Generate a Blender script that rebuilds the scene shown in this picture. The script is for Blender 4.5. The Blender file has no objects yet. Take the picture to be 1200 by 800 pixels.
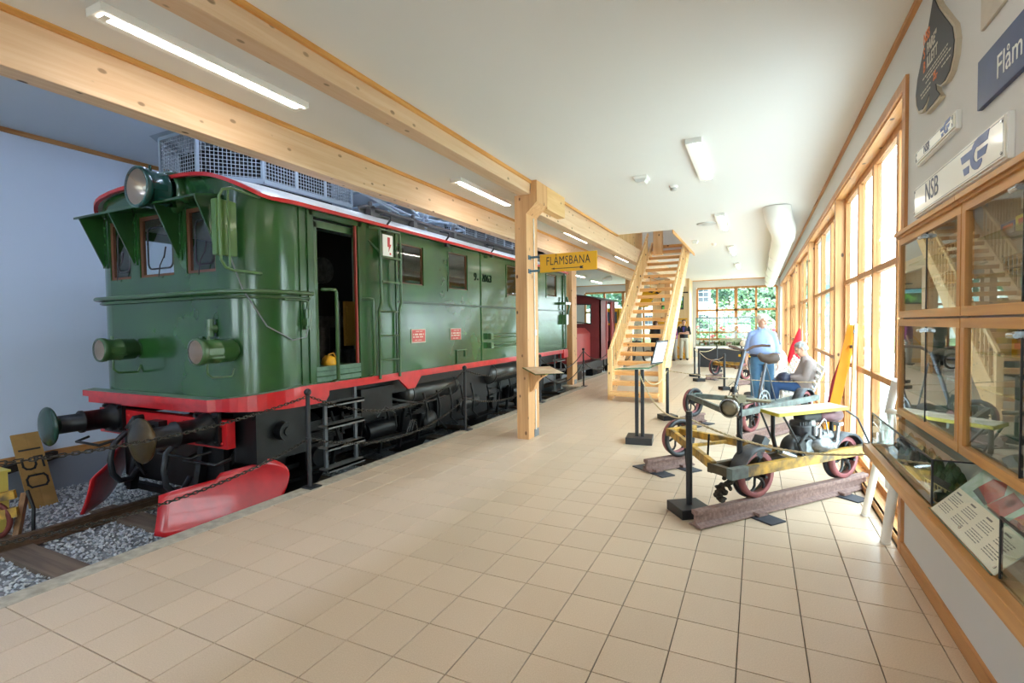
import bpy, bmesh, math, random
from math import pi, sin, cos, sqrt, radians
from mathutils import Vector, Matrix
random.seed(7)
S = bpy.context.scene
COL = S.collection
# ---------------------------------------------------------------- camera
cam = bpy.data.cameras.new('camera'); camo = bpy.data.objects.new('camera', cam); COL.objects.link(camo)
RR = ((0.89916395, 0.43741084, -0.01326467), (0.00197532, -0.03436801, -0.99940729), (-0.43760747, 0.8986048, -0.0317665))
camo.matrix_world = Matrix(((RR[0][0], -RR[1][0], -RR[2][0], 0), (RR[0][1], -RR[1][1], -RR[2][1], 0),
                            (RR[0][2], -RR[1][2], -RR[2][2], 1.594), (0, 0, 0, 1)))
cam.sensor_width = 36; cam.lens = 590.5 / 1200 * 36; cam.clip_start = 0.02; cam.clip_end = 500
S.camera = camo
# ---------------------------------------------------------------- sky, light, exposure
w = bpy.data.worlds.new('sky'); S.world = w; w.use_nodes = True
wn = w.node_tree.nodes; wl = w.node_tree.links
bg = wn['Background']; tc = wn.new('ShaderNodeTexCoord'); sx = wn.new('ShaderNodeSeparateXYZ'); rp = wn.new('ShaderNodeValToRGB')
wl.new(tc.outputs['Generated'], sx.inputs[0]); wl.new(sx.outputs['Z'], rp.inputs[0]); wl.new(rp.outputs[0], bg.inputs[0])
rp.color_ramp.elements[0].position = 0.0; rp.color_ramp.elements[0].color = (0.86, 0.92, 1.0, 1)
rp.color_ramp.elements[1].position = 0.6; rp.color_ramp.elements[1].color = (0.77, 0.87, 1.0, 1)
bg.inputs[1].default_value = 7.6
def portal(loc, rot, sx_, sy_):
    l = bpy.data.lights.new('sky_portal', 'AREA'); l.shape = 'RECTANGLE'; l.size = sx_; l.size_y = sy_; l.cycles.is_portal = True
    o = bpy.data.objects.new('sky_portal', l); o.location = loc; o.rotation_euler = rot; COL.objects.link(o)
portal((1.12, 14.6, 1.6), (0, radians(90), 0), 3.1, 20.6)     # window wall on the right
portal((-1.0, 25.2, 1.9), (radians(-90), 0, 0), 3.6, 2.6)     # far end windows
portal((-1.5, -8.2, 1.3), (radians(90), 0, 0), 2.2, 2.6)      # added glazed door behind the camera
portal((1.12, -5.6, 1.6), (0, radians(90), 0), 3.1, 4.0)      # added windows behind the camera on the right
S.view_settings.view_transform = 'Standard'; S.view_settings.look = 'None'
S.view_settings.gamma = 1.0; S.view_settings.use_curve_mapping = False
S.view_settings.exposure = 0.86
S.cycles.max_bounces = 10; S.cycles.diffuse_bounces = 6; S.cycles.glossy_bounces = 4; S.cycles.transparent_max_bounces = 16
S.cycles.transmission_bounces = 4; S.cycles.caustics_reflective = False; S.cycles.caustics_refractive = False
S.cycles.sample_clamp_indirect = 6.0
LAMP = 18.0       # strength of the fluorescent tubes

# ---------------------------------------------------------------- helpers
def wm(o):
    m = Matrix.Identity(4)
    while o is not None:
        m = (Matrix.Translation(o.location) @ o.rotation_euler.to_matrix().to_4x4()) @ m
        o = o.parent
    return m
def props(o, label=None, cat=None, group=None, kind=None):
    if label: o['label'] = label
    if cat: o['category'] = cat
    if group: o['group'] = group
    if kind: o['kind'] = kind
    return o
def thing(name, label, cat, loc=(0, 0, 0), rotz=0, group=None):
    o = bpy.data.objects.new(name, None); o.empty_display_size = .1; COL.objects.link(o)
    o.location = loc; o.rotation_euler = (0, 0, rotz)
    return props(o, label, cat, group)
def link_mesh(name, me, parent=None):
    o = bpy.data.objects.new(name, me); COL.objects.link(o); o.parent = parent
    return o
def copy_tree(o, parent=None):
    c = o.copy(); COL.objects.link(c); c.parent = parent
    for ch in [k for k in KIDS.get(o.name, [])]:
        cc = copy_tree(ch, c)
        KIDS.setdefault(c.name, []).append(cc)
    return c
KIDS = {}
X, Y, Z = Vector((1, 0, 0)), Vector((0, 1, 0)), Vector((0, 0, 1))
def V(*a): return Vector(a)
def frame_of(d, up=None):
    d = d.normalized(); up = up or (Z if abs(d.z) < .95 else X)
    a = up.cross(d).normalized(); b = d.cross(a)
    return a, b
class MB:
    def __init__(s): s.v = []; s.f = []; s.m = []; s.s = []
    def add(s, vs, fs, mi=0, sm=False):
        b = len(s.v); s.v += [tuple(p) for p in vs]
        for f in fs: s.f.append([i + b for i in f]); s.m.append(mi); s.s.append(sm)
        return s
    def box(s, x0, x1, y0, y1, z0, z1, mi=0):
        if x0 > x1: x0, x1 = x1, x0
        if y0 > y1: y0, y1 = y1, y0
        if z0 > z1: z0, z1 = z1, z0
        return s.add([(x0,y0,z0),(x1,y0,z0),(x1,y1,z0),(x0,y1,z0),(x0,y0,z1),(x1,y0,z1),(x1,y1,z1),(x0,y1,z1)],
                     [(3,2,1,0),(4,5,6,7),(0,1,5,4),(1,2,6,5),(2,3,7,6),(3,0,4,7)], mi)
    def obox(s, c, a, b, d, mi=0):
        """box round centre c with half-axis vectors a, b, d"""
        c, a, b, d = Vector(c), Vector(a), Vector(b), Vector(d)
        if a.cross(b).dot(d) < 0: a = -a
        return s.add([c-a-b-d, c+a-b-d, c+a+b-d, c-a+b-d, c-a-b+d, c+a-b+d, c+a+b+d, c-a+b+d],
                     [(3,2,1,0),(4,5,6,7),(0,1,5,4),(1,2,6,5),(2,3,7,6),(3,0,4,7)], mi)
    def bar(s, p0, p1, w, h, mi=0, up=None):
        p0, p1 = Vector(p0), Vector(p1); a, b = frame_of(p1 - p0, up)
        return s.obox((p0+p1)/2, a*w/2, b*h/2, (p1-p0)/2, mi)
    def cyl(s, p0, p1, r0, r1=None, n=12, mi=0, caps=True, sm=True):
        p0, p1 = Vector(p0), Vector(p1); r1 = r0 if r1 is None else r1
        a, b = frame_of(p1 - p0)
        vs = []
        for p, r in ((p0, r0), (p1, r1)):
            for i in range(n):
                t = 2*pi*i/n; vs.append(p + a*(r*cos(t)) + b*(r*sin(t)))
        s.add(vs, [(i, (i+1) % n, n+(i+1) % n, n+i) for i in range(n)], mi, sm)
        if caps:
            s.add(vs[:n], [tuple(range(n-1, -1, -1))], mi); s.add(vs[n:], [tuple(range(n))], mi)
        return s
    def lathe(s, p0, ax, prof, n=16, mi=0, sm=True):
        """prof: list of (radius, distance along ax)"""
        p0, ax = Vector(p0), Vector(ax).normalized(); a, b = frame_of(ax); vs = []
        for r, t in prof:
            for i in range(n):
                q = 2*pi*i/n; vs.append(p0 + ax*t + a*(r*cos(q)) + b*(r*sin(q)))
        fs = [(k*n+i, k*n+(i+1) % n, (k+1)*n+(i+1) % n, (k+1)*n+i) for k in range(len(prof)-1) for i in range(n)]
        return s.add(vs, fs, mi, sm)
    def tube(s, pts, r, n=8, mi=0, closed=False, sm=True):
        P = [Vector(p) for p in pts]; m = len(P); vs = []
        rs = r if isinstance(r, (list, tuple)) else [r]*m
        pa = None
        for k in range(m):
            if closed: d = P[(k+1) % m] - P[k-1]
            else: d = P[min(k+1, m-1)] - P[max(k-1, 0)]
            if d.length < 1e-9: d = Z.copy()
            d.normalize()
            if pa is None: a, b = frame_of(d)
            else:
                a = pa - d*pa.dot(d)
                a = a.normalized() if a.length > 1e-6 else frame_of(d)[0]
                b = d.cross(a)
            pa = a
            for i in range(n):
                t = 2*pi*i/n; vs.append(P[k] + a*(rs[k]*cos(t)) + b*(rs[k]*sin(t)))
        mm = m if closed else m-1
        s.add(vs, [(k*n+i, k*n+(i+1) % n, ((k+1) % m)*n+(i+1) % n, ((k+1) % m)*n+i) for k in range(mm) for i in range(n)], mi, sm)
        if not closed:
            s.add(vs[:n], [tuple(range(n-1, -1, -1))], mi); s.add(vs[-n:], [tuple(range(n))], mi)
        return s
    def prism(s, poly, vec, mi=0, sm=False):
        """polygon (list of 3d points) extruded along vec"""
        P = [Vector(p) for p in poly]; vec = Vector(vec); n = len(P)
        nrm = sum(((P[i]-P[0]).cross(P[(i+1) % n]-P[0]) for i in range(n)), Vector())
        if nrm.dot(vec) < 0: P.reverse()
        vs = P + [p + vec for p in P]
        s.add(vs, [tuple(range(n-1, -1, -1)), tuple(range(n, 2*n))], mi)
        return s.add(vs, [(i, (i+1) % n, n+(i+1) % n, n+i) for i in range(n)], mi, sm)
    def ball(s, c, r, n=12, m=8, mi=0):
        c = Vector(c); rx, ry, rz = (r, r, r) if not isinstance(r, (tuple, list)) else r
        vs = [c + V(0, 0, -rz)]
        for j in range(1, m):
            p = -pi/2 + pi*j/m
            for i in range(n):
                t = 2*pi*i/n; vs.append(c + V(rx*cos(p)*cos(t), ry*cos(p)*sin(t), rz*sin(p)))
        vs.append(c + V(0, 0, rz)); fs = []
        for i in range(n): fs.append((0, 1+(i+1) % n, 1+i))
        for j in range(m-2):
            for i in range(n): fs.append((1+j*n+i, 1+j*n+(i+1) % n, 1+(j+1)*n+(i+1) % n, 1+(j+1)*n+i))
        t = 1+(m-2)*n
        for i in range(n): fs.append((t+i, t+(i+1) % n, len(vs)-1))
        return s.add(vs, fs, mi, True)
    def strip(s, A, B, mi=0, sm=False, closed=False):
        n = len(A); m = n if closed else n-1
        return s.add(list(A)+list(B), [(i, (i+1) % n, n+(i+1) % n, n+i) for i in range(m)], mi, sm)
    def holed(s, o, u, v, nvec, ul, vl, holes, mi=0):
        """slab: origin o, unit directions u, v, thickness vector nvec (towards the back), holes (u0,u1,v0,v1)"""
        o, u, v, nvec = Vector(o), Vector(u), Vector(v), Vector(nvec)
        us = sorted({0, ul, *[h[0] for h in holes], *[h[1] for h in holes]})
        vs_ = sorted({0, vl, *[h[2] for h in holes], *[h[3] for h in holes]})
        flip = u.cross(v).dot(nvec) > 0
        def q(a, b, c, d, fl):
            s.add([a, b, c, d], [(3, 2, 1, 0) if fl else (0, 1, 2, 3)], mi)
        for i in range(len(us)-1):
            for j in range(len(vs_)-1):
                cu, cv = (us[i]+us[i+1])/2, (vs_[j]+vs_[j+1])/2
                if any(h[0] < cu < h[1] and h[2] < cv < h[3] for h in holes): continue
                P = [o+u*us[i]+v*vs_[j], o+u*us[i+1]+v*vs_[j], o+u*us[i+1]+v*vs_[j+1], o+u*us[i]+v*vs_[j+1]]
                q(*P, flip); q(*[p+nvec for p in P], not flip)
        for (a, b, c, d) in list(holes)+[(0, ul, 0, vl)]:
            P = [o+u*a+v*c, o+u*b+v*c, o+u*b+v*d, o+u*a+v*d]; outer = (a, b, c, d) == (0, ul, 0, vl)
            for k in range(4):
                p, r = P[k], P[(k+1) % 4]
                q(p, r, r+nvec, p+nvec, (not flip) != outer)
        return s
    def mesh(s, name, mats, parent=None):
        me = bpy.data.meshes.new(name)
        vs = s.v
        if parent is not None:
            inv = wm(parent).inverted(); vs = [inv @ Vector(p) for p in vs]
        me.from_pydata([tuple(p) for p in vs], [], s.f)
        for m in (mats if isinstance(mats, (list, tuple)) else [mats]): me.materials.append(m)
        me.polygons.foreach_set('material_index', s.m); me.polygons.foreach_set('use_smooth', s.s)
        me.update()
        return me
    def build(s, name, mats, parent=None, bev=0, **kw):
        o = link_mesh(name, s.mesh(name, mats, parent), parent)
        if parent is not None: KIDS.setdefault(parent.name, []).append(o)
        if bev:
            b = o.modifiers.new('bevel', 'BEVEL'); b.width = bev; b.segments = 2; b.limit_method = 'ANGLE'; b.angle_limit = radians(50)
        return props(o, **kw)
def pieces(mb, name, mats, parent=None, bev=0, **kw):
    """build every separate piece of mb as an object of its own"""
    key = {}; par = list(range(len(mb.v)))
    def find(i):
        while par[i] != i: par[i] = par[par[i]]; i = par[i]
        return i
    for i, p in enumerate(mb.v):
        k = tuple(round(c, 5) for c in p)
        if k in key: par[find(i)] = find(key[k])
        else: key[k] = i
    for f in mb.f:
        for i in f[1:]: par[find(i)] = find(f[0])
    groups = {}
    for fi, f in enumerate(mb.f): groups.setdefault(find(f[0]), []).append(fi)
    out = []
    for fs in groups.values():
        nb = MB(); mp = {}
        for fi in fs:
            for i in mb.f[fi]:
                if i not in mp: mp[i] = len(nb.v); nb.v.append(mb.v[i])
            nb.f.append([mp[i] for i in mb.f[fi]]); nb.m.append(mb.m[fi]); nb.s.append(mb.s[fi])
        out.append(nb.build(name, mats, parent, bev, **kw))
    return out
def text(name, body, M, size, mat, parent, sx=1.0, depth=.002, align='CENTER', space=1.0, bold=0):
    c = bpy.data.curves.new(name, 'FONT'); c.body = body; c.size = size; c.extrude = depth; c.align_x = align; c.align_y = 'CENTER'
    c.space_character = space; c.offset = bold; c.resolution_u = 3
    o = bpy.data.objects.new(name, c); me = bpy.data.meshes.new_from_object(o); bpy.data.objects.remove(o)
    me.name = name
    T = Matrix(M) @ Matrix.Diagonal((sx, 1, 1, 1))
    if parent is not None: T = wm(parent).inverted() @ T
    me.transform(T); me.materials.clear(); me.materials.append(mat)
    ob = link_mesh(name, me, parent)
    if parent is not None: KIDS.setdefault(parent.name, []).append(ob)
    return ob
def plane_M(o, right, up):
    r, u = Vector(right).normalized(), Vector(up).normalized(); n = r.cross(u)
    return Matrix(((r.x, u.x, n.x, o[0]), (r.y, u.y, n.y, o[1]), (r.z, u.z, n.z, o[2]), (0, 0, 0, 1)))

# ---------------------------------------------------------------- materials
def srgb(r, g, b):
    return tuple(((c/255)/12.92 if c/255 <= .04045 else (((c/255)+.055)/1.055)**2.4) for c in (r, g, b)) + (1,)
def base_mat(name):
    m = bpy.data.materials.new(name); m.use_nodes = True
    return m, m.node_tree.nodes, m.node_tree.links, m.node_tree.nodes['Principled BSDF']
def mat(name, rgb, rough=.5, metal=0, var=.0, scale=6, bump=0, bscale=40, coat=0, var_rgb=None, spec=.5, detail=4):
    m, n, l, p = base_mat(name); c = srgb(*rgb)
    p.inputs['Base Color'].default_value = c; p.inputs['Roughness'].default_value = rough; p.inputs['Metallic'].default_value = metal
    p.inputs['Coat Weight'].default_value = coat; p.inputs['Coat Roughness'].default_value = .08; p.inputs['Specular IOR Level'].default_value = spec
    if var or bump:
        t = n.new('ShaderNodeTexCoord')
    if var:
        no = n.new('ShaderNodeTexNoise'); no.inputs['Scale'].default_value = scale; no.inputs['Detail'].default_value = detail
        r = n.new('ShaderNodeValToRGB'); r.color_ramp.elements[0].position = .35; r.color_ramp.elements[1].position = .68
        d = srgb(*var_rgb) if var_rgb else tuple(x*(1-var) for x in c[:3])+(1,)
        r.color_ramp.elements[0].color = d; r.color_ramp.elements[1].color = c
        l.new(t.outputs['Object'], no.inputs['Vector']); l.new(no.outputs['Fac'], r.inputs[0]); l.new(r.outputs[0], p.inputs['Base Color'])
    if bump:
        nb = n.new('ShaderNodeTexNoise'); nb.inputs['Scale'].default_value = bscale; nb.inputs['Detail'].default_value = 3
        b = n.new('ShaderNodeBump'); b.inputs['Strength'].default_value = bump; b.inputs['Distance'].default_value = .02
        l.new(t.outputs['Object'], nb.inputs['Vector']); l.new(nb.outputs['Fac'], b.inputs['Height']); l.new(b.outputs[0], p.inputs['Normal'])
    return m
def emit(name, rgb, k):
    m, n, l, p = base_mat(name); p.inputs['Base Color'].default_value = srgb(*rgb)
    p.inputs['Emission Color'].default_value = srgb(*rgb); p.inputs['Emission Strength'].default_value = k
    return m
def glass(name, tint=(255, 255, 255), rough=0.0, ior=1.45, refl=1.0):
    m, n, l, p = base_mat(name); n.remove(p); out = n['Material Output']
    f = n.new('ShaderNodeFresnel'); f.inputs[0].default_value = ior
    a = n.new('ShaderNodeBsdfTransparent'); a.inputs[0].default_value = srgb(*tint)
    g = n.new('ShaderNodeBsdfGlossy'); g.inputs['Roughness'].default_value = rough
    x = n.new('ShaderNodeMixShader'); mu = n.new('ShaderNodeMath'); mu.operation = 'MULTIPLY'; mu.inputs[1].default_value = refl
    ge = n.new('ShaderNodeNewGeometry'); iv = n.new('ShaderNodeMath'); iv.operation = 'SUBTRACT'; iv.inputs[0].default_value = 1.0; l.new(ge.outputs['Backfacing'], iv.inputs[1])
    m0 = n.new('ShaderNodeMath'); m0.operation = 'MULTIPLY'; l.new(f.outputs[0], m0.inputs[0]); l.new(iv.outputs[0], m0.inputs[1]); l.new(m0.outputs[0], mu.inputs[0]); l.new(mu.outputs[0], x.inputs[0]); l.new(a.outputs[0], x.inputs[1]); l.new(g.outputs[0], x.inputs[2]); l.new(x.outputs[0], out.inputs[0])
    return m
def wood(name, light, dark, axis=2, knots=True, lam=None, rough=.5, knot=(92, 58, 30), coat=0.0, grain=1.0, kscale=1.0):
    """pine: fibres along axis, knots, glued lamellas (lam = (axis, spacing))"""
    m, n, l, p = base_mat(name)
    t = n.new('ShaderNodeTexCoord'); mp = n.new('ShaderNodeMapping'); l.new(t.outputs['Object'], mp.inputs[0])
    sc = [22*grain]*3; sc[axis] = 1.2; mp.inputs['Scale'].default_value = sc
    no = n.new('ShaderNodeTexNoise'); no.inputs['Scale'].default_value = 1.0; no.inputs['Detail'].default_value = 5; no.inputs['Distortion'].default_value = .6
    l.new(mp.outputs[0], no.inputs['Vector'])
    r = n.new('ShaderNodeValToRGB'); r.color_ramp.elements[0].position = .3; r.color_ramp.elements[1].position = .62
    r.color_ramp.elements[0].color = srgb(*dark); r.color_ramp.elements[1].color = srgb(*light); l.new(no.outputs['Fac'], r.inputs[0])
    cur = r.outputs[0]
    def mix(fac, col, colr):
        x = n.new('ShaderNodeMix'); x.data_type = 'RGBA'; l.new(fac, x.inputs[0]); l.new(col, x.inputs[6]); x.inputs[7].default_value = srgb(*colr)
        return x.outputs[2]
    if knots:
        m2 = n.new('ShaderNodeMapping'); l.new(t.outputs['Object'], m2.inputs[0]); s2 = [8.0*kscale]*3; s2[axis] = 4.5*kscale; m2.inputs['Scale'].default_value = s2
        vo = n.new('ShaderNodeTexVoronoi'); vo.inputs['Scale'].default_value = 1.0; l.new(m2.outputs[0], vo.inputs['Vector'])
        k = n.new('ShaderNodeValToRGB'); k.color_ramp.elements[0].position = .10; k.color_ramp.elements[1].position = .15
        k.color_ramp.elements[0].color = (1, 1, 1, 1); k.color_ramp.elements[1].color = (0, 0, 0, 1); l.new(vo.outputs['Distance'], k.inputs[0])
        cur = mix(k.outputs[0], cur, knot)
    if lam:
        se = n.new('ShaderNodeSeparateXYZ'); l.new(t.outputs['Object'], se.inputs[0])
        d = n.new('ShaderNodeMath'); d.operation = 'DIVIDE'; d.inputs[1].default_value = lam[1]; l.new(se.outputs[lam[0]], d.inputs[0])
        fl = n.new('ShaderNodeMath'); fl.operation = 'FLOOR'; l.new(d.outputs[0], fl.inputs[0])
        wnz = n.new('ShaderNodeTexWhiteNoise'); wnz.noise_dimensions = '1D'; l.new(fl.outputs[0], wnz.inputs['W'])
        mu = n.new('ShaderNodeMath'); mu.operation = 'MULTIPLY'; mu.inputs[1].default_value = .55; l.new(wnz.outputs['Value'], mu.inputs[0])
        cur = mix(mu.outputs[0], cur, dark)
    l.new(cur, p.inputs['Base Color']); p.inputs['Roughness'].default_value = rough; p.inputs['Coat Weight'].default_value = coat
    return m

M = {}
M['wall'] = mat('white_paint', (214, 212, 208), .8, bump=.05, bscale=300)
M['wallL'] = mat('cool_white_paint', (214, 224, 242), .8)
M['ceil'] = mat('ceiling_paint', (226, 224, 220), .85)
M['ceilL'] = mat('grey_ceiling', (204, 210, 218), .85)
GL = (232, 202, 170); GD = (216, 176, 138)
M['glu_y'] = wood('glulam_beam', GL, GD, 1, lam=(2, .045))
M['glu_z'] = wood('glulam_column', (220, 172, 122), (198, 146, 94), 2, lam=(0, .045))
M['pine_z'] = wood('pine_upright', (216, 164, 110), (194, 136, 82), 2, knots=True)
M['pine_y'] = wood('pine_along', (226, 172, 110), (200, 138, 76), 1)
M['pine_x'] = wood('pine_across', (234, 184, 124), (208, 148, 86), 0)
M['trim_y'] = wood('pine_trim', (196, 140, 84), (166, 108, 56), 1, knots=False)
M['trim_z'] = wood('pine_frame', (196, 138, 84), (172, 112, 60), 2, knots=False)
M['stair_z'] = wood('stair_pine', (244, 204, 146), (226, 176, 112), 2)
M['stair_x'] = wood('tread_pine', (238, 190, 128), (216, 158, 92), 0)
M['stair_y'] = wood('stringer_pine', (244, 204, 146), (226, 176, 112), 1)
M['ply'] = wood('plywood', (236, 204, 158), (224, 188, 138), 2, knots=False)
M['black'] = mat('black_powder_coat', (34, 34, 38), .45)
M['iron'] = mat('black_iron', (26, 26, 28), .38, .3, var=.5, scale=9)
M['chain'] = mat('blackened_chain', (64, 58, 52), .32, .8)
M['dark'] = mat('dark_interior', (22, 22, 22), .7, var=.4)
M['grey'] = mat('grey_metal', (128, 132, 136), .4, .6)
M['steel'] = mat('bright_steel', (180, 182, 184), .25, .9)
M['alu'] = mat('cast_aluminium', (150, 152, 154), .38, .8, var=.35, scale=30)
M['rust'] = mat('rusty_rail', (150, 122, 112), .7, .1, var=1, var_rgb=(122, 96, 90), scale=34, bump=.3, detail=8)
M['white'] = mat('white_lacquer', (236, 234, 228), .4)
M['glass'] = glass('window_glass', (240, 248, 246))
M['cglass'] = glass('cabinet_glass', (246, 250, 248), 0, 1.45, 1.5)
M['lens'] = glass('lamp_glass', (250, 246, 238), .02)
M['green'] = mat('locomotive_green', (44, 86, 38), .2, var=1, var_rgb=(34, 70, 38), scale=1.6, bump=.10, bscale=3.0, coat=.28)
M['green2'] = mat('fitting_green', (58, 90, 50), .28, coat=.5)
M['red'] = mat('signal_red', (206, 28, 34), .32, var=.25, scale=7, coat=.4)
M['roofw'] = mat('roof_grey', (236, 234, 228), .35, 0, var=1, var_rgb=(206, 206, 204), scale=3)
M['cage'] = mat('galvanised', (158, 170, 184), .45, .2)
M['yellow'] = mat('sign_yellow', (228, 168, 20), .5)
M['tile'] = None
# ================================================================ the setting
def struct(mb, name, m, parent=None, bev=0):
    o = mb.build(name, m, parent, bev)
    if parent is None: o['kind'] = 'structure'
    return o
# ---- floor tiles
def tile_mat():
    m, n, l, p = base_mat('beige_floor_tile')
    oi = n.new('ShaderNodeObjectInfo'); t = n.new('ShaderNodeTexCoord')
    no = n.new('ShaderNodeTexNoise'); no.inputs['Scale'].default_value = 160; no.inputs['Detail'].default_value = 2; l.new(t.outputs['Object'], no.inputs['Vector'])
    r = n.new('ShaderNodeValToRGB'); r.color_ramp.elements[0].color = srgb(198, 174, 149); r.color_ramp.elements[1].color = srgb(212, 190, 165)
    r.color_ramp.elements[0].position = .3; r.color_ramp.elements[1].position = .7; l.new(no.outputs['Fac'], r.inputs[0])
    hs = n.new('ShaderNodeHueSaturation'); ma = n.new('ShaderNodeMapRange'); ma.inputs[3].default_value = .96; ma.inputs[4].default_value = 1.04
    l.new(oi.outputs['Random'], ma.inputs[0]); l.new(ma.outputs[0], hs.inputs['Value']); l.new(r.outputs[0], hs.inputs['Color']); l.new(hs.outputs[0], p.inputs['Base Color'])
    p.inputs['Roughness'].default_value = .36; p.inputs['Specular IOR Level'].default_value = .5
    return m
M['tile'] = tile_mat(); M['grout'] = mat('grout', (100, 88, 76), .95)
M['concrete'] = mat('worn_concrete', (186, 176, 158), .85, var=.35, scale=14, bump=.15)
fl = MB(); fl.box(-4.02, 1.06, -8, 12.4, -.3, -.010); fl.box(-4.5, 1.06, 12.4, 25, -.3, -.010)
floor = struct(fl, 'floor', M['grout'])
cu = MB(); cu.box(-4.10, -3.925, -8, 12.4, -.62, .0); cu.box(-4.62, -4.42, 12.4, 25, -.62, 0); cu.box(-4.62, -3.925, 12.35, 12.5, -.62, -.012)
struct(cu, 'trim_1', M['concrete'], None, .008)
TP = .3; xs = [TP*(i-5.2814) for i in range(-7, 9)]; xs = [-3.922] + xs + [.884]; xs2 = [-4.418, -4.284, -3.984] + xs[1:]
def tile_geo(mb, x0, x1, y0, y1):
    g = .0026; c = .0012
    mb.add([(x0+g,y0+g,-.0098),(x1-g,y0+g,-.0098),(x1-g,y1-g,-.0098),(x0+g,y1-g,-.0098),
            (x0+g,y0+g,-c),(x1-g,y0+g,-c),(x1-g,y1-g,-c),(x0+g,y1-g,-c),
            (x0+g+c,y0+g+c,0),(x1-g-c,y0+g+c,0),(x1-g-c,y1-g-c,0),(x0+g+c,y1-g-c,0)],
           [(8,9,10,11)]+[(a,b,b+4,a+4) for a,b in ((4,5),(5,6),(6,7))]+[(7,4,8,11)]+[(a,b,b+4,a+4) for a,b in ((0,1),(1,2),(2,3))]+[(3,0,4,7)])
def px(p):
    d = Vector(p)-Vector((0, 0, 1.594)); c = [sum(RR[i][k]*d[k] for k in range(3)) for i in range(3)]
    return (600+590.5*c[0]/c[2], 400+590.5*c[1]/c[2]) if c[2] > .05 else (-9999, 9999)
cells = []; far = MB()
for j in range(-35, 75):
    y0 = TP*(j+8.2963)
    for a in range(len(xs)-1 if y0 < 12.35 else len(xs2)-1):
        x0, x1 = (xs[a], xs[a+1]) if y0 < 12.35 else (xs2[a], xs2[a+1])
        q = px(((x0+x1)/2, y0+.15, 0))
        seen = -30 < q[0] < 1230 and q[1] < 830
        cells.append((-1 if not seen else 1, ((x0+x1)/2)**2+(y0+.15)**2, x0, x1, y0, min(y0+TP, 24.98)))
near = sorted([c for c in cells if c[0] > 0], key=lambda c: c[1])[:300]; ns = {c[2:] for c in near}
tmesh = {}
for c in near:
    k = round(c[3]-c[2], 3)
    if k not in tmesh:
        b = MB(); tile_geo(b, 0, c[3]-c[2], 0, TP); tmesh[k] = b.mesh('tile', M['tile'])
    o = link_mesh('tile', tmesh[k], floor); o.location = (c[2], c[4], 0)
for c in cells:
    if c[2:] not in ns: tile_geo(far, *c[2:])
far.build('tile_field', M['tile'], floor, kind='stuff')

# ---- walls and ceilings
WX = .90
r = MB(); r.holed((WX, -8, 0), Y, Z, X*.2, 33, 3.87, [(.4, 4.4, .02, 3.15), (8.95, 12.12, .98, 2.14), (12.28, 32.85, .02, 3.15)])
struct(r, 'wall_right', M['wall'])
c = MB(); c.holed((-4.28, -8, 3.57), X, Y, Z*.3, 5.38, 33, [(1.17, 2.66, 19.14, 23.2)]); c.box(-4.28, -4.10, -8, 12.9, 3.6, 4.3)
struct(c, 'ceiling', M['ceil'])
c = MB(); c.box(-9.0, -4.28, -8, 13.1, 4.25, 4.45); struct(c, 'ceiling_left', M['ceilL'])
c = MB(); c.box(-9.0, -4.28, 12.9, 25.2, 3.57, 3.8); c.box(-9, -4.28, 12.9, 13.05, 3.57, 4.25); struct(c, 'ceiling_far', M['ceil'])
c = MB(); c.box(-9.0, -8.8, -8, 25.2, -.8, 4.4); struct(c, 'wall_left', M['wallL'])
c = MB(); c.box(-8.8, -8.78, -8, 25, -.62, -.14); struct(c, 'lower_wall_left', mat('grey_lower_wall', (150, 154, 166), .85))  # greyer strip along the foot of the left wall
c = MB(); c.box(-8.8, -8.765, -8, 25, -.14, -.045); struct(c, 'trim_2', M['trim_y'])
c = MB(); c.box(-8.8, -8.77, -8, 12.9, 4.19, 4.25); struct(c, 'trim_3', M['trim_y'])
c = MB(); c.holed((-9, 25, -.8), X, Z, Y*.2, 10.1, 4.6, [(1.0, 5.1, 1.3, 4.02), (6.44, 9.80, 1.6, 4.02)]); struct(c, 'wall_back', M['wall'])
c = MB(); c.holed((-9, -8, -.8), X, Z, -Y*.2, 10.1, 5.2, [(1.0, 4.2, 2.2, 3.6), (6.4, 8.6, .85, 3.4)]); struct(c, 'wall_front', M['wall'])
# upper storey seen through the stair opening
c = MB(); c.box(-4.6, -4.4, 9, 19, 3.87, 6.5); c.box(.6, .8, 9, 19, 3.87, 6.5); c.box(-4.6, .8, 19, 19.2, 3.87, 6.5); c.box(-4.6, .8, 8.8, 9, 3.87, 6.5); c.box(-4.6, .8, 8.8, 19.2, 6.5, 6.7)
struct(c, 'wall_upper', M['wall'])
c = MB(); c.box(WX-.018, WX, -3.58, 4.28, 0, .085); struct(c, 'baseboard_right', M['trim_y'])
c = MB(); c.box(WX-.03, WX, -8, 25, 3.535, 3.57); struct(c, 'trim_4', M['trim_y'])
c = MB(); c.box(-8.8, WX, 24.96, 25, 3.535, 3.57); struct(c, 'trim_5', M['pine_x'])
c = MB(); c.box(WX-.02, WX, 4.20, 4.28, .0, 3.22); c.box(WX-.02, WX, 4.28, 24.9, 3.15, 3.22); struct(c, 'trim_6', M['trim_z'])
for k, (x0, x1) in enumerate(((-4.10, -4.075), (-2.8, -2.775))):
    c = MB()
    if k == 0: c.box(x0, x1, -8, 25, 3.53, 3.57)
    else: c.box(x0, x1, -8, 6.37, 3.53, 3.57); c.box(x0, x1, 7.5, 11.14, 3.53, 3.57)
    struct(c, 'trim_%d' % (7+k), wood('orange_trim_%d' % k, (222, 164, 92), (196, 132, 62), 1, knots=False))
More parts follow.
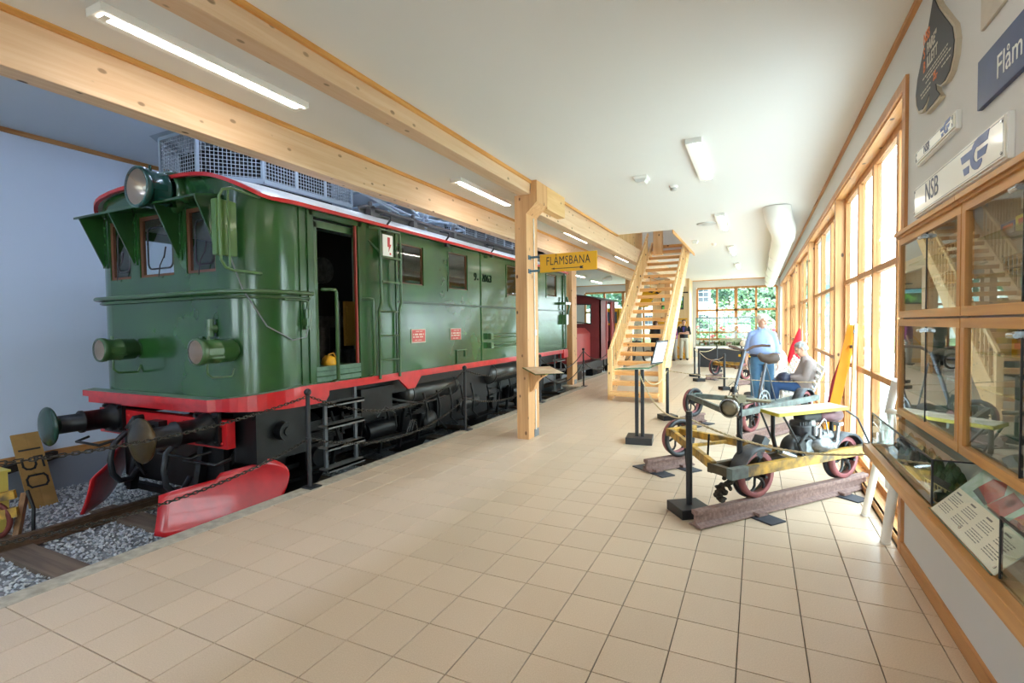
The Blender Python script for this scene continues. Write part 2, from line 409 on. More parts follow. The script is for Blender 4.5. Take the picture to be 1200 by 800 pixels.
c = MB(); c.box(-1.62, -1.60, 11.14, 15.2, 3.50, 3.60); c.box(-2.8, -1.6, 15.2, 15.23, 3.82, 3.87); struct(c, 'trim_9', M['pine_y'])

# ---- window wall on the right: six bays of three lights between posts
posts = [7.64+3.77*k for k in range(5)]
edges = [4.28]+posts+[24.85]
WG = 1.018
for k in range(6):
    y0 = edges[k] + (.13 if k else 0); y1 = edges[k+1]
    f = MB(); fx0, fx1 = 1.0, 1.055
    f.box(fx0, fx1, y0, y1, 3.07, 3.15); f.box(fx0, fx1, y0, y1, .05, .12); f.box(fx0-.008, fx1, y0, y1, 2.045, 2.10); f.box(fx0-.008, fx1, y0, y1, 1.045, 1.10)
    f.box(fx0, fx1, y0, y0+.05, .12, 3.07); f.box(fx0, fx1, y1-.05, y1, .12, 3.07)
    L = y1-y0
    if k == 0: ms = [(4.89, 4.97), (5.82, 5.92), (6.58, 6.72)]
    else: ms = [(y0+L*.33-.05, y0+L*.33+.05), (y0+L*.66-.05, y0+L*.66+.05)]
    for a, b in ms: f.box(fx0-.012, fx1, (a+b)/2-.035, (a+b)/2+.035, .12, 3.07)
    fr = struct(f, 'window_%d' % (k+1), M['trim_z'], None, .004)
    cuts = [y0+.05]+[v for a, b in ms for v in ((a+b)/2-.035, (a+b)/2+.035)]+[y1-.05]
    for q in range(0, len(cuts), 2):
        for z0, z1 in ((.12, 1.045), (1.10, 2.045), (2.10, 3.07)):
            g = MB(); g.box(WG-.004, WG+.004, cuts[q], cuts[q+1], z0, z1); g.build('pane', M['glass'], fr)
c = MB(); c.box(WX, 1.0, 4.28, 24.85, 3.135, 3.15); struct(c, 'trim_10', M['pine_y'])
c = MB(); c.box(WX, 1.0, 4.28, 24.85, .02, .056); c.box(WX-.004, WX+.02, 4.28, 24.85, 0, .056); struct(c, 'trim_11', M['pine_y'])
pp = None
plab = ['closest of the pine window posts, left of the near glazing', 'second pine window post from the camera, behind the bench',
        'third pine window post from the camera, by the red flag', 'fourth pine window post from the camera', 'farthest of the pine posts in the window wall']
for k, y in enumerate(posts):
    b = MB(); b.box(WX-.005, 1.06, y, y+.13, .0, 3.15)
    o = b.build('window_post', M['pine_z'], None, .004); props(o, plab[k], 'post', 'pine posts of the window wall')
# ---- far end windows
def far_window(n, xs_, zs, y=25.05, w=.045):
    f = MB(); x0, x1, z0, z1 = xs_[0], xs_[-1], zs[0], zs[-1]
    for i, x in enumerate(xs_): f.box(x-w*(1.5 if i == 2 else 1), x+w*(1.5 if i == 2 else 1), y-.06, y+.05, z0, z1)
    for z in zs: f.box(x0, x1, y-.06, y+.05, z-w, z+w)
    fr = struct(f, 'window_%d' % n, M['trim_z'])
    for i in range(len(xs_)-1):
        for j in range(len(zs)-1):
            g = MB(); g.box(xs_[i]+w, xs_[i+1]-w, y-.004, y+.004, zs[j]+w, zs[j+1]-w); g.build('pane', M['glass'], fr)
far_window(7, [-2.52, -1.67, -.87, -.05, .77], [.84, 1.15, 2.17, 3.18])
far_window(8, [-7.96, -6.95, -6.0, -5.0, -3.93], [.54, 1.45, 2.2, 3.18])
# ---- unseen glazing added behind the camera to let in daylight
def front_window(n, xs_, zs, y=-8.1):
    f = MB()
    for x in xs_: f.box(x-.06, x+.06, y-.05, y+.05, zs[0], zs[-1])
    for z in zs: f.box(xs_[0], xs_[-1], y-.05, y+.05, z-.06, z+.06)
    fr = struct(f, 'window_%d' % n, M['trim_z'])
    for i in range(len(xs_)-1):
        for j in range(len(zs)-1):
            g = MB(); g.box(xs_[i]+.06, xs_[i+1]-.06, y-.004, y+.004, zs[j]+.06, zs[j+1]-.06); g.build('pane', M['glass'], fr)
front_window(9, [-7.94, -6.4, -4.86], [1.46, 2.74])
front_window(10, [-2.54, -1.5, -.46], [.11, 1.5, 2.54])
f = MB()
for y in (-7.55, -5.6, -3.65): f.box(1.0, 1.055, y-.06, y+.06, .08, 3.12)
for z in (.10, 1.07, 2.07, 3.10): f.box(1.0, 1.055, -7.6, -3.6, z-.04, z+.04)
fr = struct(f, 'window_11', M['trim_z'])  # unseen window added to brighten the left wall
for y0, y1 in ((-7.49, -5.66), (-5.54, -3.71)):
    for z0, z1 in ((.14, 1.03), (1.11, 2.03), (2.11, 3.06)):
        g = MB(); g.box(WG-.004, WG+.004, y0, y1, z0, z1); g.build('pane', M['glass'], fr)

# ---- glulam beams and columns
b = MB(); b.box(-4.28, -4.10, -8, 25, 3.205, 3.57)
props(b.build('timber_beam', M['glu_y'], None, .006), 'long knotty glulam beam running directly over the locomotive side', 'beam')
b = MB(); b.box(-2.98, -2.80, -8, 6.37, 3.385, 3.57)
props(b.build('timber_beam', M['glu_y'], None, .006), 'shallow glulam beam between the two ceiling lights, ending at the front column', 'beam')
b = MB(); b.box(-3.01, -2.83, 6.75, 25, 3.19, 3.57)
props(b.build('timber_beam', M['glu_y'], None, .006), 'deep glulam beam running from the front column back to the staircase', 'beam')
t = thing('timber_column', 'front glulam column with a flared head, carrying the yellow sign', 'column', (-2.95, 6.56, 0))
b = MB(); b.prism([(-3.035, 6.37, .0), (-2.86, 6.37, .0), (-2.86, 6.37, 3.13), (-2.70, 6.37, 3.28), (-2.70, 6.37, 3.568), (-2.79, 6.37, 3.568), (-2.79, 6.37, 3.39), (-3.035, 6.37, 3.39)], (0, .38, 0))
b.build('shaft', M['glu_z'], t, .004)
b = MB(); b.box(-2.86, -2.70, 6.755, 7.49, 3.25, 3.568); pieces(b, 'bracket', wood('bracket_pine', (236, 198, 144), (216, 170, 112), 1, lam=(2, .045)), t, .004)
b = MB(); b.box(-2.858, -2.852, 6.56, 6.72, 0.0, .11); b.build('foot_plate', M['grey'], t)
b = MB(); b.box(-2.858, -2.845, 6.60, 6.615, .1, 3.1); b.box(-2.86, -2.835, 6.59, 6.64, 1.45, 1.53); b.build('conduit', M['white'], t)
t = thing('timber_column', 'glulam column standing at the rear end of the green locomotive', 'column', (-4.46, 12.9, 0))
b = MB(); b.box(-4.56, -4.40, 12.68, 13.06, -.02, 3.568); b.build('shaft', M['glu_z'], t, .004)
b = MB(); b.box(-4.4, -4.39, 12.8, 13.0, 0, .12); b.build('foot_plate', M['grey'], t)
b = MB(); b.box(-4.45, -4.28, 18.9, 19.28, -.02, 3.568); props(b.build('timber_column', M['glu_z'], None, .004), 'glulam column behind the left handrail of the stairs', 'column')
b = MB(); b.box(-3.03, -2.83, 18.9, 19.28, 0, 3.19); props(b.build('timber_column', M['glu_z'], None, .004), 'glulam column seen through the open treads of the staircase', 'column')
# ================================================================ ceiling fittings
M['tube'] = emit('fluorescent_tube', (255, 246, 232), LAMP)
M['added_tube'] = emit('added_cool_tube', (206, 224, 255), LAMP*2.1)  # glow of the lamps added out of view
M['diff'] = mat('lamp_louvre', (240, 238, 232), .3)
def ceiling_light(x, y, z, lab, tube='tube'):
    t = thing('ceiling_light', lab, 'ceiling light', (x, y, z), 0, 'fluorescent ceiling lights')
    b = MB(); b.box(x-.085, x+.085, y, y+1.56, z-.055, z); b.build('housing', M['white'], t, .004)
    b = MB(); b.box(x-.01, x+.06, y+.03, y+1.53, z-.062, z-.0545); b.build('light_strip', M[tube], t)
    for yy in (y+.03, y+1.49):
        b = MB(); b.box(x-.012, x+.062, yy, yy+.04, z-.066, z-.0622); b.build('lamp_holder', M['diff'], t)
LL = [(-3.62, 1.70, 'large fluorescent light at the top left between two glulam beams'), (-3.62, 5.78, 'fluorescent light left of the front column, second of the left row'),
      (-3.62, 10.0, 'fluorescent light just right of the front column, above the yellow sign'), (-3.62, 14.2, 'fourth light of the row between the glulam beams, by the stairs'),
      (-.62, 1.5, 'ceiling light over the near end of the walkway, out of the frame'), (-.62, 5.76, 'closest of the ceiling lights over the walkway, near the picture centre'), (-.62, 9.9, 'second ceiling light over the walkway, left of the white duct'),
      (-.62, 14.1, 'third ceiling light over the walkway'), (-.62, 18.3, 'farthest ceiling light over the walkway before the end windows'),
      (-3.62, -2.4, 'ceiling light between the beams behind the camera'), (-.62, -2.6, 'ceiling light over the walkway behind the camera')]
for x, y, lab in LL: ceiling_light(x, y, 3.57, lab)
for k, y in enumerate((-3.2, .1, 3.4, 6.7)): ceiling_light(-6.4, y, 4.25, 'added cool light of an unseen row towards the left wall, ' + ('behind the camera', 'in front of the locomotive nose', 'over the locomotive cab', 'over the middle of the locomotive')[k], 'added_tube')  # lamp row added out of view to brighten the left wall
for k, y in enumerate((-6.5, -3.2, .1, 3.4, 6.7, 10.0)): ceiling_light(-4.9, y, 4.25, 'added cool light hidden behind the long glulam beam, ' + ('rearmost, far behind the camera', 'second, behind the camera', 'third, left of the camera', 'fourth, over the locomotive cab', 'fifth, over the middle of the locomotive', 'sixth, over the rear of the locomotive')[k], 'added_tube')  # second added row, lifts the roof side and left wall
for _k, _x in enumerate((-3.2, -1.2)): ceiling_light(_x, 11.5, 6.5, ('left', 'right')[_k]+' added light in the upper storey over the foot of the opening', 'added_tube')  # unseen lamps added to brighten the stair opening
ceiling_light(-3.9, 17.2, 6.5, 'left added light in the upper storey above the stairs'); ceiling_light(-.4, 17.2, 6.5, 'right added light in the upper storey above the stairs')  # also added, light the storey above from out of view
ceiling_light(-6.4, 18.4, 3.57, 'ceiling light above the red railcar roof')
ceiling_light(-6.6, 21.6, 3.57, 'rear ceiling light between the red railcar and the end windows')
ceiling_light(-2.0, 16.5, 6.5, 'added light in the upper storey above the stairs')  # unseen lamp added over the stair opening
t = thing('emergency_light', 'small white emergency light on the ceiling above the yellow sign', 'emergency light', (-1.41, 6.95, 3.57))
b = MB(); b.box(-1.50, -1.32, 6.86, 7.08, 3.535, 3.57); b.build('base', M['white'], t, .006)
b = MB(); b.prism([(-1.49, 6.88, 3.535), (-1.33, 6.88, 3.535), (-1.36, 6.88, 3.49), (-1.46, 6.88, 3.49)], (0, .18, 0)); b.build('diffuser', mat('frosted_cover', (214, 214, 212), .3), t)
t = thing('smoke_detector', 'round white smoke detector right of the emergency light', 'smoke detector', (-1.09, 7.62, 3.57))
b = MB(); b.lathe((-1.09, 7.62, 3.57), -Z, [(.06, 0), (.06, .02), (.05, .03)], 16); b.build('base', M['white'], t)
b = MB(); b.lathe((-1.09, 7.62, 3.54), -Z, [(.045, 0), (.045, .03), (.03, .04), (0, .04)], 16); b.build('sensor', mat('sensor_grey', (180, 180, 178), .4), t)
b = MB(); b.lathe((-.91, 10.8, 3.57), -Z, [(.19, 0), (.19, .012), (.16, .02), (0, .02)], 24); props(b.build('vent_disc', mat('vent_white', (206, 206, 204), .5), None), 'flat round air valve on the ceiling in front of the stair opening', 'vent')
t = thing('emergency_light', 'second small emergency light, right of the stair opening', 'emergency light', (-1.35, 12.9, 3.57))
b = MB(); b.box(-1.42, -1.28, 12.8, 13.0, 3.535, 3.57); b.build('base', M['white'], t, .006)
b = MB(); b.prism([(-1.41, 12.82, 3.535), (-1.29, 12.82, 3.535), (-1.31, 12.82, 3.495), (-1.39, 12.82, 3.495)], (0, .16, 0)); b.build('diffuser', M['white'], t)
b = MB(); b.lathe((-.98, 13.6, 3.57), -Z, [(.06, 0), (.06, .03), (.04, .06), (0, .06)], 14); props(b.build('smoke_detector', M['white']), 'second smoke detector, further back near the stair opening', 'smoke detector')
t = thing('spotlight', 'small white spotlight on the ceiling over the red railcar', 'spotlight', (-5.6, 20.6, 3.57))
b = MB(); b.cyl((-5.6, 20.6, 3.57), (-5.6, 20.6, 3.47), .03); b.build('stem', M['white'], t)
b = MB(); b.cyl((-5.75, 20.5, 3.44), (-5.45, 20.68, 3.48), .09, .1); b.build('lamp_head', M['white'], t)
t = thing('air_duct', 'fat white ventilation duct bending down from the ceiling along the window wall', 'duct', (.45, 12, 3.3))
pts = [(.30, 9.84, 3.569), (.30, 9.842, 3.53), (.32, 9.95, 3.44), (.36, 10.2, 3.36), (.42, 10.65, 3.325), (.45, 11.1, 3.32), (.47, 11.6, 3.32)]
b = MB(); b.tube(pts, .215, 20); b.build('elbow', M['white'], t)
b = MB(); b.cyl((.47, 11.6, 3.32), (.50, 24.9, 3.32), .205, n=24)
b.build('pipe', M['white'], t)
b = MB()
for yy in (11.6, 14.4, 17.2, 20.0, 22.8): b.cyl((.47, yy, 3.32), (.47, yy+.05, 3.32), .217, n=24)
b.build('coupling', M['white'], t)
# ================================================================ track pit
c = MB(); c.box(-9.0, -4.05, -8, 25.2, -.9, -.615); c = struct(c, 'trim_12', mat('ballast_bed', (156, 157, 160), .95, var=.4, scale=30, bump=.5))
c.name = 'floor_pit'
rnd = random.Random(3)
g = MB()
def stone(x, y, z, s):
    a = rnd.random()*6.28; pts = []
    for k in range(4):
        q = a+k*pi/2+rnd.uniform(-.4, .4); rr = s*rnd.uniform(.7, 1.2); pts.append((x+rr*cos(q), y+rr*sin(q), z+rnd.uniform(-.2, .2)*s))
    pts += [(x+rnd.uniform(-.3, .3)*s, y+rnd.uniform(-.3, .3)*s, z+s*rnd.uniform(.5, .9)), (x, y, z-s*.7)]
    g.add(pts, [(0, 1, 4), (1, 2, 4), (2, 3, 4), (3, 0, 4), (1, 0, 5), (2, 1, 5), (3, 2, 5), (0, 3, 5)], rnd.choice((0, 0, 0, 1, 1, 2)))
for _ in range(15000):
    x = rnd.uniform(-8.75, -4.6); y = rnd.uniform(1.1, 6.0) if rnd.random() < .9 else rnd.uniform(6, 13)
    if x > -4.12: continue
    stone(x, y, -.60+rnd.uniform(-.01, .012), rnd.uniform(.012, .026))
for _ in range(2500): stone(rnd.uniform(-4.75, -4.12), rnd.uniform(1.1, 13), -.6, rnd.uniform(.012, .024))
gm = [mat('stone_pale', (206, 206, 206), .9), mat('stone_grey', (186, 188, 192), .9), mat('stone_dark', (152, 154, 160), .9)]
props(g.build('gravel', gm), 'loose grey track gravel around the rails beside the platform edge', 'gravel', kind='stuff')

SL = wood('tarred_sleeper', (122, 102, 86), (92, 76, 66), 0, knots=False, rough=.85)
t = thing('railway_track', 'rails on old wooden sleepers under the green locomotive', 'railway track', (-5.95, 5, -.6))
b = MB(); b.box(-.0, 2.5, 0, .25, -.04, .05); me = None
k = 0
for y in [1.28+.985*i for i in range(-1, 15)]:
    if me is None:
        b = MB(); b.box(-1.25, 1.25, -.13, .13, -.05, .035); me = b.mesh('sleeper', SL)
    o = link_mesh('sleeper', me, t); o.location = (0, y+.02-5, 0)
def rail_profile(mb, p0, p1, h=.14, s=1.0, mi=0):
    """flat-bottomed rail from p0 to p1 (foot centre at the points)"""
    p0, p1 = Vector(p0), Vector(p1); d = (p1-p0).normalized(); a = Z.cross(d).normalized()
    prof = [(-.062, 0), (.062, 0), (.062, .010), (.012, .028), (.010, .095), (.034, .105), (.034, .135), (.026, .14), (-.026, .14), (-.034, .135), (-.034, .105), (-.010, .095), (-.012, .028), (-.062, .010)]
    P = [p0 + a*(x*s) + Z*(z*h/.14) for x, z in prof]
    # split in convex pieces so that the end caps stay clean
    n = len(P); q = [p + (p1-p0) for p in P]
    mb.add(P+q, [(i, (i+1) % n, n+(i+1) % n, n+i) if True else 0 for i in range(n)], mi)
    for base, fl in ((0, True), (n, False)):
        for f in ((0, 1, 2, 3, 12, 13), (3, 4, 11, 12), (4, 5, 6, 7, 8, 9, 10, 11)):
            f = tuple(base+i for i in f); mb.add((P+q), [tuple(reversed(f)) if fl else f], mi)
BR = mat('brown_rail', (116, 88, 68), .55, .4, var=.4, scale=12)
for x in (-6.68, -5.22):
    b = MB(); rail_profile(b, (x, -7.5, -.585), (x, 24, -.585), .135); b.build('rail', BR, t)

# ================================================================ the locomotive
XC, HW, F0, R0, RC = -5.95, 1.5, 3.33, 12.28, .52
loco = thing('electric_locomotive', 'green electric locomotive with red skirt and plough, long side towards the walkway', 'locomotive', (XC, 7.8, -.45))
ZB = .87
def arc(x): return 2.92 + .29*(1-abs((x-XC)/HW)**4)
def plan(off=0.0, n=8, front_only=False, ext=0.0):
    """outline of the body in plan, from the left rear round the nose to the right rear"""
    r = RC+off; pts = [(XC-HW-off, R0+ext)] if not front_only else [(XC-HW-off, F0+RC+.4)]
    for i in range(n+1):
        a = pi/2*i/n; pts.append((XC-HW+RC-r*cos(a), F0+RC-r*sin(a)))
    for i in range(n+1):
        a = pi/2*i/n; pts.append((XC+HW-RC+r*sin(a), F0+RC-r*cos(a)))
    pts.append((XC+HW+off, R0+ext) if not front_only else (XC+HW+off, F0+RC+.4))
    return pts
SX = XC+HW       # the side facing the walkway
# --- body
WIN = [(-6.93, -6.50), (-6.32, -5.68), (-5.46, -4.98)]
b = MB(); fx0, fx1 = XC-HW+RC, XC+HW-RC
b.holed((fx0, F0, ZB), X, Z, Y*.05, fx1-fx0, 2.90-ZB, [(a-fx0 if a > fx0 else .001, c-fx0, 2.19-ZB, 2.87-ZB) for a, c in WIN])
pl = plan(0, 10)
for seg in (pl[1:12], pl[12:23]):
    A = [V(x, y, ZB) for x, y in seg]; B = [V(x, y, 2.90) for x, y in seg]; b.strip(A, B, 0, True)
for mid in (pl[1:12], pl[12:23]): b.strip([V(x, y, 2.90) for x, y in mid], [V(x, y, arc(x)-.01) for x, y in mid], 0, True)
steps = [fx0+(fx1-fx0)*i/10 for i in range(11)]
b.strip([V(x, F0, 2.90) for x in steps], [V(x, F0, arc(x)-.01) for x in steps])
DOOR = (4.12, 4.78, 1.15, 2.84)
SW = [(5.57, 6.16, 2.20, 2.755), (6.845, 7.42, 2.20, 2.79), (8.93, 9.50, 2.20, 2.79), (11.02, 11.66, 2.28, 2.80)]
y0 = F0+RC
b.holed((SX, y0, ZB), Y, Z, -X*.05, R0-y0, 2.92-ZB, [(DOOR[0]-y0, DOOR[1]-y0, DOOR[2]-ZB, DOOR[3]-ZB)]+[(a-y0, c-y0, d-ZB, e-ZB) for a, c, d, e in SW])
b.holed((XC-HW, y0, ZB), Y, Z, X*.05, R0-y0, 2.92-ZB, [(.10, .75, 2.2-ZB, 2.8-ZB)])
b.box(XC-HW, SX, R0-.05, R0, ZB, 2.92)
b.strip([V(XC-HW+3*i/10, R0, 2.92) for i in range(11)], [V(XC-HW+3*i/10, R0, arc(XC-HW+3*i/10)-.01) for i in range(11)])
b.box(XC-HW+.05, SX-.05, F0+RC, R0-.05, ZB, ZB+.08); b.box(XC-HW+RC, SX-RC, F0+.06, F0+RC, ZB, ZB+.08)
body = b.build('body', M['green'], loco)
# vertical and horizontal seams, window frames, sill
b = MB()
for yy in (3.93, 7.90, 10.3): b.box(SX-.004, SX+.014, yy-.02, yy+.02, ZB+.1, 2.90)
for (ya, yb) in ((4.02, 4.10), (4.80, 4.93)): b.box(SX-.004, SX+.016, ya, yb, ZB+.09, 2.90)
b.box(SX-.004, SX+.012, 5.52, 5.55, ZB+.1, 2.9)
b.box(SX-.004, SX+.016, 4.05, 4.86, 2.84, 2.90)
pieces(b, 'cover_strip', M['green'], body)
b = MB(); b.box(SX-.004, SX+.022, 5.55, R0, 1.925, 1.955); b.build('side_moulding', mat('moulding_green', (28, 52, 28), .3), body)
b = MB()
for zz in (.985, 1.05, 1.105): b.box(SX-.004, SX+.02, 4.10, 4.80, zz, zz+.05)
b.build('door_sill', mat('worn_green_wood', (86, 120, 98), .5, var=.3, scale=20), body)
gm_ = mat('brown_window_frame', (98, 58, 34), .5)
dk = M['dark']
for i, (a, c, d, e) in enumerate(SW):
    b = MB(); b.holed((SX-.012, a, d), Y, Z, -X*.03, c-a, e-d, [(.016, c-a-.016, .018, e-d-.016)]); fr = b.build('side_window', gm_, loco)
    b = MB(); b.box(SX-.024, SX-.018, a+.016, c-.016, d+.018, e-.016); b.build('pane', M['cglass'], fr)
    b = MB(); b.box(SX-.002, SX+.012, a-.035, c+.035, d-.05, d); b.box(SX-.002, SX+.010, a-.03, a, d, e); b.box(SX-.002, SX+.010, c, c+.03, d, e); b.build('sill', M['green'], fr)
for a, c in WIN:
    a = max(a, fx0+.001)
    b = MB(); b.holed((a, F0+.015, 2.19), X, Z, Y*.03, c-a, .68, [(.05, c-a-.03, .03, .64)]); fr = b.build('front_window', gm_, loco)
    b = MB(); b.box(a+.05, c-.03, F0+.03, F0+.036, 2.22, 2.83); b.build('pane', M['cglass'], fr)
    x0, x1, z0, z1, r = a+.12, c-.06, 2.28, 2.74, .07; P = []
    for cx, cz, q in ((x1-r, z1-r, 0), (x0+r, z1-r, 1), (x0+r, z0+r, 2), (x1-r, z0+r, 3)):
        for k in range(5): P.append((cx+r*cos(pi/2*(q+k/4)), F0+.028, cz+r*sin(pi/2*(q+k/4))))
    b = MB(); b.tube(P, .010, 6, 0, True); b.build('window_seal', M['black'], fr)
    b = MB(); b.tube([(c-.25, F0-.02, 2.17), (c-.20, F0-.03, 2.30), (c-.12, F0-.02, 2.42)], .006, 5); b.tube([(c-.14, F0-.02, 2.38), (c-.10, F0-.02, 2.50)], .008, 5); pieces(b, 'wiper', M['black'], fr)
# --- dark machine room seen through the door
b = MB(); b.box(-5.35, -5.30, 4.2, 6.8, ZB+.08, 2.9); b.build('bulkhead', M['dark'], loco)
b = MB(); b.box(-7.35, SX-.06, 5.6, 5.64, ZB+.08, 2.9); b.build('cab_partition', mat('cab_grey', (150, 150, 142), .6), loco)
b = MB(); b.cyl((-5.3, 4.9, 2.35), (-5.12, 4.9, 2.35), .17, n=20); b.cyl((-5.3, 4.55, 2.02), (-5.1, 4.55, 2.02), .2, n=20); b.cyl((-5.2, 4.9, 1.2), (-5.2, 4.9, 1.6), .11, n=14); b.cyl((-5.05, 4.55, 1.2), (-5.05, 4.55, 1.45), .09, n=14)
b.box(-5.28, -5.1, 4.3, 5.5, 1.6, 1.75); b.tube([(-4.95, 4.98, .95), (-4.95, 4.98, 1.95)], .02); b.box(-5.3, -5.0, 5.2, 5.5, .95, 1.3)
pieces(b, 'machinery', mat('oily_metal', (92, 92, 92), .4, .6, var=.5, scale=20), loco)
b = MB(); b.box(-5.02, -4.98, 5.12, 5.32, 1.35, 1.95)
for q in range(9): b.box(-4.985, -4.97, 5.14, 5.30, 1.38+q*.06, 1.41+q*.06)
b.build('louvre', mat('ochre_wood', (150, 112, 40), .6), loco)
b = MB(); b.box(SX-.02, SX+.006, DOOR[1]-.02, DOOR[1]+.006, DOOR[2], DOOR[3]); b.build('door_edge', mat('red_door_edge', (140, 40, 30), .5), loco)
b = MB(); b.box(SX-.09, SX-.06, DOOR[0], DOOR[0]+.10, DOOR[2], DOOR[3]-.04); b.box(SX-.09, SX-.06, DOOR[0], DOOR[1], DOOR[3]-.10, DOOR[3]-.02); b.box(SX-.3, SX-.05, DOOR[0], DOOR[1], DOOR[2]-.03, DOOR[2]); b.build('door_frame', M['green2'], loco)
# --- roof and red cornice
b = MB(); rows = []
st = [F0-.06+RC*(1-cos(pi/2*i/8)) for i in range(9)]+[4.5+i*1.3 for i in range(6)]+[R0+.06]
for yy in st:
    d = yy-(F0-.06); h = HW+.06-RC+sqrt(max(0, RC**2-(RC-d)**2)) if d < RC else HW+.06
    rows.append([V(XC+h*s_, yy, arc(XC+min(HW, h)*s_*.999)+.012) for s_ in [sin(pi/2*(-1+i/8)) for i in range(17)]])
for A, B in zip(rows, rows[1:]): b.strip(A, B, 0, True)
b.build('roof', M['roofw'], loco)
b = MB(); o0 = plan(.045, 10, ext=.04); o1 = plan(.085, 10, ext=.04)
fr_ = [(fx0+(fx1-fx0)*i/10, None) for i in range(1, 10)]
def insert(pl, yy): return pl[:12]+[(x, yy) for x, _ in fr_]+pl[12:]
i0, i1 = insert(o0, F0-.045), insert(o1, F0-.085)
zz = lambda x: arc(max(XC-HW, min(XC+HW, x)))
for (za, zb) in ((-.024, .014),):
    A = [V(x, y, zz(x)+za) for x, y in i1]; B = [V(x, y, zz(x)+zb) for x, y in i1]; C_ = [V(x, y, zz(x)+zb) for x, y in i0]; D = [V(x, y, zz(x)+za) for x, y in i0]
    b.strip(A, B); b.strip(B, C_); b.strip(D, A)
b.build('cornice', M['red'], loco)
# --- red skirt, ledge
b = MB(); P = plan(.055, 10, True); P = [(x, y) for x, y in P if x > -7.6]
fl_ = [p for p in P if p[1] < F0+.05 or p[0] < -5.0]
side = [(x, y) for x, y in P if x > -5.0]
def band(pts, za, zb, out=.03):
    A = [V(x, y, za) for x, y in pts]; B = [V(x, y, zb) for x, y in pts]; b.strip(A, B)
b.box(-7.42, -5.02, F0-.11, F0+.02, .805, .875); b.box(-7.38, -5.02, F0-.07, F0+.02, .725, .805)
q = [(-5.02, F0-.11)]+side[:-1]+[(SX+.055, 4.02)]; nq = len(q)-1
A = [V(x, y, .755) for x, y in q]; B = [V(x, y, .875+.095*min(1, max(0, i-1)/(nq-2))) for i, (x, y) in enumerate(q)]; b.strip(A, B)
I_ = [V(x+(XC-x)*.03, y+.03, .755) for x, y in q]; b.strip(I_, A)
E_ = [(4.02, .755), (4.12, .757), (4.20, .78), (4.24, .83), (4.245, .97), (4.02, .97)]
b.prism([(SX+.025, y, z) for y, z in E_], (.03, 0, 0))
b.box(SX-.03, SX+.03, 4.24, R0, .875, .965)
b.prism([(SX+.03, 5.52, .875), (SX+.03, 6.03, .875), (SX+.03, 5.88, .72), (SX+.03, 5.72, .72)], (-.03, 0, 0))
b.prism([(SX+.03, 9.72, .875), (SX+.03, 10.23, .875), (SX+.03, 10.08, .72), (SX+.03, 9.92, .72)], (-.03, 0, 0))
b.box(XC-HW, SX, R0-.02, R0+.06, .75, .965); b.box(SX-.1, SX+.05, R0-.25, R0+.06, .76, .965)
b.build('skirt', M['red'], loco)
S0 = [p for p, o_ in zip(plan(-.01, 10, True), plan(.055, 10, True)) if o_[0] > -5.0]
b = MB(); top_pts = [(-7.42, F0-.11)]+q; inner = [(-7.42, F0+.01), (-5.02, F0+.01)]+S0[:-1]+[(SX-.01, 4.02)]
b.strip([V(x, y, .876 if i < 2 else B[i-1].z+.002) for i, (x, y) in enumerate(top_pts)], [V(x, y, .89 if i < 2 else B[i-1].z+.012) for i, (x, y) in enumerate(inner)])
b.build('ledge', mat('grey_green_ledge', (112, 134, 112), .4), loco)
# --- buffer beam, buffers
b = MB(); b.box(-7.22, -4.84, F0-.03, F0+.06, .37, .665)
for x in (-7.1, -6.6, -6.3, -5.55, -5.2, -4.92):
    for z in (.42, .61): b.ball((x, F0-.03, z), .018, 8, 5)
b.build('buffer_beam', M['red'], loco)
gb = mat('buffer_green_reflection', (22, 52, 40), .25)  # left buffer face: green reflection put into the colour
wb = mat('worn_buffer_face', (46, 40, 32), .3, .4, var=1, var_rgb=(78, 58, 24), scale=4)
for x, m_ in ((-6.845, gb), (-5.11, wb)):
    b = MB(); b.box(x-.19, x+.19, F0-.07, F0-.03, .40, .74); b.lathe((x, F0-.07, .575), -Y, [(.16, 0), (.155, .03), (.115, .06), (.115, .30), (.125, .30), (.125, .325), (.10, .325), (.10, .62)], 24)
    for dx in (-.15, .15):
        for dz in (-.13, .13): b.cyl((x+dx, F0-.06, .575+dz), (x+dx, F0-.10, .575+dz), .02, n=6)
    bf = b.build('buffer', M['iron'], loco)
    b = MB(); b.lathe((x, 2.70, .575), -Y, [(.10, -.03), (.12, 0), (.205, .035), (.212, .05), (.205, .06), (.14, .075), (.06, .083), (0, .085)], 32); b.build('buffer_head', m_, bf)
# coupling hook, hoses
b = MB(); b.box(-6.05, -5.85, F0-.12, F0-.03, .45, .60); b.tube([(-5.95, F0-.1, .53), (-5.95, F0-.28, .53), (-5.95, F0-.36, .58), (-5.95, F0-.30, .66), (-5.95, F0-.22, .66)], .035); b.tube([(-5.95, F0-.2, .5), (-5.92, F0-.3, .2), (-5.95, F0-.22, .05), (-5.98, F0-.3, .2), (-5.95, F0-.2, .5)], .022); b.build('coupling', M['iron'], loco)
for x in (-6.40, -5.42):
    b = MB(); b.tube([(x, F0-.04, .45), (x, F0-.18, .44), (x+.02, F0-.30, .34), (x+.03, F0-.34, .18), (x+.03, F0-.32, .02), (x+.0, F0-.24, -.08), (x-.06, F0-.10, -.10), (x-.10, F0+.0, .0)], .03, 10); b.build('brake_hose', M['black'], loco)
b = MB()
for x in (-7.1, -5.0): b.tube([(x-.28, F0-.08, .30), (x-.25, F0-.22, .27), (x+.25, F0-.22, .27), (x+.28, F0-.08, .30)], .016)
b.tube([(-5.55, F0-.1, .35), (-5.55, F0-.3, .33), (-5.0, F0-.3, .33), (-5.0, F0-.1, .35)], .013)
pieces(b, 'shunter_step', M['iron'], loco)
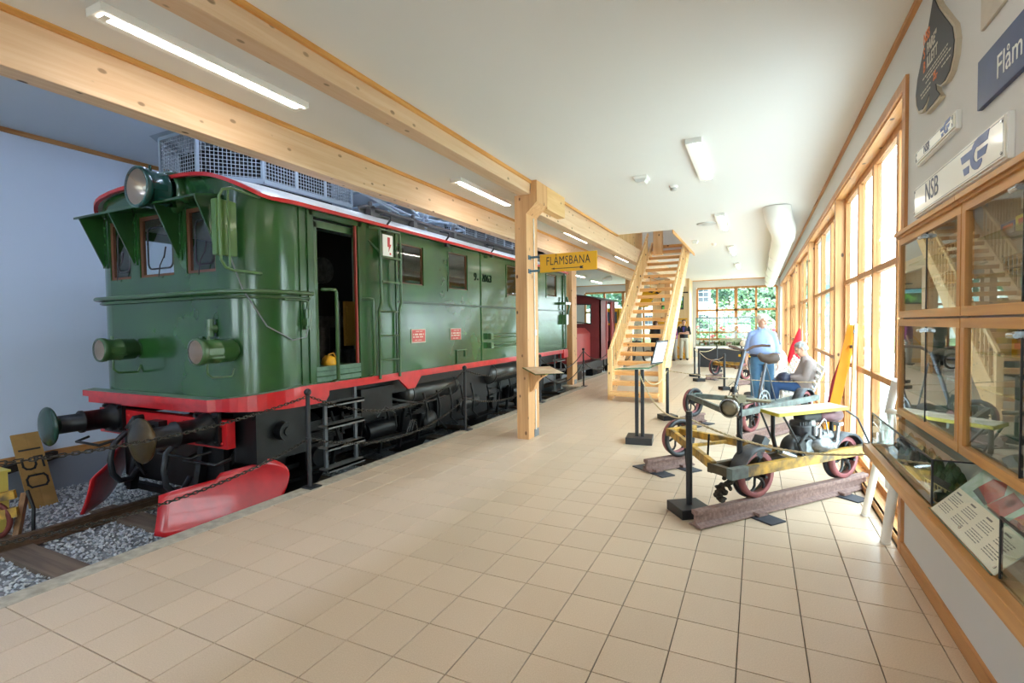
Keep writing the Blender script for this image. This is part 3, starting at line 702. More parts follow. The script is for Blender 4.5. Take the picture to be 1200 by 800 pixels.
# --- snow plough: two blades, curved, swept outwards
def blade(sg):
    """sg=+1 towards the walkway"""
    b = MB(); vs = []; m = 8
    ts = [.0, .08, .16, .24, .32, .385, .42, .48, .55, .62, .70, .77, .83, .88, .92, .955, .98, .994, 1.0]; n = len(ts)-1
    for t in ts:
        x = XC + sg*(.62+.88*t); y = 2.92 + .80*t + .05*sin(pi*t)
        hi = -.03+.24*t+(.05 if t >= .42 else 0); lo = -.43
        if t > .70: hi = .06+.19*sqrt(max(0, 1-((t-.70)/.30)**2))
        if t > .45: lo = .06-.49*sqrt(max(0, 1-((t-.45)/.55)**2))
        if t < .06: lo += .03; hi -= .01
        for j in range(m+1):
            s_ = (lo+(hi-lo)*j/m+.43)/.70; z = lo+(hi-lo)*j/m; off = -.12*(1-s_)**2-.03*s_**3
            vs.append((x+sg*off*-.6, y+off, z))
    fs = [(i*(m+1)+j, (i+1)*(m+1)+j, (i+1)*(m+1)+j+1, i*(m+1)+j+1) for i in range(n) for j in range(m)]
    if sg < 0: fs = [tuple(reversed(f)) for f in fs]
    b.add(vs, fs, 0, True); o = b.build('plough_blade', M['red'], loco)
    so = o.modifiers.new('solid', 'SOLIDIFY'); so.thickness = .018; so.offset = -1
for sg in (1, -1): blade(sg)
b = MB(); b.bar((-6.8, 3.36, -.22), (-5.1, 3.36, -.22), .07, .07); b.bar((-6.55, 3.28, -.25), (-6.55, 3.4, .4), .08, .08); b.bar((-5.35, 3.28, -.25), (-5.35, 3.4, .4), .08, .08); b.bar((-5.15, 3.5, .1), (-5.05, 3.7, .45), .06, .06)
b.box(-6.9, -5.05, 3.4, 3.46, -.15, .38)
b.build('plough_frame', M['iron'], loco)
# --- head lamps
def lamp(x, z, r, y1, y0, name, m_):
    b = MB(); L_ = y0-y1
    b.lathe((x, y0, z), -Y, [(r*.75, 0), (r*.75, .03), (r*1.0, .04), (r*1.02, L_*.45), (r*1.07, L_*.46), (r*1.07, L_*.52), (r*1.02, L_*.53), (r*1.04, L_-.07), (r*1.12, L_-.06), (r*1.15, L_-.03), (r*1.12, L_), (r*.98, L_)], 28)
    b.cyl((x+r*.2, y1+.12, z+r*.95), (x+r*.2, y1+.12, z+r*1.3), .016, n=8); b.cyl((x-r*.95, y1+.06, z), (x-r*1.3, y1+.06, z), .014, n=8); b.box(x+r*.9, x+r*1.08, y1+.06, y1+.2, z-.03, z+.03); b.bar((x+r*.75, y1+.02, z-r*.5), (x+r*.95, y1+.22, z-r*.5), .015, .015)
    o = b.build(name, m_, loco)
    b = MB(); b.lathe((x, y1+.16, z), -Y, [(.02, -.02), (r*.5, .0), (r*.9, .10), (r*.98, .15)], 24); b.build('reflector', mat('reflector', (196, 186, 180), .3, .7), o)
    b = MB(); b.lathe((x, y1, z), -Y, [(r*1.0, 0), (r*.7, .012), (0, .018)], 24); b.build('lamp_glass', M['lens'], o)
    b = MB(); b.ball((x, y1+.10, z), r*.16, 10, 8); b.build('bulb', M['white'], o)
    return o
lamp(-6.43, 1.385, .115, 2.95, F0, 'headlamp', M['green2']); lamp(-4.80, 1.38, .115, 2.98, F0+.05, 'headlamp', M['green2'])
lamp(-5.66, 3.05, .185, 2.97, F0+.1, 'roof_headlamp', mat('teal_green', (24, 70, 62), .25, coat=.5))
b = MB(); b.box(-5.83, -5.49, F0-.10, F0+.1, 2.88, 2.99); b.lathe((-5.66, F0-.06, 3.05), -Y, [(.24, -.1), (.24, .0), (.2, .02)], 24); b.build('lamp_bracket', M['green'], loco)
b = MB()
for x in (-6.43, -4.80): b.tube([(x+.05, 3.06, 1.27), (x+.05, 3.06, 1.17), (x+.06, 3.1, 1.13), (x+.06, 3.3, 1.12), (x+.06, 3.33, 1.2)], .012)
b.lathe((-5.02, F0, 1.60), -Y, [(.045, 0), (.045, .05), (.03, .06), (.03, .08), (0, .08)], 12); b.cyl((-5.02, F0-.05, 1.52), (-5.02, F0-.05, 1.70), .035, n=10); b.box(-5.26, -5.20, F0-.02, F0, 1.44, 1.52)
pieces(b, 'lamp_fitting', M['green2'], loco)
# --- sun visor with triangular brackets
b = MB(); b.prism([(-7.10, F0, 2.93), (-7.10, F0, 2.955), (-7.10, F0-.27, 2.905), (-7.10, F0-.27, 2.88)], (2.25, 0, 0))
vis = b.build('sun_visor', M['green'], loco, .004)
for x in (-7.03, -6.41, -5.57, -4.90):
    b = MB(); b.prism([(x-.01, F0+.0, 2.94), (x-.01, F0, 2.36), (x-.01, F0-.02, 2.36), (x-.01, F0-.25, 2.89)], (.02, 0, 0)); b.box(x-.03, x+.05, F0-.012, F0, 2.34, 2.92)
    for k in range(5): b.ball((x+.03, F0-.012, 2.42+k*.1), .009, 6, 4)
    b.build('visor_bracket', M['green'], vis)
# --- handrail round the nose
b = MB(); P = plan(.10, 10, True); P = P[1:-1]
b.tube([(-7.42, F0+.3, 1.97), *[(x, y, 1.97) for x, y in P[3:]], (SX+.10, 4.0, 1.965)], .022, 10); P2 = plan(.05, 10, True)[1:-1]
b.tube([*[(x, y, 1.92) for x, y in P2[2:]], (SX+.05, 4.0, 1.915)], .014, 8)
for x, y in (P[4], P[9], P[12], P[17], P[20]): b.bar((x, y, 1.965), (x+(XC-x)*.06, y+.1, 1.965), .02, .02)
b.build('nose_handrail', M['green2'], loco)
# --- mirror frame and flap on the corner
b = MB(); T = [(-4.56, 3.62, 2.92), (-4.58, 3.24, 2.96), (-4.59, 3.16, 2.93), (-4.6, 3.13, 2.86), (-4.6, 3.13, 2.26), (-4.59, 3.17, 2.19), (-4.58, 3.24, 2.165), (-4.56, 3.64, 2.16)]
b.tube(T, .014, 8); b.tube([(-4.6, 3.22, 2.94), (-4.6, 3.22, 2.2)], .012, 8)
for z in (2.92, 2.16): b.box(-4.60, -4.53, 3.58, 3.66, z-.05, z+.05)
mf = b.build('mirror_bracket', mat('light_green_tube', (74, 108, 56), .3, coat=.4), loco)
b = MB(); b.box(-4.72, -4.64, 3.12, 3.34, 2.31, 2.85); b.build('mirror', mat('mirror_green', (70, 104, 40), .3, coat=.5), mf, .015)
b = MB(); b.tube([(-4.63, 3.25, 2.3), (-4.60, 3.34, 2.0), (-4.52, 3.55, 1.62), (-4.42, 3.78, 1.47), (-4.38, 3.92, 1.50), (-4.38, 3.96, 1.62)], .008, 6); b.build('cable', M['grey'], mf)
b = MB(); b.cyl((-4.40, 3.97, 1.58), (-4.40, 3.97, 1.80), .035, n=10); b.box(-4.46, -4.37, 3.93, 4.0, 1.62, 1.70); b.tube([(-4.40, 3.97, 1.78), (-4.40, 3.97, 1.88), (-4.42, 3.9, 1.90), (-4.44, 3.7, 1.9)], .014); b.build('socket', M['green2'], loco)
# --- door handrails, roof ladder
b = MB(); b.tube([(SX, 4.22, 2.03), (SX+.09, 4.24, 2.03), (SX+.09, 4.33, 2.03), (SX+.09, 4.35, 2.0), (SX+.09, 4.35, 1.0), (SX, 4.35, .97)], .020, 8); b.build('door_handrail', M['green2'], loco)
b = MB(); b.tube([(SX, 4.86, 1.95), (SX+.08, 4.88, 1.95), (SX+.08, 4.97, 1.95), (SX+.08, 4.98, 1.9), (SX+.08, 4.98, 1.0), (SX, 4.98, .97)], .018, 8); b.build('door_handrail', M['green2'], loco)
lad = None; b = MB()
for y in (5.10, 5.50):
    s_ = -1 if y < 5.3 else 1
    b.tube([(SX+.02, y-.1, 2.87), (SX+.10, y-.0, 2.86), (SX+.11, y+.0, 2.72), (SX+.11, y, 1.92), (SX+.05, y+.02, 1.80), (SX+.05, y+.02, .92)], .019, 8)
    b.tube([(SX, y-s_*-.1, 2.70), (SX+.11, y, 2.55)], .014, 6)
lad = b.build('roof_ladder', M['green2'], loco)
for z in (2.85, 2.50, 2.18, 1.80, 1.48, 1.16):
    xx = SX+.11 if z > 1.9 else SX+.05; sh = 0 if z > 1.9 else .02
    b = MB(); (b.box(xx-.03, xx+.03, 5.10+sh, 5.50+sh, z-.012, z+.012) if z > 1.9 and z < 2.8 else b.cyl((xx, 5.10+sh, z), (xx, 5.50+sh, z), .011, n=8)); b.build('rung', M['green2'], lad)
# --- warning sign, number, plates, grab bars
b = MB(); b.box(SX+.085, SX+.092, 5.17, 5.37, 2.52, 2.80); ws = b.build('voltage_sign', M['white'], loco, .012)
b = MB(); b.prism([(SX+.094, 5.26, 2.77), (SX+.094, 5.31, 2.77), (SX+.094, 5.305, 2.68), (SX+.094, 5.335, 2.68), (SX+.094, 5.28, 2.58), (SX+.094, 5.285, 2.645), (SX+.094, 5.26, 2.645)], (.002, 0, 0)); b.box(SX+.093, SX+.0945, 5.30, 5.33, 2.545, 2.57); b.build('lightning_bolt', M['red'], ws)
MY = lambda x, y, z: plane_M((x, y, z), (0, 1, 0), (0, 0, 1))
NG = mat('number_green', (10, 16, 12), .9, spec=.1); text('lettering', '9', MY(SX+.003, 7.70, 2.45), .19, NG, loco, 1.05, .006); text('lettering', '2063', MY(SX+.003, 8.11, 2.45), .19, NG, loco, 1.0, .006)
b = MB(); b.box(SX, SX+.008, 7.775, 7.80, 2.405, 2.43); b.build('full_stop', NG, loco)
for k, y in enumerate((6.01, 7.02)):
    b = MB(); b.box(SX, SX+.012, y-.17, y+.17, 1.36, 1.56) if k == 0 else b.box(SX, SX+.012, y-.16, y+.16, 1.375, 1.56)
    p_ = b.build('builder_plate', mat('plate_rim_%d' % k, (196, 190, 176), .4), loco)
    b = MB(); b.box(SX+.012, SX+.015, y-.155 if k == 0 else y-.145, y+.155 if k == 0 else y+.145, 1.375, 1.548); b.build('plate_field', mat('plate_red', (190, 62, 56), .4), p_)
    b = MB()
    for row, (z, wd, hh) in enumerate(((1.525, .18, .010), (1.483, .27, .022), (1.446, .27, .018), (1.40, .19, .012))):
        n_ = int(wd/.02); 
        for i in range(n_):
            if (i*7+row*3) % 5 != 0: b.box(SX+.015, SX+.018, y-wd/2+i*.02, y-wd/2+i*.02+.013, z-hh/2, z+hh/2)
    b.build('raised_lettering', mat('plate_letters', (226, 216, 200), .4), p_)
for z in (1.40, 1.235):
    b = MB(); b.tube([(SX+.06, 8.12, z-.03), (SX+.06, 9.9, z-.03)], .014, 8); b.tube([(SX+.06, 8.12, z+.03), (SX+.06, 9.9, z+.03)], .014, 8)
    for y in (8.15, 9.6): b.box(SX, SX+.085, y-.05, y+.05, z-.055, z+.055)
    b.build('flag_holder', M['green2'], loco)
b = MB(); b.box(SX, SX+.03, 7.02, 7.34, 1.19, 1.205); b.box(SX, SX+.02, 7.03, 7.05, .98, 1.19); b.box(SX, SX+.02, 7.30, 7.32, 1.08, 1.19); pieces(b, 'lamp_iron', M['green2'], loco)
b = MB()
for y in (5.3, 6.7, 8.2, 9.7): b.tube([(SX+.05, y, 2.93), (SX+.10, y+.02, 3.0), (SX+.09, y+.04, 3.05), (SX-.05, y, 3.09)], .014, 6); b.box(SX+.05, SX+.09, y-.03, y+.05, 2.84, 2.89)
pieces(b, 'roof_hook', M['iron'], loco)
# --- rear corner fittings
b = MB(); b.tube([(SX+.04, 12.2, 2.85), (SX+.04, 12.2, 1.0)], .03, 8); b.box(SX, SX+.16, 11.9, 12.28, 2.1, 2.16); b.tube([(SX+.1, 12.15, 2.3), (SX+.14, 12.2, 2.05), (SX+.08, 12.2, 1.75)], .03); b.box(SX, SX+.12, 12.05, 12.2, 1.6, 1.85); b.build('rear_fitting', M['green2'], loco)
# --- running gear
def wheel(y, x, sg):
    b = MB(); b.lathe((x-sg*.065, y, .05), X*sg, [(0, .02), (.10, 0), (.10, .03), (.36, .05), (.40, .02), (.50, .02), (.50, .115), (.535, .115), (.535, .14), (.12, .14)], 28); b.build('wheel', M['iron'], bogie)
for by in (5.55, 10.05):
    b = MB()
    for sg in (1, -1):
        xs_ = XC+sg*1.02
        b.holed((xs_-.02, by-1.85, -.05), Y, Z, X*.04, 3.7, .50, [(.35, .80, .05, .34), (1.25, 2.4, .06, .30), (2.9, 3.3, .05, .34)])
        for ay in (-1.15, 1.15):
            b.box(xs_-.05, xs_+.12, by+ay-.15, by+ay+.15, -.10, .20); b.cyl((xs_+.12, by+ay, .05), (xs_+.19, by+ay, .05), .11, n=16)
            for k in range(6): b.box(xs_+.02, xs_+.11, by+ay-.5+k*.07, by+ay+.5-k*.07, .22+k*.018, .236+k*.018)
            b.bar((xs_+.06, by+ay-.5, .23), (xs_+.06, by+ay-.5, .5), .04, .04); b.bar((xs_+.06, by+ay+.5, .23), (xs_+.06, by+ay+.5, .5), .04, .04)
        b.cyl((xs_+.08, by-.28, .15), (xs_+.08, by+.28, .15), .13, n=16); b.bar((xs_+.05, by-1.7, -.18), (xs_+.05, by+1.7, -.18), .04, .03)
        for k in range(5): b.bar((xs_+.1, by-.9+k*.45, -.2), (xs_+.08, by-.75+k*.45, .3), .03, .05)
        for k in range(6): b.tube([(xs_+.13, by-1.4+k*.5, .55), (xs_+.16, by-1.35+k*.5, .3), (xs_+.1, by-1.2+k*.5, .02)], .016, 6)
    b.box(XC-1, XC+1, by-1.8, by-1.7, -.05, .35); b.box(XC-1, XC+1, by+1.7, by+1.8, -.05, .35); b.box(XC-.9, XC+.9, by-.3, by+.3, -.1, .6)
    bogie = b.build('bogie', M['iron'], loco)
    for ay in (-1.15, 1.15):
        for sg in (1, -1): wheel(by+ay, XC+sg*.7525, sg)
        b = MB(); b.cyl((XC-.8, by+ay, .05), (XC+.8, by+ay, .05), .08, n=12); b.cyl((XC-.4, by+ay, .05), (XC+.4, by+ay, .05), .36, n=20); pieces(b, 'axle', M['iron'], bogie)
b = MB(); b.box(XC-1.25, XC+1.25, F0+.15, R0-.1, .70, .86); b.box(XC-1.32, XC-1.24, F0+.1, R0, .52, .86); b.box(XC+1.24, XC+1.32, F0+.1, R0, .66, .86); b.box(XC-1.2, XC+1.2, 6.9, 8.6, -.05, .7); b.box(SX-.28, SX-.08, 4.9, 5.5, .45, .8); b.box(SX-.5, SX-.15, 3.45, 4.1, .2, .74); b.cyl((SX-.2, 3.75, .5), (SX-.05, 3.75, .5), .10, n=16); b.cyl((SX-.22, 3.75, .5), (SX-.03, 3.75, .5), .05, n=12)
b.build('underframe', M['iron'], loco)
b = MB(); b.box(SX-.55, SX-.38, 6.6, 7.9, .0, .40); b.cyl((SX-.36, 7.5, .2), (SX-.36, 8.2, .2), .13, n=18); b.tube([(SX-.15, 4.9, .62), (SX-.12, 5.3, .66), (SX-.12, 5.9, .5), (SX-.15, 6.3, .42), (SX-.15, 6.9, .46)], .022, 6); b.tube([(SX-.1, 5.2, .40), (SX-.08, 5.35, .52), (SX-.08, 5.55, .40), (SX-.1, 5.6, .2)], .015, 6); b.lathe((SX-.1, 6.4, .14), X, [(.16, 0), (.16, .03), (.12, .03), (.12, .05), (0, .05)], 20)
for k in range(5): b.tube([(SX-.06, 6.2+.35*k, .6), (SX-.04, 6.25+.35*k, .35), (SX-.1, 6.3+.35*k, .1), (SX-.1, 6.5+.35*k, -.05)], .018, 6)
b.bar((SX-.1, 4.6, .48), (SX-.1, 5.9, .48), .03, .05); b.bar((SX-.05, 5.5, -.25), (SX-.05, 11.5, -.25), .03, .03); b.bar((SX-.1, 4.9, .1), (SX-.1, 6.4, .05), .12, .02)
for k in range(3): b.tube([(SX-.02, 5.72+.06*k, .1), (SX+.0, 5.8+.04*k, .26), (SX-.02, 5.95, .16+.04*k), (SX-.04, 6.0, .06)], .012, 6)
b.build('brake_gear', mat('greasy_iron', (58, 58, 58), .35, .5, var=.5, scale=14), loco)
for (ya, yb, zc, rr) in ((5.98, 7.3, .60, .165), (8.55, 9.95, .66, .19)):
    b = MB(); b.lathe((SX-.28, ya, zc), Y, [(0, -.06), (rr*.6, -.05), (rr, 0), (rr, yb-ya), (rr*.6, yb-ya+.05), (0, yb-ya+.06)], 24)
    for yy in (ya+.06, yb-.1): b.cyl((SX-.28, yy, zc), (SX-.28, yy+.04, zc), rr+.012, n=24)
    b.build('air_tank', mat('tank_black', (70, 68, 66), .28, .5), loco)
def foot_steps(y0, y1, x):
    b = MB()
    for y in (y0, y1): b.box(x-.015, x+.015, y-.02, y+.02, -.05, .87)
    o = b.build('entry_steps', mat('grey_steps', (96, 98, 102), .45, .4), loco)
    for z in (.72, .47, .22, -.03):
        b = MB(); b.box(x-.06, x+.10, y0-.05, y1+.06, z-.012, z+.012); b.box(x+.085, x+.10, y0-.05, y1+.06, z-.03, z+.012); b.build('step', mat('step_tread', (118, 118, 116), .5, .4), o)
foot_steps(4.24, 4.72, SX-.02); foot_steps(11.55, 11.98, SX-.02)
# --- roof equipment: resistor cages, running board, pantograph
def cage(pl_, z0, z1, name, lid=True):
    """pl_: plan polygon of the cage"""
    n_ = len(pl_); b = MB(); P0 = [V(x, y, z0) for x, y in pl_]; P1 = [V(x, y, z1) for x, y in pl_]
    for i in range(n_):
        b.bar(P0[i], P1[i], .035, .035); j = (i+1) % n_
        b.bar(P0[i], P0[j], .05, .05); b.bar(P1[i], P1[j], .04, .04)
    c_ = sum(P1, Vector())/n_
    if lid:
        O = [c_+(p-c_)*1.12+Z*.02 for p in P1]; U = [c_+(p-c_)*.9+Z*.13 for p in P1]; b.strip(O, U, 0, False, True); b.add(U, [tuple(range(n_))]); b.add(O, [tuple(reversed(range(n_)))])
    cg = b.build(name, M['cage'], loco)
    g = MB()
    for i in range(n_):
        j = (i+1) % n_; d = P0[j]-P0[i]; L_ = d.length; d.normalize()
        if d.cross(Z).dot((P0[i]+P0[j])/2-V(c_.x, c_.y, z0)) < -10: continue
        m_ = max(1, round(L_/.45))
        for k in range(1, m_): g.bar(P0[i]+d*(L_*k/m_), P1[i]+d*(L_*k/m_), .03, .03)
        if (P0[i]+P0[j]).x/2 < XC-.8 : continue
        s_ = .042
        for k in range(int(L_/s_)): g.bar(P0[i]+d*(s_*k), P1[i]+d*(s_*k), .0055, .0055)
        for k in range(int((z1-z0)/s_)): g.bar(P0[i]+Z*(s_*k), P0[j]+Z*(s_*k), .0055, .0055)
    g.build('wire_mesh', mat('wire_grey', (176, 184, 194), .5), cg)
    g = MB(); ym, yM = min(y for _, y in pl_)+.25, max(y for _, y in pl_)-.15
    for k in range(4): g.box(XC-.55, XC+.55, ym+.12, yM, z0+.02+k*.1, z0+.08+k*.1)
    for k in range(14): g.box(XC-.56+k*.08, XC-.54+k*.08, ym+.10, yM+.02, z0, z1-.04)
    g.build('resistor', M['dark'], cg)
cage([(-6.29, 3.58), (-5.62, 3.58), (-5.19, 4.08), (-5.19, 5.5), (-6.71, 5.5), (-6.71, 4.08)], 3.31, 3.82, 'resistor_cage')
cage([(-6.71, 8.6), (-5.19, 8.6), (-5.19, 11.6), (-6.71, 11.6)], 3.30, 3.66, 'resistor_cage')
b = MB(); b.box(-5.12, -4.97, 5.55, 11.9, 3.295, 3.325); b.box(-5.11, -5.09, 5.55, 11.9, 3.235, 3.295)
for y in (5.7, 6.7, 7.9, 9.2, 10.5): b.box(-5.07, -4.97, y-.04, y+.04, 3.15, 3.34); b.cyl((-5.02, y, 3.3), (-5.02, y, 3.40), .03, n=8)
b.build('running_board', mat('roof_board', (110, 104, 104), .6), loco)
b = MB()
pt = [(-5.2, 5.65, 3.54), (-5.2, 6.6, 3.62), (-5.2, 7.6, 3.56), (-5.2, 8.5, 3.46)]
for x in (-5.15, -6.7): b.tube([(x, *p[1:]) for p in pt], .022); b.tube([(x, 5.65, 3.54), (x, 6.9, 3.42), (x, 8.0, 3.50)], .018); b.tube([(x, 5.7, 3.53), (x, 6.5, 3.40)], .018); b.tube([(x, 6.6, 3.62), (x, 7.1, 3.44)], .018)
for y, z in ((5.65, 3.54), (6.6, 3.62), (7.6, 3.56), (8.5, 3.46)): b.tube([(-5.15, y, z), (-6.7, y, z)], .02)
b.tube([(-5.15, 6.6, 3.62), (-6.7, 7.6, 3.56)], .016); b.tube([(-5.15, 7.6, 3.56), (-6.7, 6.6, 3.62)], .016)
pan = b.build('pantograph', mat('blue_grey_paint', (172, 188, 204), .4), loco)
for y in (7.15, 8.05):
    for x in (-5.15, -6.7):
        b = MB(); b.lathe((x, y, 3.20), Z, [(.05, 0), (.05, .03), (.08, .04), (.05, .06), (.08, .08), (.05, .10), (.08, .12), (.05, .14), (.03, .16), (.03, .32)], 14); b.lathe((x, y-.12, 3.50), Y, [(.0, 0), (.06, .02), (.06, .1), (.04, .11), (.06, .14), (.06, .22), (0, .24)], 12); b.build('insulator', mat('insulator_blue', (150, 168, 190), .3), pan)

t = thing('yellow_bag', 'yellow bag lying on the floor inside the open locomotive door', 'bag', (-4.66, 4.5, 1.15))
b = MB(); b.lathe((-4.66, 4.5, 1.12), Z, [(0, .0), (.085, .0), (.09, .05), (.075, .11), (.04, .14), (0, .145)], 14); b.build('body', mat('bag_yellow', (226, 160, 24), .5), t)
b = MB(); b.tube([(-4.62, 4.42, 1.2), (-4.60, 4.45, 1.28), (-4.60, 4.52, 1.29), (-4.60, 4.57, 1.2)], .010, 6); b.build('strap', mat('bag_strap', (190, 130, 20), .5), t)
# ================================================================ chain barrier along the platform edge
SY = [.62, 3.615, 6.62, 9.6, 12.5, 15.4, 18.3]
SLAB = ['stanchion of the chain barrier left of the frame, on the platform edge', 'black stanchion in front of the red plough, nearest of the chain barrier in view', 'black stanchion beside the air tank, second of the chain barrier', 'black stanchion hidden behind the front glulam column',
        'black stanchion in front of the red railcar', 'black stanchion behind the foot of the staircase', 'farthest stanchion of the chain barrier']
proto = None
def stanchion(y, lab):
    t = thing('chain_stanchion', lab, 'stanchion', (-4.04, y, 0), 0, 'stanchions of the chain barrier')
    b = MB(); b.box(-4.09, -3.95, y-.07, y+.07, 0, .012); b.build('base_plate', M['black'], t)
    b = MB(); b.cyl((-4.04, y, .01), (-4.04, y, .94), .021, n=12); b.cyl((-4.04, y, .46), (-4.04, y, .50), .03, n=12); b.build('post', M['black'], t)
    b = MB(); b.ball((-4.04, y, .955), .036, 14, 10); b.build('ball_cap', M['black'], t)
for y, lab in zip(SY, SLAB): stanchion(y, lab)
def catenary(p0, p1, sag, n):
    p0, p1 = Vector(p0), Vector(p1)
    return [p0.lerp(p1, i/n) - Z*(4*sag*(i/n)*(1-i/n)) for i in range(n+1)]
def chain_link():
    b = MB(); P = []
    for k in range(12):
        a = 2*pi*k/12; P.append((.0115*cos(a), .0, .014*sin(a)+(.010 if sin(a) >= 0 else -.010)))
    b.tube(P, .0046, 5, 0, True); return b
lm = chain_link().mesh('link', M['chain'])
def chain(p0, p1, sag, lab, single):
    t = thing('barrier_chain', lab, 'chain', ((Vector(p0)+Vector(p1))/2), 0, 'chains of the barrier')
    L_ = (Vector(p1)-Vector(p0)).length*(1+2.667*(sag/(Vector(p1)-Vector(p0)).length)**2); n = int(L_/.036); P = catenary(p0, p1, sag, n); bigm = MB()
    for i in range(n):
        c = (P[i]+P[i+1])/2; d = (P[i+1]-P[i]).normalized(); a, b2 = frame_of(d)
        if i % 2: a, b2 = b2, -a
        R = Matrix((a, b2, d)).transposed()
        if single and px(c)[0] > -5:
            o = link_mesh('link', lm, t); o.location = c-t.location; o.rotation_euler = R.to_euler()
        else:
            bigm.add([R @ v.co + c for v in lm.vertices], [list(p.vertices) for p in lm.polygons], 0, True)
    if bigm.v:
        o = bigm.build('chain_links', M['chain'], t)
        o['kind'] = 'stuff'
UP, LO = .91, .48
cl = ['left of the front stanchion', 'between the front stanchion and the second one', 'from the second stanchion to the glulam column', 'running past the rear of the locomotive', 'in front of the red railcar', 'in the far part of the barrier']
for k in range(6):
    s1, s2 = ((.13, .20), (.34, .27), (.20, .2), (.34, .36), (.30, .3), (.3, .3))[k]
    chain((-4.04, SY[k]+.02, UP), (-4.04, SY[k+1]-.02, UP), s1, 'upper chain '+cl[k], k < 2)
    chain((-4.04, SY[k]+.02, LO if k < 3 else .62), (-4.04, SY[k+1]-.02, LO if k < 3 else .62), s2, 'lower chain '+cl[k], k == 0)

# ================================================================ staircase
st = thing('staircase', 'open pine staircase with railings climbing through the ceiling', 'staircase', (-2.32, 10.4, 0))
RI, RU, SY0 = .1935, .262, 10.2
def sz(y): return RI*(1+(y-SY0)/RU)
XL, XR = -2.79, -1.75
ang = Vector((0, RU, RI)).normalized()
for x, nm in ((XL, 0), (XR, 1)):
    b = MB(); ya, yb = 10.44, 15.25
    b.prism([(x-.022, ya, .0), (x-.022, ya, sz(ya)+.16-.1), (x-.022, yb, sz(yb)+.06), (x-.022, yb, sz(yb)-.24), (x-.022, ya+.30, .0)], (.044, 0, 0)); b.build('stringer', M['stair_y'], st, .003)
    b = MB(); b.box(x-.045, x+.045, 10.40, 10.49, 0, 1.06); b.build('newel_post', M['stair_z'], st, .004)
    b = MB(); h = .86
    A = V(x, 10.45, 1.05); yb = 14.6; Bp = V(x, yb, 1.05+(yb-10.45)*RI/RU)
    b.bar(A, Bp, .07, .045, 0, X); b.build('handrail', M['stair_y'], st, .004)
    b = MB(); b.bar(A-Z*.70, Bp-Z*.70, .05, .04, 0, X); b.build('bottom_rail', M['stair_y'], st)
    y = 10.60
    while y < 14.55:
        zt = 1.03+(y-10.45)*RI/RU
        b = MB(); b.box(x-.016, x+.016, y-.016, y+.016, zt-.72, zt); b.build('baluster', M['stair_z'], st); y += .185
for k in range(1, 21):
    b = MB(); y = SY0+RU*(k-1); z = RI*k
    b.box(XL+.022, XR-.022, y+.01, y+.045, z-.085, z-.045); b.box(XL+.022, XR-.022, y, y+.27, z-.048, z); b.build('tread', M['stair_x'], st, .004)
t = thing('landing_railing', 'vertical boards of the upper railing seen through the stair opening', 'railing', (-3.08, 13, 3.87))
k = 0
for y in [11.2+.145*i for i in range(28)]:
    b = MB(); b.box(-3.10, -3.07, y, y+.10, 3.58, 4.9); b.build('board', M['stair_z'], t)
b = MB(); b.box(-3.14, -3.04, 11.1, 15.3, 4.9, 4.95); b.build('handrail', M['stair_y'], t)
b = MB(); b.box(-2.70, -2.45, 14.9, 15.1, 3.57, 4.9); props(b.build('timber_post', M['stair_z'], None), 'short timber post at the top left of the stairs', 'post')

# ================================================================ yellow hanging sign
t = thing('station_sign', 'yellow enamel sign reading FLÅMSBANA, hung from the front column', 'sign', (-2.3, 6.45, 2.44))
b = MB(); c0 = (-2.70, 6.45); c1 = (-1.885, 6.45)
b.box(-2.695, -1.885, 6.443, 6.457, 2.315, 2.56); sg = b.build('sign_board', M['yellow'], t, .003)
MF = lambda x, y, z: plane_M((x, y, z), (1, 0, 0), (0, 0, 1))
text('lettering', 'FLÅMSBANA', MF(-2.29, 6.4425, 2.458), .162, M['black'], sg, .66, .0006, 'CENTER', 1.08, 0)
b = MB(); b.box(-2.52, -2.10, 6.4415, 6.443, 2.353, 2.362); b.prism([(-2.53, 6.4415, 2.3575), (-2.48, 6.4415, 2.372), (-2.48, 6.4415, 2.343)], (0, .0015, 0)); b.prism([(-2.12, 6.4415, 2.374), (-2.07, 6.4415, 2.374), (-2.085, 6.4415, 2.3575), (-2.07, 6.4415, 2.341), (-2.12, 6.4415, 2.341)], (0, .0015, 0)); b.build('arrow', M['black'], sg)
for z in (2.345, 2.535):
    b = MB(); b.box(-2.86, -2.69, 6.452, 6.464, z-.014, z+.014); b.box(-2.86, -2.85, 6.42, 6.5, z-.03, z+.03); pieces(b, 'bracket', mat('blue_bracket', (76, 108, 128), .4, .4), t)

# ================================================================ info shelf on the column
t = thing('info_shelf', 'slanted glass info shelf fixed to the foot half of the front column', 'info shelf', (-2.65, 6.4, .97))
b = MB(); P = [(-2.93, 6.33, 1.0), (-2.60, 6.02, .94), (-2.26, 6.22, .945), (-2.60, 6.55, 1.005)]
b.prism([(x, y, z) for x, y, z in P], (0, 0, .012)); gs = b.build('glass_plate', glass('green_edge_glass', (196, 226, 214), .02, 1.5), t)
b = MB(); c_ = V(-2.6, 6.28, .985); b.prism([c_+(V(*p)-c_)*.94+Z*.013 for p in P], (0, 0, .002)); b.build('printed_sheet', mat('info_print', (206, 190, 166), .35, var=1, var_rgb=(176, 140, 106), scale=5), t)
b = MB(); b.prism([(-2.85, 6.42, .97), (-2.62, 6.42, .96), (-2.62, 6.42, .90), (-2.70, 6.42, .86), (-2.76, 6.42, .80), (-2.80, 6.42, .70), (-2.85, 6.42, .66)], (0, .10, 0)); b.build('wooden_bracket', M['pine_z'], t)

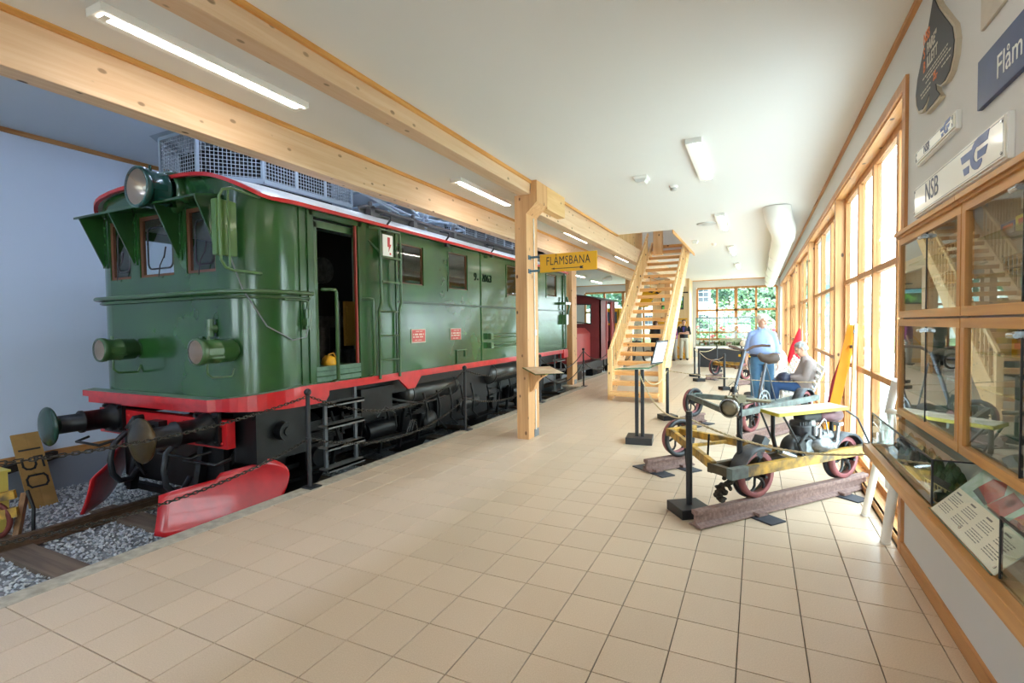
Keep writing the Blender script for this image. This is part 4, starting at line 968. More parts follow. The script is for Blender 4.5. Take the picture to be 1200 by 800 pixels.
# ================================================================ info stand with table card
t = thing('info_stand', 'black twin-post info stand with a slanted glass top, before the stairs', 'info stand', (-1.41, 6.72, 0))
b = MB(); b.obox((-1.42, 6.80, .045), (.17, .02, 0), (-.02, .165, 0), (0, 0, .045)); b.build('base', M['black'], t, .006)
for dx in (-.03, .045):
    b = MB(); b.box(-1.42+dx-.022, -1.42+dx+.022, 6.77-.02, 6.77+.02, .08, .985); b.build('post', M['black'], t, .003)
b = MB(); P = [(-1.72, 6.66, .985), (-1.25, 6.55, 1.015), (-1.12, 6.86, 1.075), (-1.45, 6.98, 1.03)]
b.prism(P, (0, 0, .012)); b.build('glass_plate', glass('green_edge_glass_2', (176, 220, 204), .02, 1.5), t)
b = MB(); c_ = sum((V(*p) for p in P), Vector())/4; b.prism([c_+(V(*p)-c_)*.86+Z*.013 for p in P], (0, 0, .002)); b.build('printed_sheet', mat('info_print_2', (212, 200, 178), .35, var=1, var_rgb=(170, 150, 120), scale=6), t)
t = thing('display_card', 'upright black-framed white card leaning back on the info stand', 'card', (-1.22, 6.78, 1.06))
A, B = V(-1.24, 6.66, 1.065), V(-1.115, 6.80, 1.075); U = V(.06, .08, .30)
b = MB(); nrm = (B-A).cross(U).normalized(); nrm = -nrm if nrm.dot(V(0, 0, 1.594)-A) > 0 else nrm; b.prism([A, B, B+U, A+U], nrm*.012); b.build('frame', M['black'], t)
b = MB(); c_ = (A+B+U)/2+(A)/2-A/2; c_ = (A+B)/2+U/2; b.prism([c_+(p-c_)*.86-nrm*.003+nrm*(-.001) for p in (A, B, B+U, A+U)], nrm*.002); b.build('white_sheet', mat('card_white', (240, 240, 240), .5), t)

# ================================================================ rope posts
RP = [(-.51, 4.40, .135, 'black rope post on a heavy square foot, nearest the camera by the yellow rail trolley'), (-1.34, 8.62, .125, 'black rope post beside the foot of the stairs, right of the info stand'),
      (-1.68, 15.9, .12, 'left rope post of the pair in front of the model railway table'), (-1.43, 14.6, .12, 'right rope post of the pair in front of the model railway table'), (-1.18, 17.6, .12, 'rope post standing against the dark side of the model railway table'),
      (-.70, 12.9, .10, 'slim rope post in front of the far yellow trolley')]
for x, y, h, lab in RP:
    t = thing('rope_post', lab, 'rope post', (x, y, 0), 0, 'black rope posts'); s_ = sin(.62)*h; c_ = cos(.62)*h
    b = MB(); b.obox((x, y, .04), (c_, s_, 0), (-s_, c_, 0), (0, 0, .04)); b.build('foot', M['black'], t, .005)
    b = MB(); b.cyl((x, y, .08), (x, y, .86), .026, n=14); b.build('post', M['black'], t)
    b = MB(); b.cyl((x, y, .80), (x, y, .83), .029, n=14); b.build('rope_eye', M['black'], t)
ropem = wood('hemp_rope', (216, 198, 160), (176, 152, 110), 0, knots=False, rough=.8, grain=6)
def rope(p0, p1, sag, lab, r=.0085, n=26):
    P = catenary(p0, p1, sag, n); b = MB()
    # two twisted strands
    for ph in (0, pi):
        Q = []; m_ = n*5
        for i in range(m_+1):
            t_ = i/m_; c = Vector(p0).lerp(Vector(p1), t_) - Z*(4*sag*t_*(1-t_)); a, b2 = frame_of(Vector(p1)-Vector(p0)); w_ = i*.9+ph
            Q.append(c+a*(r*.55*cos(w_))+b2*(r*.55*sin(w_)))
        b.tube(Q, r*.62, 5)
    props(b.build('barrier_rope', ropem), lab, 'rope', 'rope barriers round the trolleys')
rope((-.51, 4.40, .80), (.72, 4.25, .66), .10, 'rope from the nearest rope post across the yellow trolley frame')
rope((-1.40, 6.74, .92), (-.53, 4.43, .80), .17, 'rope hanging between the info stand and the nearest rope post')
rope((-1.34, 8.60, .81), (-1.40, 6.80, .92), .18, 'rope between the info stand and the post at the stairs')
rope((-1.32, 8.62, .81), (.88, 7.7, .80), .05, 'pale rope stretched from the post at the stairs to the window wall', .006)
rope((-1.68, 15.9, .82), (-1.18, 17.6, .82), .12, 'rope between the left post of the pair and the model railway table', .009)
rope((-1.68, 15.9, .82), (-1.43, 14.6, .82), .05, 'short rope joining the pair of posts before the model table', .009)
rope((-1.43, 14.6, .82), (-.70, 12.9, .80), .16, 'rope from the post pair down to the far yellow trolley', .008)
rope((-1.18, 17.6, .82), (.5, 16.9, .8), .10, 'rope running in front of the model railway table', .009)
# ================================================================ rail trolleys on short rails
M['pinkrim'] = mat('faded_red_rim', (164, 98, 100), .6, var=.3, scale=14)
M['fender'] = mat('fender_grey', (92, 94, 98), .45, .4, var=.4, scale=12)
M['tyel'] = mat('chipped_yellow', (216, 166, 58), .55, var=1, var_rgb=(96, 78, 50), scale=9, detail=8)
M['tgrn'] = mat('grey_green_paint', (108, 120, 116), .5, var=1, var_rgb=(78, 80, 76), scale=10)
M['brass'] = mat('old_brass', (104, 94, 74), .4, .7)
class Loc:
    """local trolley axes: s along the rail, n towards the far rail"""
    def __init__(s, o, deg): a = radians(deg); s.o = Vector(o); s.u = V(cos(a), sin(a), 0); s.n = V(-sin(a), cos(a), 0)
    def __call__(s, a, b, z): return s.o + s.u*a + s.n*b + Z*z
def trolley_wheel(L, s_, n_, r, parent, zr=.14, inner=1):
    c = L(s_, n_, zr+r); b = MB(); d = L.n*inner
    b.lathe(c-d*.02, d, [(r*.80, 0), (r, 0), (r, .045), (r*.80, .045), (r*.80, 0)], 32); w_ = b.build('wheel', M['pinkrim'], parent)
    b = MB(); b.lathe(c+d*.025, d, [(r*.86, 0), (r*.98, .0), (r*1.02, .01), (r*1.10, .02), (r*1.10, .04), (r*.86, .04), (r*.86, 0)], 32); b.build('flange', M['black'], w_)
    b = MB()
    for k in range(6):
        P = []
        for q in range(5):
            t_ = .15+.72*q/4; a = k*pi/3+.55*sin(q/4*pi)*.6; P.append(c+L.u*(r*t_*cos(a))+Z*(r*t_*sin(a)))
        b.tube(P, .012, 6)
    b.lathe(c-d*.04, d, [(0, 0), (.035, 0), (.035, .09), (0, .09)], 14); b.build('spokes', M['black'], w_)
    return c
def fender(L, s_, n_, r, parent, a0, a1, zr=.14):
    c = L(s_, n_, zr+r); A, B = [], []; b = MB()
    for k in range(13):
        a = radians(a0+(a1-a0)*k/12); p = c+L.u*((r+.035)*cos(a))+Z*((r+.035)*sin(a)); A.append(p-L.n*.065); B.append(p+L.n*.075)
    b.strip(A, B, 0, True); b.strip([p*1 for p in A], [c+(p-c-L.n*-.0)*.93 for p in A], 0, True); o = b.build('fender', M['fender'], parent); m_ = o.modifiers.new('solid', 'SOLIDIFY'); m_.thickness = .006
def rail_piece(L, s0, s1, n_, lab, slabs, group='short rails under the trolleys', sc=1.0):
    t = thing('display_rail', lab, 'rail', L((s0+s1)/2, n_, 0), 0, group)
    b = MB(); rail_profile(b, L(s0, n_, .012), L(s1, n_, .012), .128, sc); b.build('rail', M['rust'], t)
    for k, q in enumerate(slabs):
        b = MB(); b.obox(L(q, n_, .006)+V(0, 0, 0), L.u*.085, L.n*.24, Z*.006); b.build('rubber_slab', mat('slab_black_%d' % (len(bpy.data.materials)), (58, 60, 68), .6), t)
        for sg in (-1, 1):
            b = MB(); b.obox(L(q, n_+sg*.075, .03), L.u*.05, L.n*.03, Z*.012); pieces(b, 'rail_clip', M['rust'], t)
# ---- trolley 1: motor trolley, yellow
L1 = Loc((-.044, 4.579, 0), 51)
rail_piece(L1, -.62, 1.55, 0, 'long rusty rail under the yellow motor trolley, nearest the camera', (.02, 1.12))
rail_piece(L1, .02, .66, 1.34, 'short stub of rusty rail under the outrigger wheel of the motor trolley', (.12, .5))
t1 = thing('motor_trolley', 'yellow three-wheeled motor rail trolley with plank seat, nearest the camera', 'rail trolley', L1(.6, .5, .14))
R1 = .192
b = MB(); b.bar(L1(-.34, -.085, .405), L1(1.38, -.085, .405), .05, .085, 0, Z); b.build('side_beam', M['tyel'], t1, .004)
b = MB(); b.bar(L1(-.345, -.085, .405), L1(-.16, -.085, .405), .054, .089, 0, Z); b.bar(L1(1.36, -.085, .405), L1(1.50, -.085, .405), .054, .089, 0, Z); pieces(b, 'beam_end', M['tgrn'], t1, .003)
b = MB(); b.bar(L1(-.34, .12, .405), L1(1.42, .12, .405), .045, .075, 0, Z); b.bar(L1(-.31, -.08, .405), L1(-.31, .12, .405), .05, .07); b.bar(L1(.62, -.08, .41), L1(.62, .12, .41), .05, .06); b.bar(L1(.98, -.08, .41), L1(.98, .12, .41), .04, .06); b.bar(L1(1.4, -.08, .405), L1(1.4, .12, .405), .05, .07); pieces(b, 'inner_beam', mat('dirty_dark_beam', (84, 72, 52), .7, var=.4, scale=10), t1)
b = MB(); b.bar(L1(-.31, .10, .42), L1(.30, 1.25, .42), .045, .08, 0, Z); b.build('outrigger_arm', M['tyel'], t1, .004)
b = MB(); b.bar(L1(.62, .12, .42), L1(.42, 1.30, .42), .05, .07, 0, Z); b.build('outrigger_arm', M['tyel'], t1, .004)
b = MB(); b.bar(L1(.26, 1.27, .42), L1(.66, 1.27, .42), .05, .085, 0, Z); b.bar(L1(.05, .75, .41), L1(.56, .7, .41), .03, .03); pieces(b, 'cross_beam', M['tyel'], t1, .004)
for s_, n_ in ((.06, 0), (1.22, 0), (.47, 1.36)): trolley_wheel(L1, s_, n_, R1, t1, inner=1 if n_ < 1 else -1)
b = MB(); b.tube([L1(.06, -.1, .33), L1(.06, .15, .33)], .014); b.tube([L1(1.22, -.1, .33), L1(1.22, .15, .33)], .014); b.tube([L1(.47, 1.22, .33), L1(.47, 1.45, .33)], .014); b.bar(L1(.47, 1.25, .33), L1(.47, 1.25, .42), .03, .03); pieces(b, 'axle', M['iron'], t1)
fender(L1, .06, 0, R1, t1, 62, 175); fender(L1, 1.22, 0, R1, t1, 20, 165)
b = MB(); P = [L1(.20, -.10, .81), L1(.24, .10, .82), L1(1.18, .11, .80), L1(1.15, -.08, .79)]; b.prism(P, (0, 0, .028)); seat = b.build('plank_seat', wood('worn_plank', (206, 194, 172), (170, 156, 132), 0, knots=False, rough=.7), t1, .004)
b = MB()
for i in range(4): b.bar(P[i]+Z*.013, P[(i+1) % 4]+Z*.013, .004+.006, .026, 0, Z)
b.build('painted_edge', mat('edge_yellow', (214, 196, 64), .6, var=.4, scale=20), seat)
b = MB(); b.tube([L1(.30, .03, .80), L1(.30, .03, .62), L1(.33, .03, .52), L1(.42, .05, .45)], .017); b.tube([L1(1.12, .05, .79), L1(1.12, .05, .44)], .018); pieces(b, 'seat_post', M['iron'], t1)
b = MB(); b.tube([L1(.26, -.10, .81), L1(.55, -.09, .44)], .009, 6); b.tube([L1(1.13, -.07, .79), L1(1.28, -.09, .70), L1(1.46, -.09, .45)], .009, 6); b.tube([L1(.30, .15, .81), L1(.5, .14, .44)], .009, 6); pieces(b, 'stay', M['black'], t1)
# engine
b = MB(); b.ball(L1(.80, -.01, .515), (.135, .135, .085), 20, 12); b.cyl(L1(.80, -.09, .515), L1(.80, .09, .515), .085, n=24); b.obox(L1(.92, 0, .47), L1.u*.10, L1.n*.07, Z*.04); b.cyl(L1(.66, -.06, .50), L1(.66, .08, .50), .07, n=20); b.cyl(L1(1.0, .0, .56), L1(.86, .0, .58), .05, n=14)
eng = b.build('engine', M['alu'], t1)
b = MB(); c0 = L1(.60, -.01, .58); b.cyl(c0, c0+Z*.11, .085, n=24); b.build('engine_cylinder', mat('engine_black', (38, 36, 40), .45), eng)
b = MB()
for k in range(8): b.obox(c0+Z*.125+L1.u*(-.07+k*.02), L1.u*.0045, L1.n*.075*sqrt(1-((-.07+k*.02)/.095)**2), Z*.026)
b.cyl(c0+Z*.105, c0+Z*.118, .088, n=24); b.build('cooling_fins', mat('fin_grey', (84, 84, 86), .5, .4), eng)
b = MB(); c0 = L1(.78, .04, .60); b.lathe(c0, Z, [(.0, 0), (.055, 0), (.055, .11), (.048, .12), (.0, .12)], 18); b.build('air_filter', mat('zinc', (166, 166, 160), .35, .5), eng)
b = MB(); b.cyl(L1(.715, -.06, .60), L1(.715, -.06, .68), .025, n=14); b.cyl(L1(.75, -.08, .58), L1(.75, -.08, .66), .02, n=14); b.tube([L1(.73, -.07, .66), L1(.78, -.1, .74), L1(.85, -.07, .72), L1(.87, -.08, .60)], .007, 6); b.build('carburettor', M['steel'], eng)
b = MB(); b.lathe(L1(.50, -.07, .50), L1.n, [(0, 0), (.10, 0), (.115, .02), (.115, .09), (.10, .11), (0, .11)], 24); b.tube([L1(.52, -.09, .42), L1(.45, -.10, .56), L1(.56, -.1, .63), L1(.66, -.09, .58)], .016); b.build('chain_case', mat('dark_case', (44, 42, 42), .5, var=.3), eng)
b = MB(); b.lathe(L1(.66, .05, .745), (L1.u-Z*.05), [(0, 0), (.052, 0), (.055, .02), (.055, .24)], 20); b.build('silencer', mat('black_silencer', (34, 30, 30), .5), t1)
b = MB(); b.lathe(L1(.90, .05, .733), (L1.u-Z*.05), [(.055, 0), (.058, .0), (.058, .30), (.05, .32), (0, .32)], 20); b.build('exhaust', mat('maroon_drum', (118, 84, 88), .4, .4, var=.3), t1)
b = MB(); b.tube([L1(1.02, -.06, .50), L1(1.04, -.06, .60), L1(1.04, -.06, .66)], .016); b.obox(L1(1.04, -.06, .67), L1.u*.03, L1.n*.03, Z*.015); b.tube([L1(.98, -.06, .46), L1(1.03, -.06, .52)], .02); b.tube([L1(.3, -.04, .5), L1(.45, -.06, .44)], .03, 8); b.build('gear_lever', M['steel'], t1)
b = MB(); b.obox(L1(.12, .03, .55), L1.u*.03+Z*-.02, L1.n*.05, (L1.u*.6+Z*.8)*.09); b.build('pedal_plate', M['fender'], t1)
# lamp post
b = MB(); b.cyl(L1(-.075, .05, .42), L1(-.075, .05, .95), .022, n=12); b.bar(L1(-.075, .05, .47), L1(-.075, .12, .40), .03, .03); b.build('steering_post', M['black'], t1)
b = MB(); b.tube([L1(-.22, .06, .985), L1(-.10, .05, .97), L1(.02, .03, .95), L1(.20, -.02, .93)], .016); b.obox(L1(-.09, .05, .965), L1.u*.05, L1.n*.035, Z*.03); b.tube([L1(-.05, .05, .93), L1(.06, .12, .90), L1(.16, .10, .92)], .012); b.tube([L1(-.11, .03, .93), L1(-.2, .0, 1.0)], .012); pieces(b, 'control_lever', M['brass'], t1)
lc = L1(-.155, -.04, .905)+V(-.094, -.046, 0); ld = V(-.35, -.93, -.06).normalized()
b = MB(); b.lathe(lc-ld*.10, ld, [(0, 0), (.035, .005), (.06, .03), (.072, .08), (.078, .09), (.078, .105), (.068, .105)], 28); lp = b.build('trolley_lamp', mat('nickel', (176, 176, 172), .2, .9), t1)
b = MB(); b.lathe(lc-ld*.012, ld, [(.068, .0), (.066, .006), (.04, .010), (0, .012)], 24); b.build('lamp_glass', mat('lamp_glass_warm', (150, 140, 112), .2, .5, coat=.6, var=.4, scale=20), lp)
b = MB(); b.tube([L1(-.15, -.02, .83), L1(-.12, .02, .82), L1(-.075, .05, .86)], .012); b.tube([L1(-.14, .0, .80), L1(-.16, -.02, .70), L1(-.10, -.01, .62), L1(-.06, .04, .62)], .008, 6); b.build('lamp_arm', M['black'], t1)
b = MB(); rr = random.Random(5)
for k in range(30):
    q = k/29; b.ball(L1(-.30+rr.uniform(-.05, .05)*(1-q*.4)-.05*q, -.01+rr.uniform(-.06, .06), .37-.19*q), (rr.uniform(.018, .034), rr.uniform(.018, .034), rr.uniform(.010, .022)), 6, 5)
o = b.build('grease_lump', mat('greasy_dirt', (58, 50, 38), .85, var=.5, scale=40, bump=.8, bscale=90), t1); m_ = o.modifiers.new('remesh', 'REMESH'); m_.mode = 'VOXEL'; m_.voxel_size = .008
b = MB(); b.tube([L1(-.02, .72, .40), L1(-.02, .70, .24)], .012, 6); b.tube([L1(-.05, .4, .60), L1(-.02, .45, .30)], .010, 6); pieces(b, 'brake_hanger', M['iron'], t1)

# ---- trolley 2: grey-green lever trolley
L2 = Loc((-.10, 7.34, 0), 62)
rail_piece(L2, -.25, 1.9, 0, 'rusty rail under the grey-green lever trolley', (.0, 1.3))
rail_piece(L2, .25, .85, 1.22, 'short rusty rail stub under the outrigger wheel of the grey-green trolley', (.35, .7))
t2 = thing('lever_trolley', 'grey-green rail trolley with saddle and tall pump lever, behind the motor trolley', 'rail trolley', L2(.6, .5, .14))
R2 = .205
for s_, n_ in ((.05, 0), (1.58, 0), (.55, 1.24)): trolley_wheel(L2, s_, n_, R2, t2, inner=1 if n_ < 1 else -1)
fender(L2, 1.58, 0, R2, t2, 15, 165)
b = MB(); b.bar(L2(-.42, -.085, .44), L2(1.82, -.085, .44), .05, .08, 0, Z); b.build('side_beam', M['tgrn'], t2, .004)
b = MB(); b.bar(L2(-.42, .10, .44), L2(1.82, .10, .44), .045, .07, 0, Z); b.bar(L2(-.4, -.08, .44), L2(-.4, .1, .44), .05, .07); b.bar(L2(1.79, -.08, .44), L2(1.79, .1, .44), .05, .07); pieces(b, 'inner_beam', M['tgrn'], t2)
b = MB(); b.bar(L2(-.40, .1, .45), L2(.42, 1.18, .45), .05, .075, 0, Z); b.build('outrigger_arm', M['tgrn'], t2, .004)
b = MB(); b.bar(L2(.80, .1, .45), L2(.55, 1.2, .45), .05, .075, 0, Z); b.bar(L2(.36, 1.18, .45), L2(.72, 1.18, .45), .05, .08, 0, Z); b.build('outrigger_arm', M['tgrn'], t2, .004)
b = MB(); b.tube([L2(.05, -.1, .345), L2(.05, .15, .345)], .014); b.tube([L2(1.58, -.1, .345), L2(1.58, .15, .345)], .014); b.tube([L2(.55, 1.1, .345), L2(.55, 1.33, .345)], .014); b.bar(L2(.55, 1.13, .345), L2(.55, 1.13, .45), .03, .03); pieces(b, 'axle', M['iron'], t2)
b = MB(); b.tube([L2(-.22, .1, .60), L2(-.02, .04, 1.22)], .022, 10); b.build('pump_lever', mat('lever_grey', (104, 108, 116), .35, .5), t2)
hb = [L2(-.02, .04, 1.22)+V(-.20, .02, .06), L2(-.02, .04, 1.22)+V(-.10, .01, .035), L2(-.02, .04, 1.22)+V(0, 0, -.01), L2(-.02, .04, 1.22)+V(.10, 0, .055), L2(-.02, .04, 1.22)+V(.2, 0, .07), L2(-.02, .04, 1.22)+V(.30, 0, .065)]
b = MB(); b.tube(hb, [.020, .02, .017, .017, .018, .018], 10); b.build('handlebar', mat('dark_handle_wood', (92, 70, 58), .5), t2)
b = MB(); b.tube([L2(.22, .0, .46), L2(.48, .02, 1.03)], .02, 10); b.tube([L2(.48, .02, 1.02), L2(.82, .05, .47)], .009, 6); b.tube([L2(.48, .05, 1.0), L2(.58, .10, .47)], .009, 6); b.tube([L2(-.05, -.02, 1.1), L2(.10, -.03, .47)], .010, 6); b.build('saddle_post', mat('post_grey', (96, 98, 104), .4, .4), t2)
b = MB(); sc = L2(.50, .02, 1.07)
b.tube([sc+V(-.10, -.02, .08), sc+V(-.05, -.01, .03), sc+V(.02, .0, .01), sc+V(.10, .01, .03), sc+V(.15, .02, .045)], [.03, .055, .07, .075, .05], 12); b.build('saddle', mat('brown_leather', (78, 62, 52), .5), t2)
b = MB(); gc = L2(.30, -.06, .53); b.lathe(gc, L2.n, [(.055, 0), (.085, 0), (.085, .02), (.055, .02), (.055, 0)], 24); b.lathe(gc, L2.n, [(.13, 0), (.15, 0), (.15, .02), (.13, .02), (.13, 0)], 28)
for k in range(6): b.bar(gc+L2.u*.08*cos(k*pi/3)+Z*.08*sin(k*pi/3)+L2.n*.01, gc+L2.u*.135*cos(k*pi/3)+Z*.135*sin(k*pi/3)+L2.n*.01, .02, .02)
b.build('gear_wheel', M['grey'], t2)
b = MB(); b.bar(L2(-.30, .02, .56), L2(.4, .02, .52), .05, .04); b.ball(L2(.02, .02, .57), (.09, .09, .06), 12, 8); b.tube([L2(-.1, -.09, .45), L2(-.12, -.09, .26), L2(-.08, -.09, .24)], .012, 6); b.build('crank_gear', mat('dark_gear', (70, 66, 64), .5, .4, var=.4), t2)
t = thing('railway_lantern', 'small dark red railway lantern standing on the front of the grey-green trolley', 'lantern', L2(-.36, .0, .48))
lz = L2(-.36, .0, .478); b = MB(); b.lathe(lz, Z, [(0, 0), (.06, 0), (.065, .02), (.065, .10), (.045, .12), (.045, .13)], 20); b.build('tank', mat('lantern_red', (96, 30, 36), .35, coat=.3), t)
b = MB(); b.lathe(lz+Z*.13, Z, [(.04, 0), (.045, .05), (.035, .10)], 18); b.build('chimney_glass', M['lens'], t)
b = MB(); b.lathe(lz+Z*.225, Z, [(.045, 0), (.05, .02), (.03, .05), (.03, .07), (0, .075)], 18)
for k in range(4): b.tube([lz+V(.055*cos(k*pi/2), .055*sin(k*pi/2), .11), lz+V(.06*cos(k*pi/2), .06*sin(k*pi/2), .18), lz+V(.04*cos(k*pi/2), .04*sin(k*pi/2), .24)], .005, 5)
b.tube([lz+V(-.05, 0, .24), lz+V(-.06, 0, .30), lz+V(0, 0, .36), lz+V(.06, 0, .30), lz+V(.05, 0, .24)], .004, 5); b.build('cage', M['iron'], t)

# ---- trolley 3: far yellow trolley
L3 = Loc((-.26, 14.2, 0), 58)
rail_piece(L3, -.35, 1.6, 0, 'rusty rail under the far yellow trolley behind the standing man', (.1, 1.2))
rail_piece(L3, .15, .85, 1.3, 'rusty rail stub under the outrigger wheel of the far yellow trolley', (.3, .7))
t3 = thing('hand_trolley', 'far rail trolley with a yellow board, left of the standing man', 'rail trolley', L3(.6, .5, .14))
for s_, n_ in ((.0, 0), (1.25, 0), (.5, 1.3)): trolley_wheel(L3, s_, n_, .21, t3, inner=1 if n_ < 1 else -1)
b = MB(); b.bar(L3(-.3, -.08, .45), L3(1.5, -.08, .45), .05, .08, 0, Z); b.bar(L3(-.3, .1, .45), L3(1.5, .1, .45), .05, .08, 0, Z); b.build('side_beam', mat('brown_beam', (96, 70, 50), .6), t3)
b = MB(); b.bar(L3(-.2, .1, .46), L3(.4, 1.25, .46), .05, .08, 0, Z); b.bar(L3(.9, .1, .46), L3(.6, 1.25, .46), .05, .08, 0, Z); b.bar(L3(.35, 1.25, .46), L3(.7, 1.25, .46), .05, .08, 0, Z); b.build('outrigger_arm', M['tyel'], t3)
b = MB(); b.tube([L3(0, -.1, .35), L3(0, .12, .35)], .014); b.tube([L3(1.25, -.1, .35), L3(1.25, .12, .35)], .014); b.tube([L3(.5, 1.18, .35), L3(.5, 1.36, .35)], .014); b.bar(L3(.5, 1.2, .35), L3(.5, 1.2, .46), .03, .03); pieces(b, 'axle', M['iron'], t3)
b = MB(); b.obox(L3(.45, .02, .74), L3.u*.50, L3.n*.16, Z*.03); b.build('seat_board', mat('bright_yellow_board', (232, 186, 40), .5), t3, .008)
b = MB(); b.bar(L3(.05, .0, .45), L3(.05, 0, .72), .04, .04); b.bar(L3(.85, .0, .45), L3(.85, 0, .72), .04, .04); b.tube([L3(-.15, .02, .48), L3(-.15, .02, .98)], .022); pieces(b, 'seat_post', M['iron'], t3)
b = MB(); b.ball(L3(.42, .02, .58), (.13, .11, .1), 14, 8); b.cyl(L3(.42, 0, .62), L3(.30, 0, .68), .05, n=12); b.build('engine', mat('dull_engine', (120, 110, 100), .5, .5, var=.5, scale=20), t3)
lc = L3(-.15, -.02, 1.06); ld = V(-.2, -.97, 0).normalized()
b = MB(); b.lathe(lc-ld*.1, ld, [(0, 0), (.05, .02), (.085, .08), (.09, .12), (.075, .12)], 20); lp = b.build('trolley_lamp', M['iron'], t3)
b = MB(); b.lathe(lc+ld*.02, ld, [(.075, 0), (.04, .015), (0, .018)], 18); b.build('lamp_glass', mat('pale_lens', (216, 208, 192), .15, .4), lp)
# ================================================================ people
def capsule(b, p0, p1, r0, r1=None, n=12, mi=0):
    r1 = r0 if r1 is None else r1
    b.cyl(p0, p1, r0, r1, n, mi); b.ball(p0, r0, n, 8, mi); b.ball(p1, r1, n, 8, mi)
def loft(b, secs, n=20):
    """secs: (centre, rx, ry) ellipses, horizontal-ish; optional axes"""
    vs = []
    for sc in secs:
        c, rx, ry = sc[:3]; ax = sc[3] if len(sc) > 3 else (X, Y)
        for i in range(n):
            t_ = 2*pi*i/n; vs.append(Vector(c)+ax[0]*(rx*cos(t_))+ax[1]*(ry*sin(t_)))
    m_ = len(secs)
    b.add(vs, [(k*n+i, k*n+(i+1) % n, (k+1)*n+(i+1) % n, (k+1)*n+i) for k in range(m_-1) for i in range(n)], 0, True)
    b.add(vs[:n], [tuple(reversed(range(n)))]); b.add(vs[-n:], [tuple(range(n))])
def blend(o, vox, it=6):
    m_ = o.modifiers.new('remesh', 'REMESH'); m_.mode = 'VOXEL'; m_.voxel_size = vox; m_.use_smooth_shade = True
    if it: s_ = o.modifiers.new('smooth', 'SMOOTH'); s_.factor = .5; s_.iterations = it
def head(b, c, f, up, s=1.0):
    """head centre c, facing f"""
    f = f.normalized(); up = up.normalized(); r = f.cross(up).normalized(); up = r.cross(f)
    ax = (r, f)
    secs = []
    for z, rx, ry, sh in ((-.125, .030, .035, .035), (-.112, .045, .055, .030), (-.085, .058, .075, .018), (-.05, .067, .088, .006), (0, .075, .096, 0), (.045, .077, .098, -.004), (.08, .068, .086, -.008), (.105, .045, .058, -.010), (.118, .015, .02, -.01)):
        secs.append((c+up*z*s+f*sh*s, rx*s, ry*s, ax))
    loft(b, secs)
    capsule(b, c+f*.088*s+up*.02*s, c+f*.112*s-up*.022*s, .011*s, .015*s, 8)
    capsule(b, c+f*.085*s-up*.035*s-r*.018*s, c+f*.085*s-up*.035*s+r*.018*s, .013*s, None, 8); capsule(b, c+f*.080*s-up*.085*s, c+f*.082*s-up*.085*s, .022*s, None, 8)
    capsule(b, c+f*.083*s+up*.034*s-r*.045*s, c+f*.083*s+up*.034*s+r*.045*s, .012*s, None, 8)
    for sg in (-1, 1):
        capsule(b, c+r*sg*.076*s+up*.02*s, c+r*sg*.078*s-up*.025*s-f*.004*s, .017*s, .012*s, 8)
        capsule(b, c+r*sg*.045*s+f*.065*s-up*.01*s, c+r*sg*.03*s+f*.07*s-up*.04*s, .02*s, None, 8)
    return r, f, up
def eyes(c, r, f, up, parent, s=1.0):
    b = MB()
    for sg in (-1, 1): b.ball(c+r*sg*.031*s+f*.088*s+up*.012*s, .0095*s, 8, 6)
    b.build('eyes', mat('eye_dark', (60, 46, 40), .25), parent)
    b = MB(); b.tube([c+r*sg*.022*s+f*(.099 if sg == 0 else .094)*s-up*.043*s for sg in (-1, -.5, 0, .5, 1)], .0045*s, 6); b.build('lips', mat('lips', (176, 108, 100), .5), parent)
def hand(b, wrist, d, palm, s=1.0, curl=.5, side=1):
    """d: direction of the hand, palm: palm normal, side: thumb side sign along d x palm"""
    d = d.normalized(); palm = (palm-d*palm.dot(d)).normalized(); t_ = d.cross(palm)*side
    pc = wrist+d*.05*s
    for k in range(4):
        base = wrist+d*.085*s+t_*(.030-.020*k)*s
        capsule(b, wrist+d*.01*s+t_*(.016-.011*k)*s, base, .014*s, .0115*s, 8)
        L_ = (.040, .045, .042, .033)[k]*s; a1 = curl*.6; a2 = curl*1.2
        p1 = base+(d*cos(a1)+palm*sin(a1))*L_; p2 = p1+(d*cos(a2)+palm*sin(a2))*L_*.75
        capsule(b, base, p1, .0105*s, .0095*s, 8); capsule(b, p1, p2, .0095*s, .008*s, 8)
    q0 = wrist+d*.025*s+t_*.02*s; q1 = wrist+d*.055*s+t_*.052*s+palm*.012*s; q2 = wrist+d*.085*s+t_*.056*s+palm*.022*s
    capsule(b, q0, q1, .014*s, .012*s, 8); capsule(b, q1, q2, .011*s, .009*s, 8)
def hairpiece(c, r, f, up, m_, parent, s=1.0, long=False, bald=.0):
    b = MB(); rr = random.Random(9)
    loft(b, [(c-f*.035*s-up*(.06 if not long else .09)*s, .066*s, .068*s, (r, f)), (c-f*.022*s-up*.01*s, .084*s, .088*s, (r, f)), (c-f*.014*s+up*.045*s, .086*s, .094*s, (r, f)), (c-f*.010*s+up*.085*s, .077*s, .088*s, (r, f)), (c-f*.008*s+up*.113*s, .052*s, .062*s, (r, f)), (c-f*.008*s+up*.127*s, .015*s, .02*s, (r, f))])
    for k in range(26):
        a = rr.uniform(0, 2*pi); e = rr.uniform(.1, 1.3); v = r*cos(a)*cos(e)+f*(sin(a)*cos(e))+up*sin(e)
        if v.dot(f) > .55 and e < .9: continue
        b.ball(c-f*.012*s+up*.035*s+v*.082*s, .022*s, 7, 5)
    o = b.build('hair', m_, parent); blend(o, .012*s, 3)
SKIN = mat('skin', (222, 172, 148), .5, var=.12, scale=8); SKIN2 = mat('skin_warm', (206, 158, 132), .5)
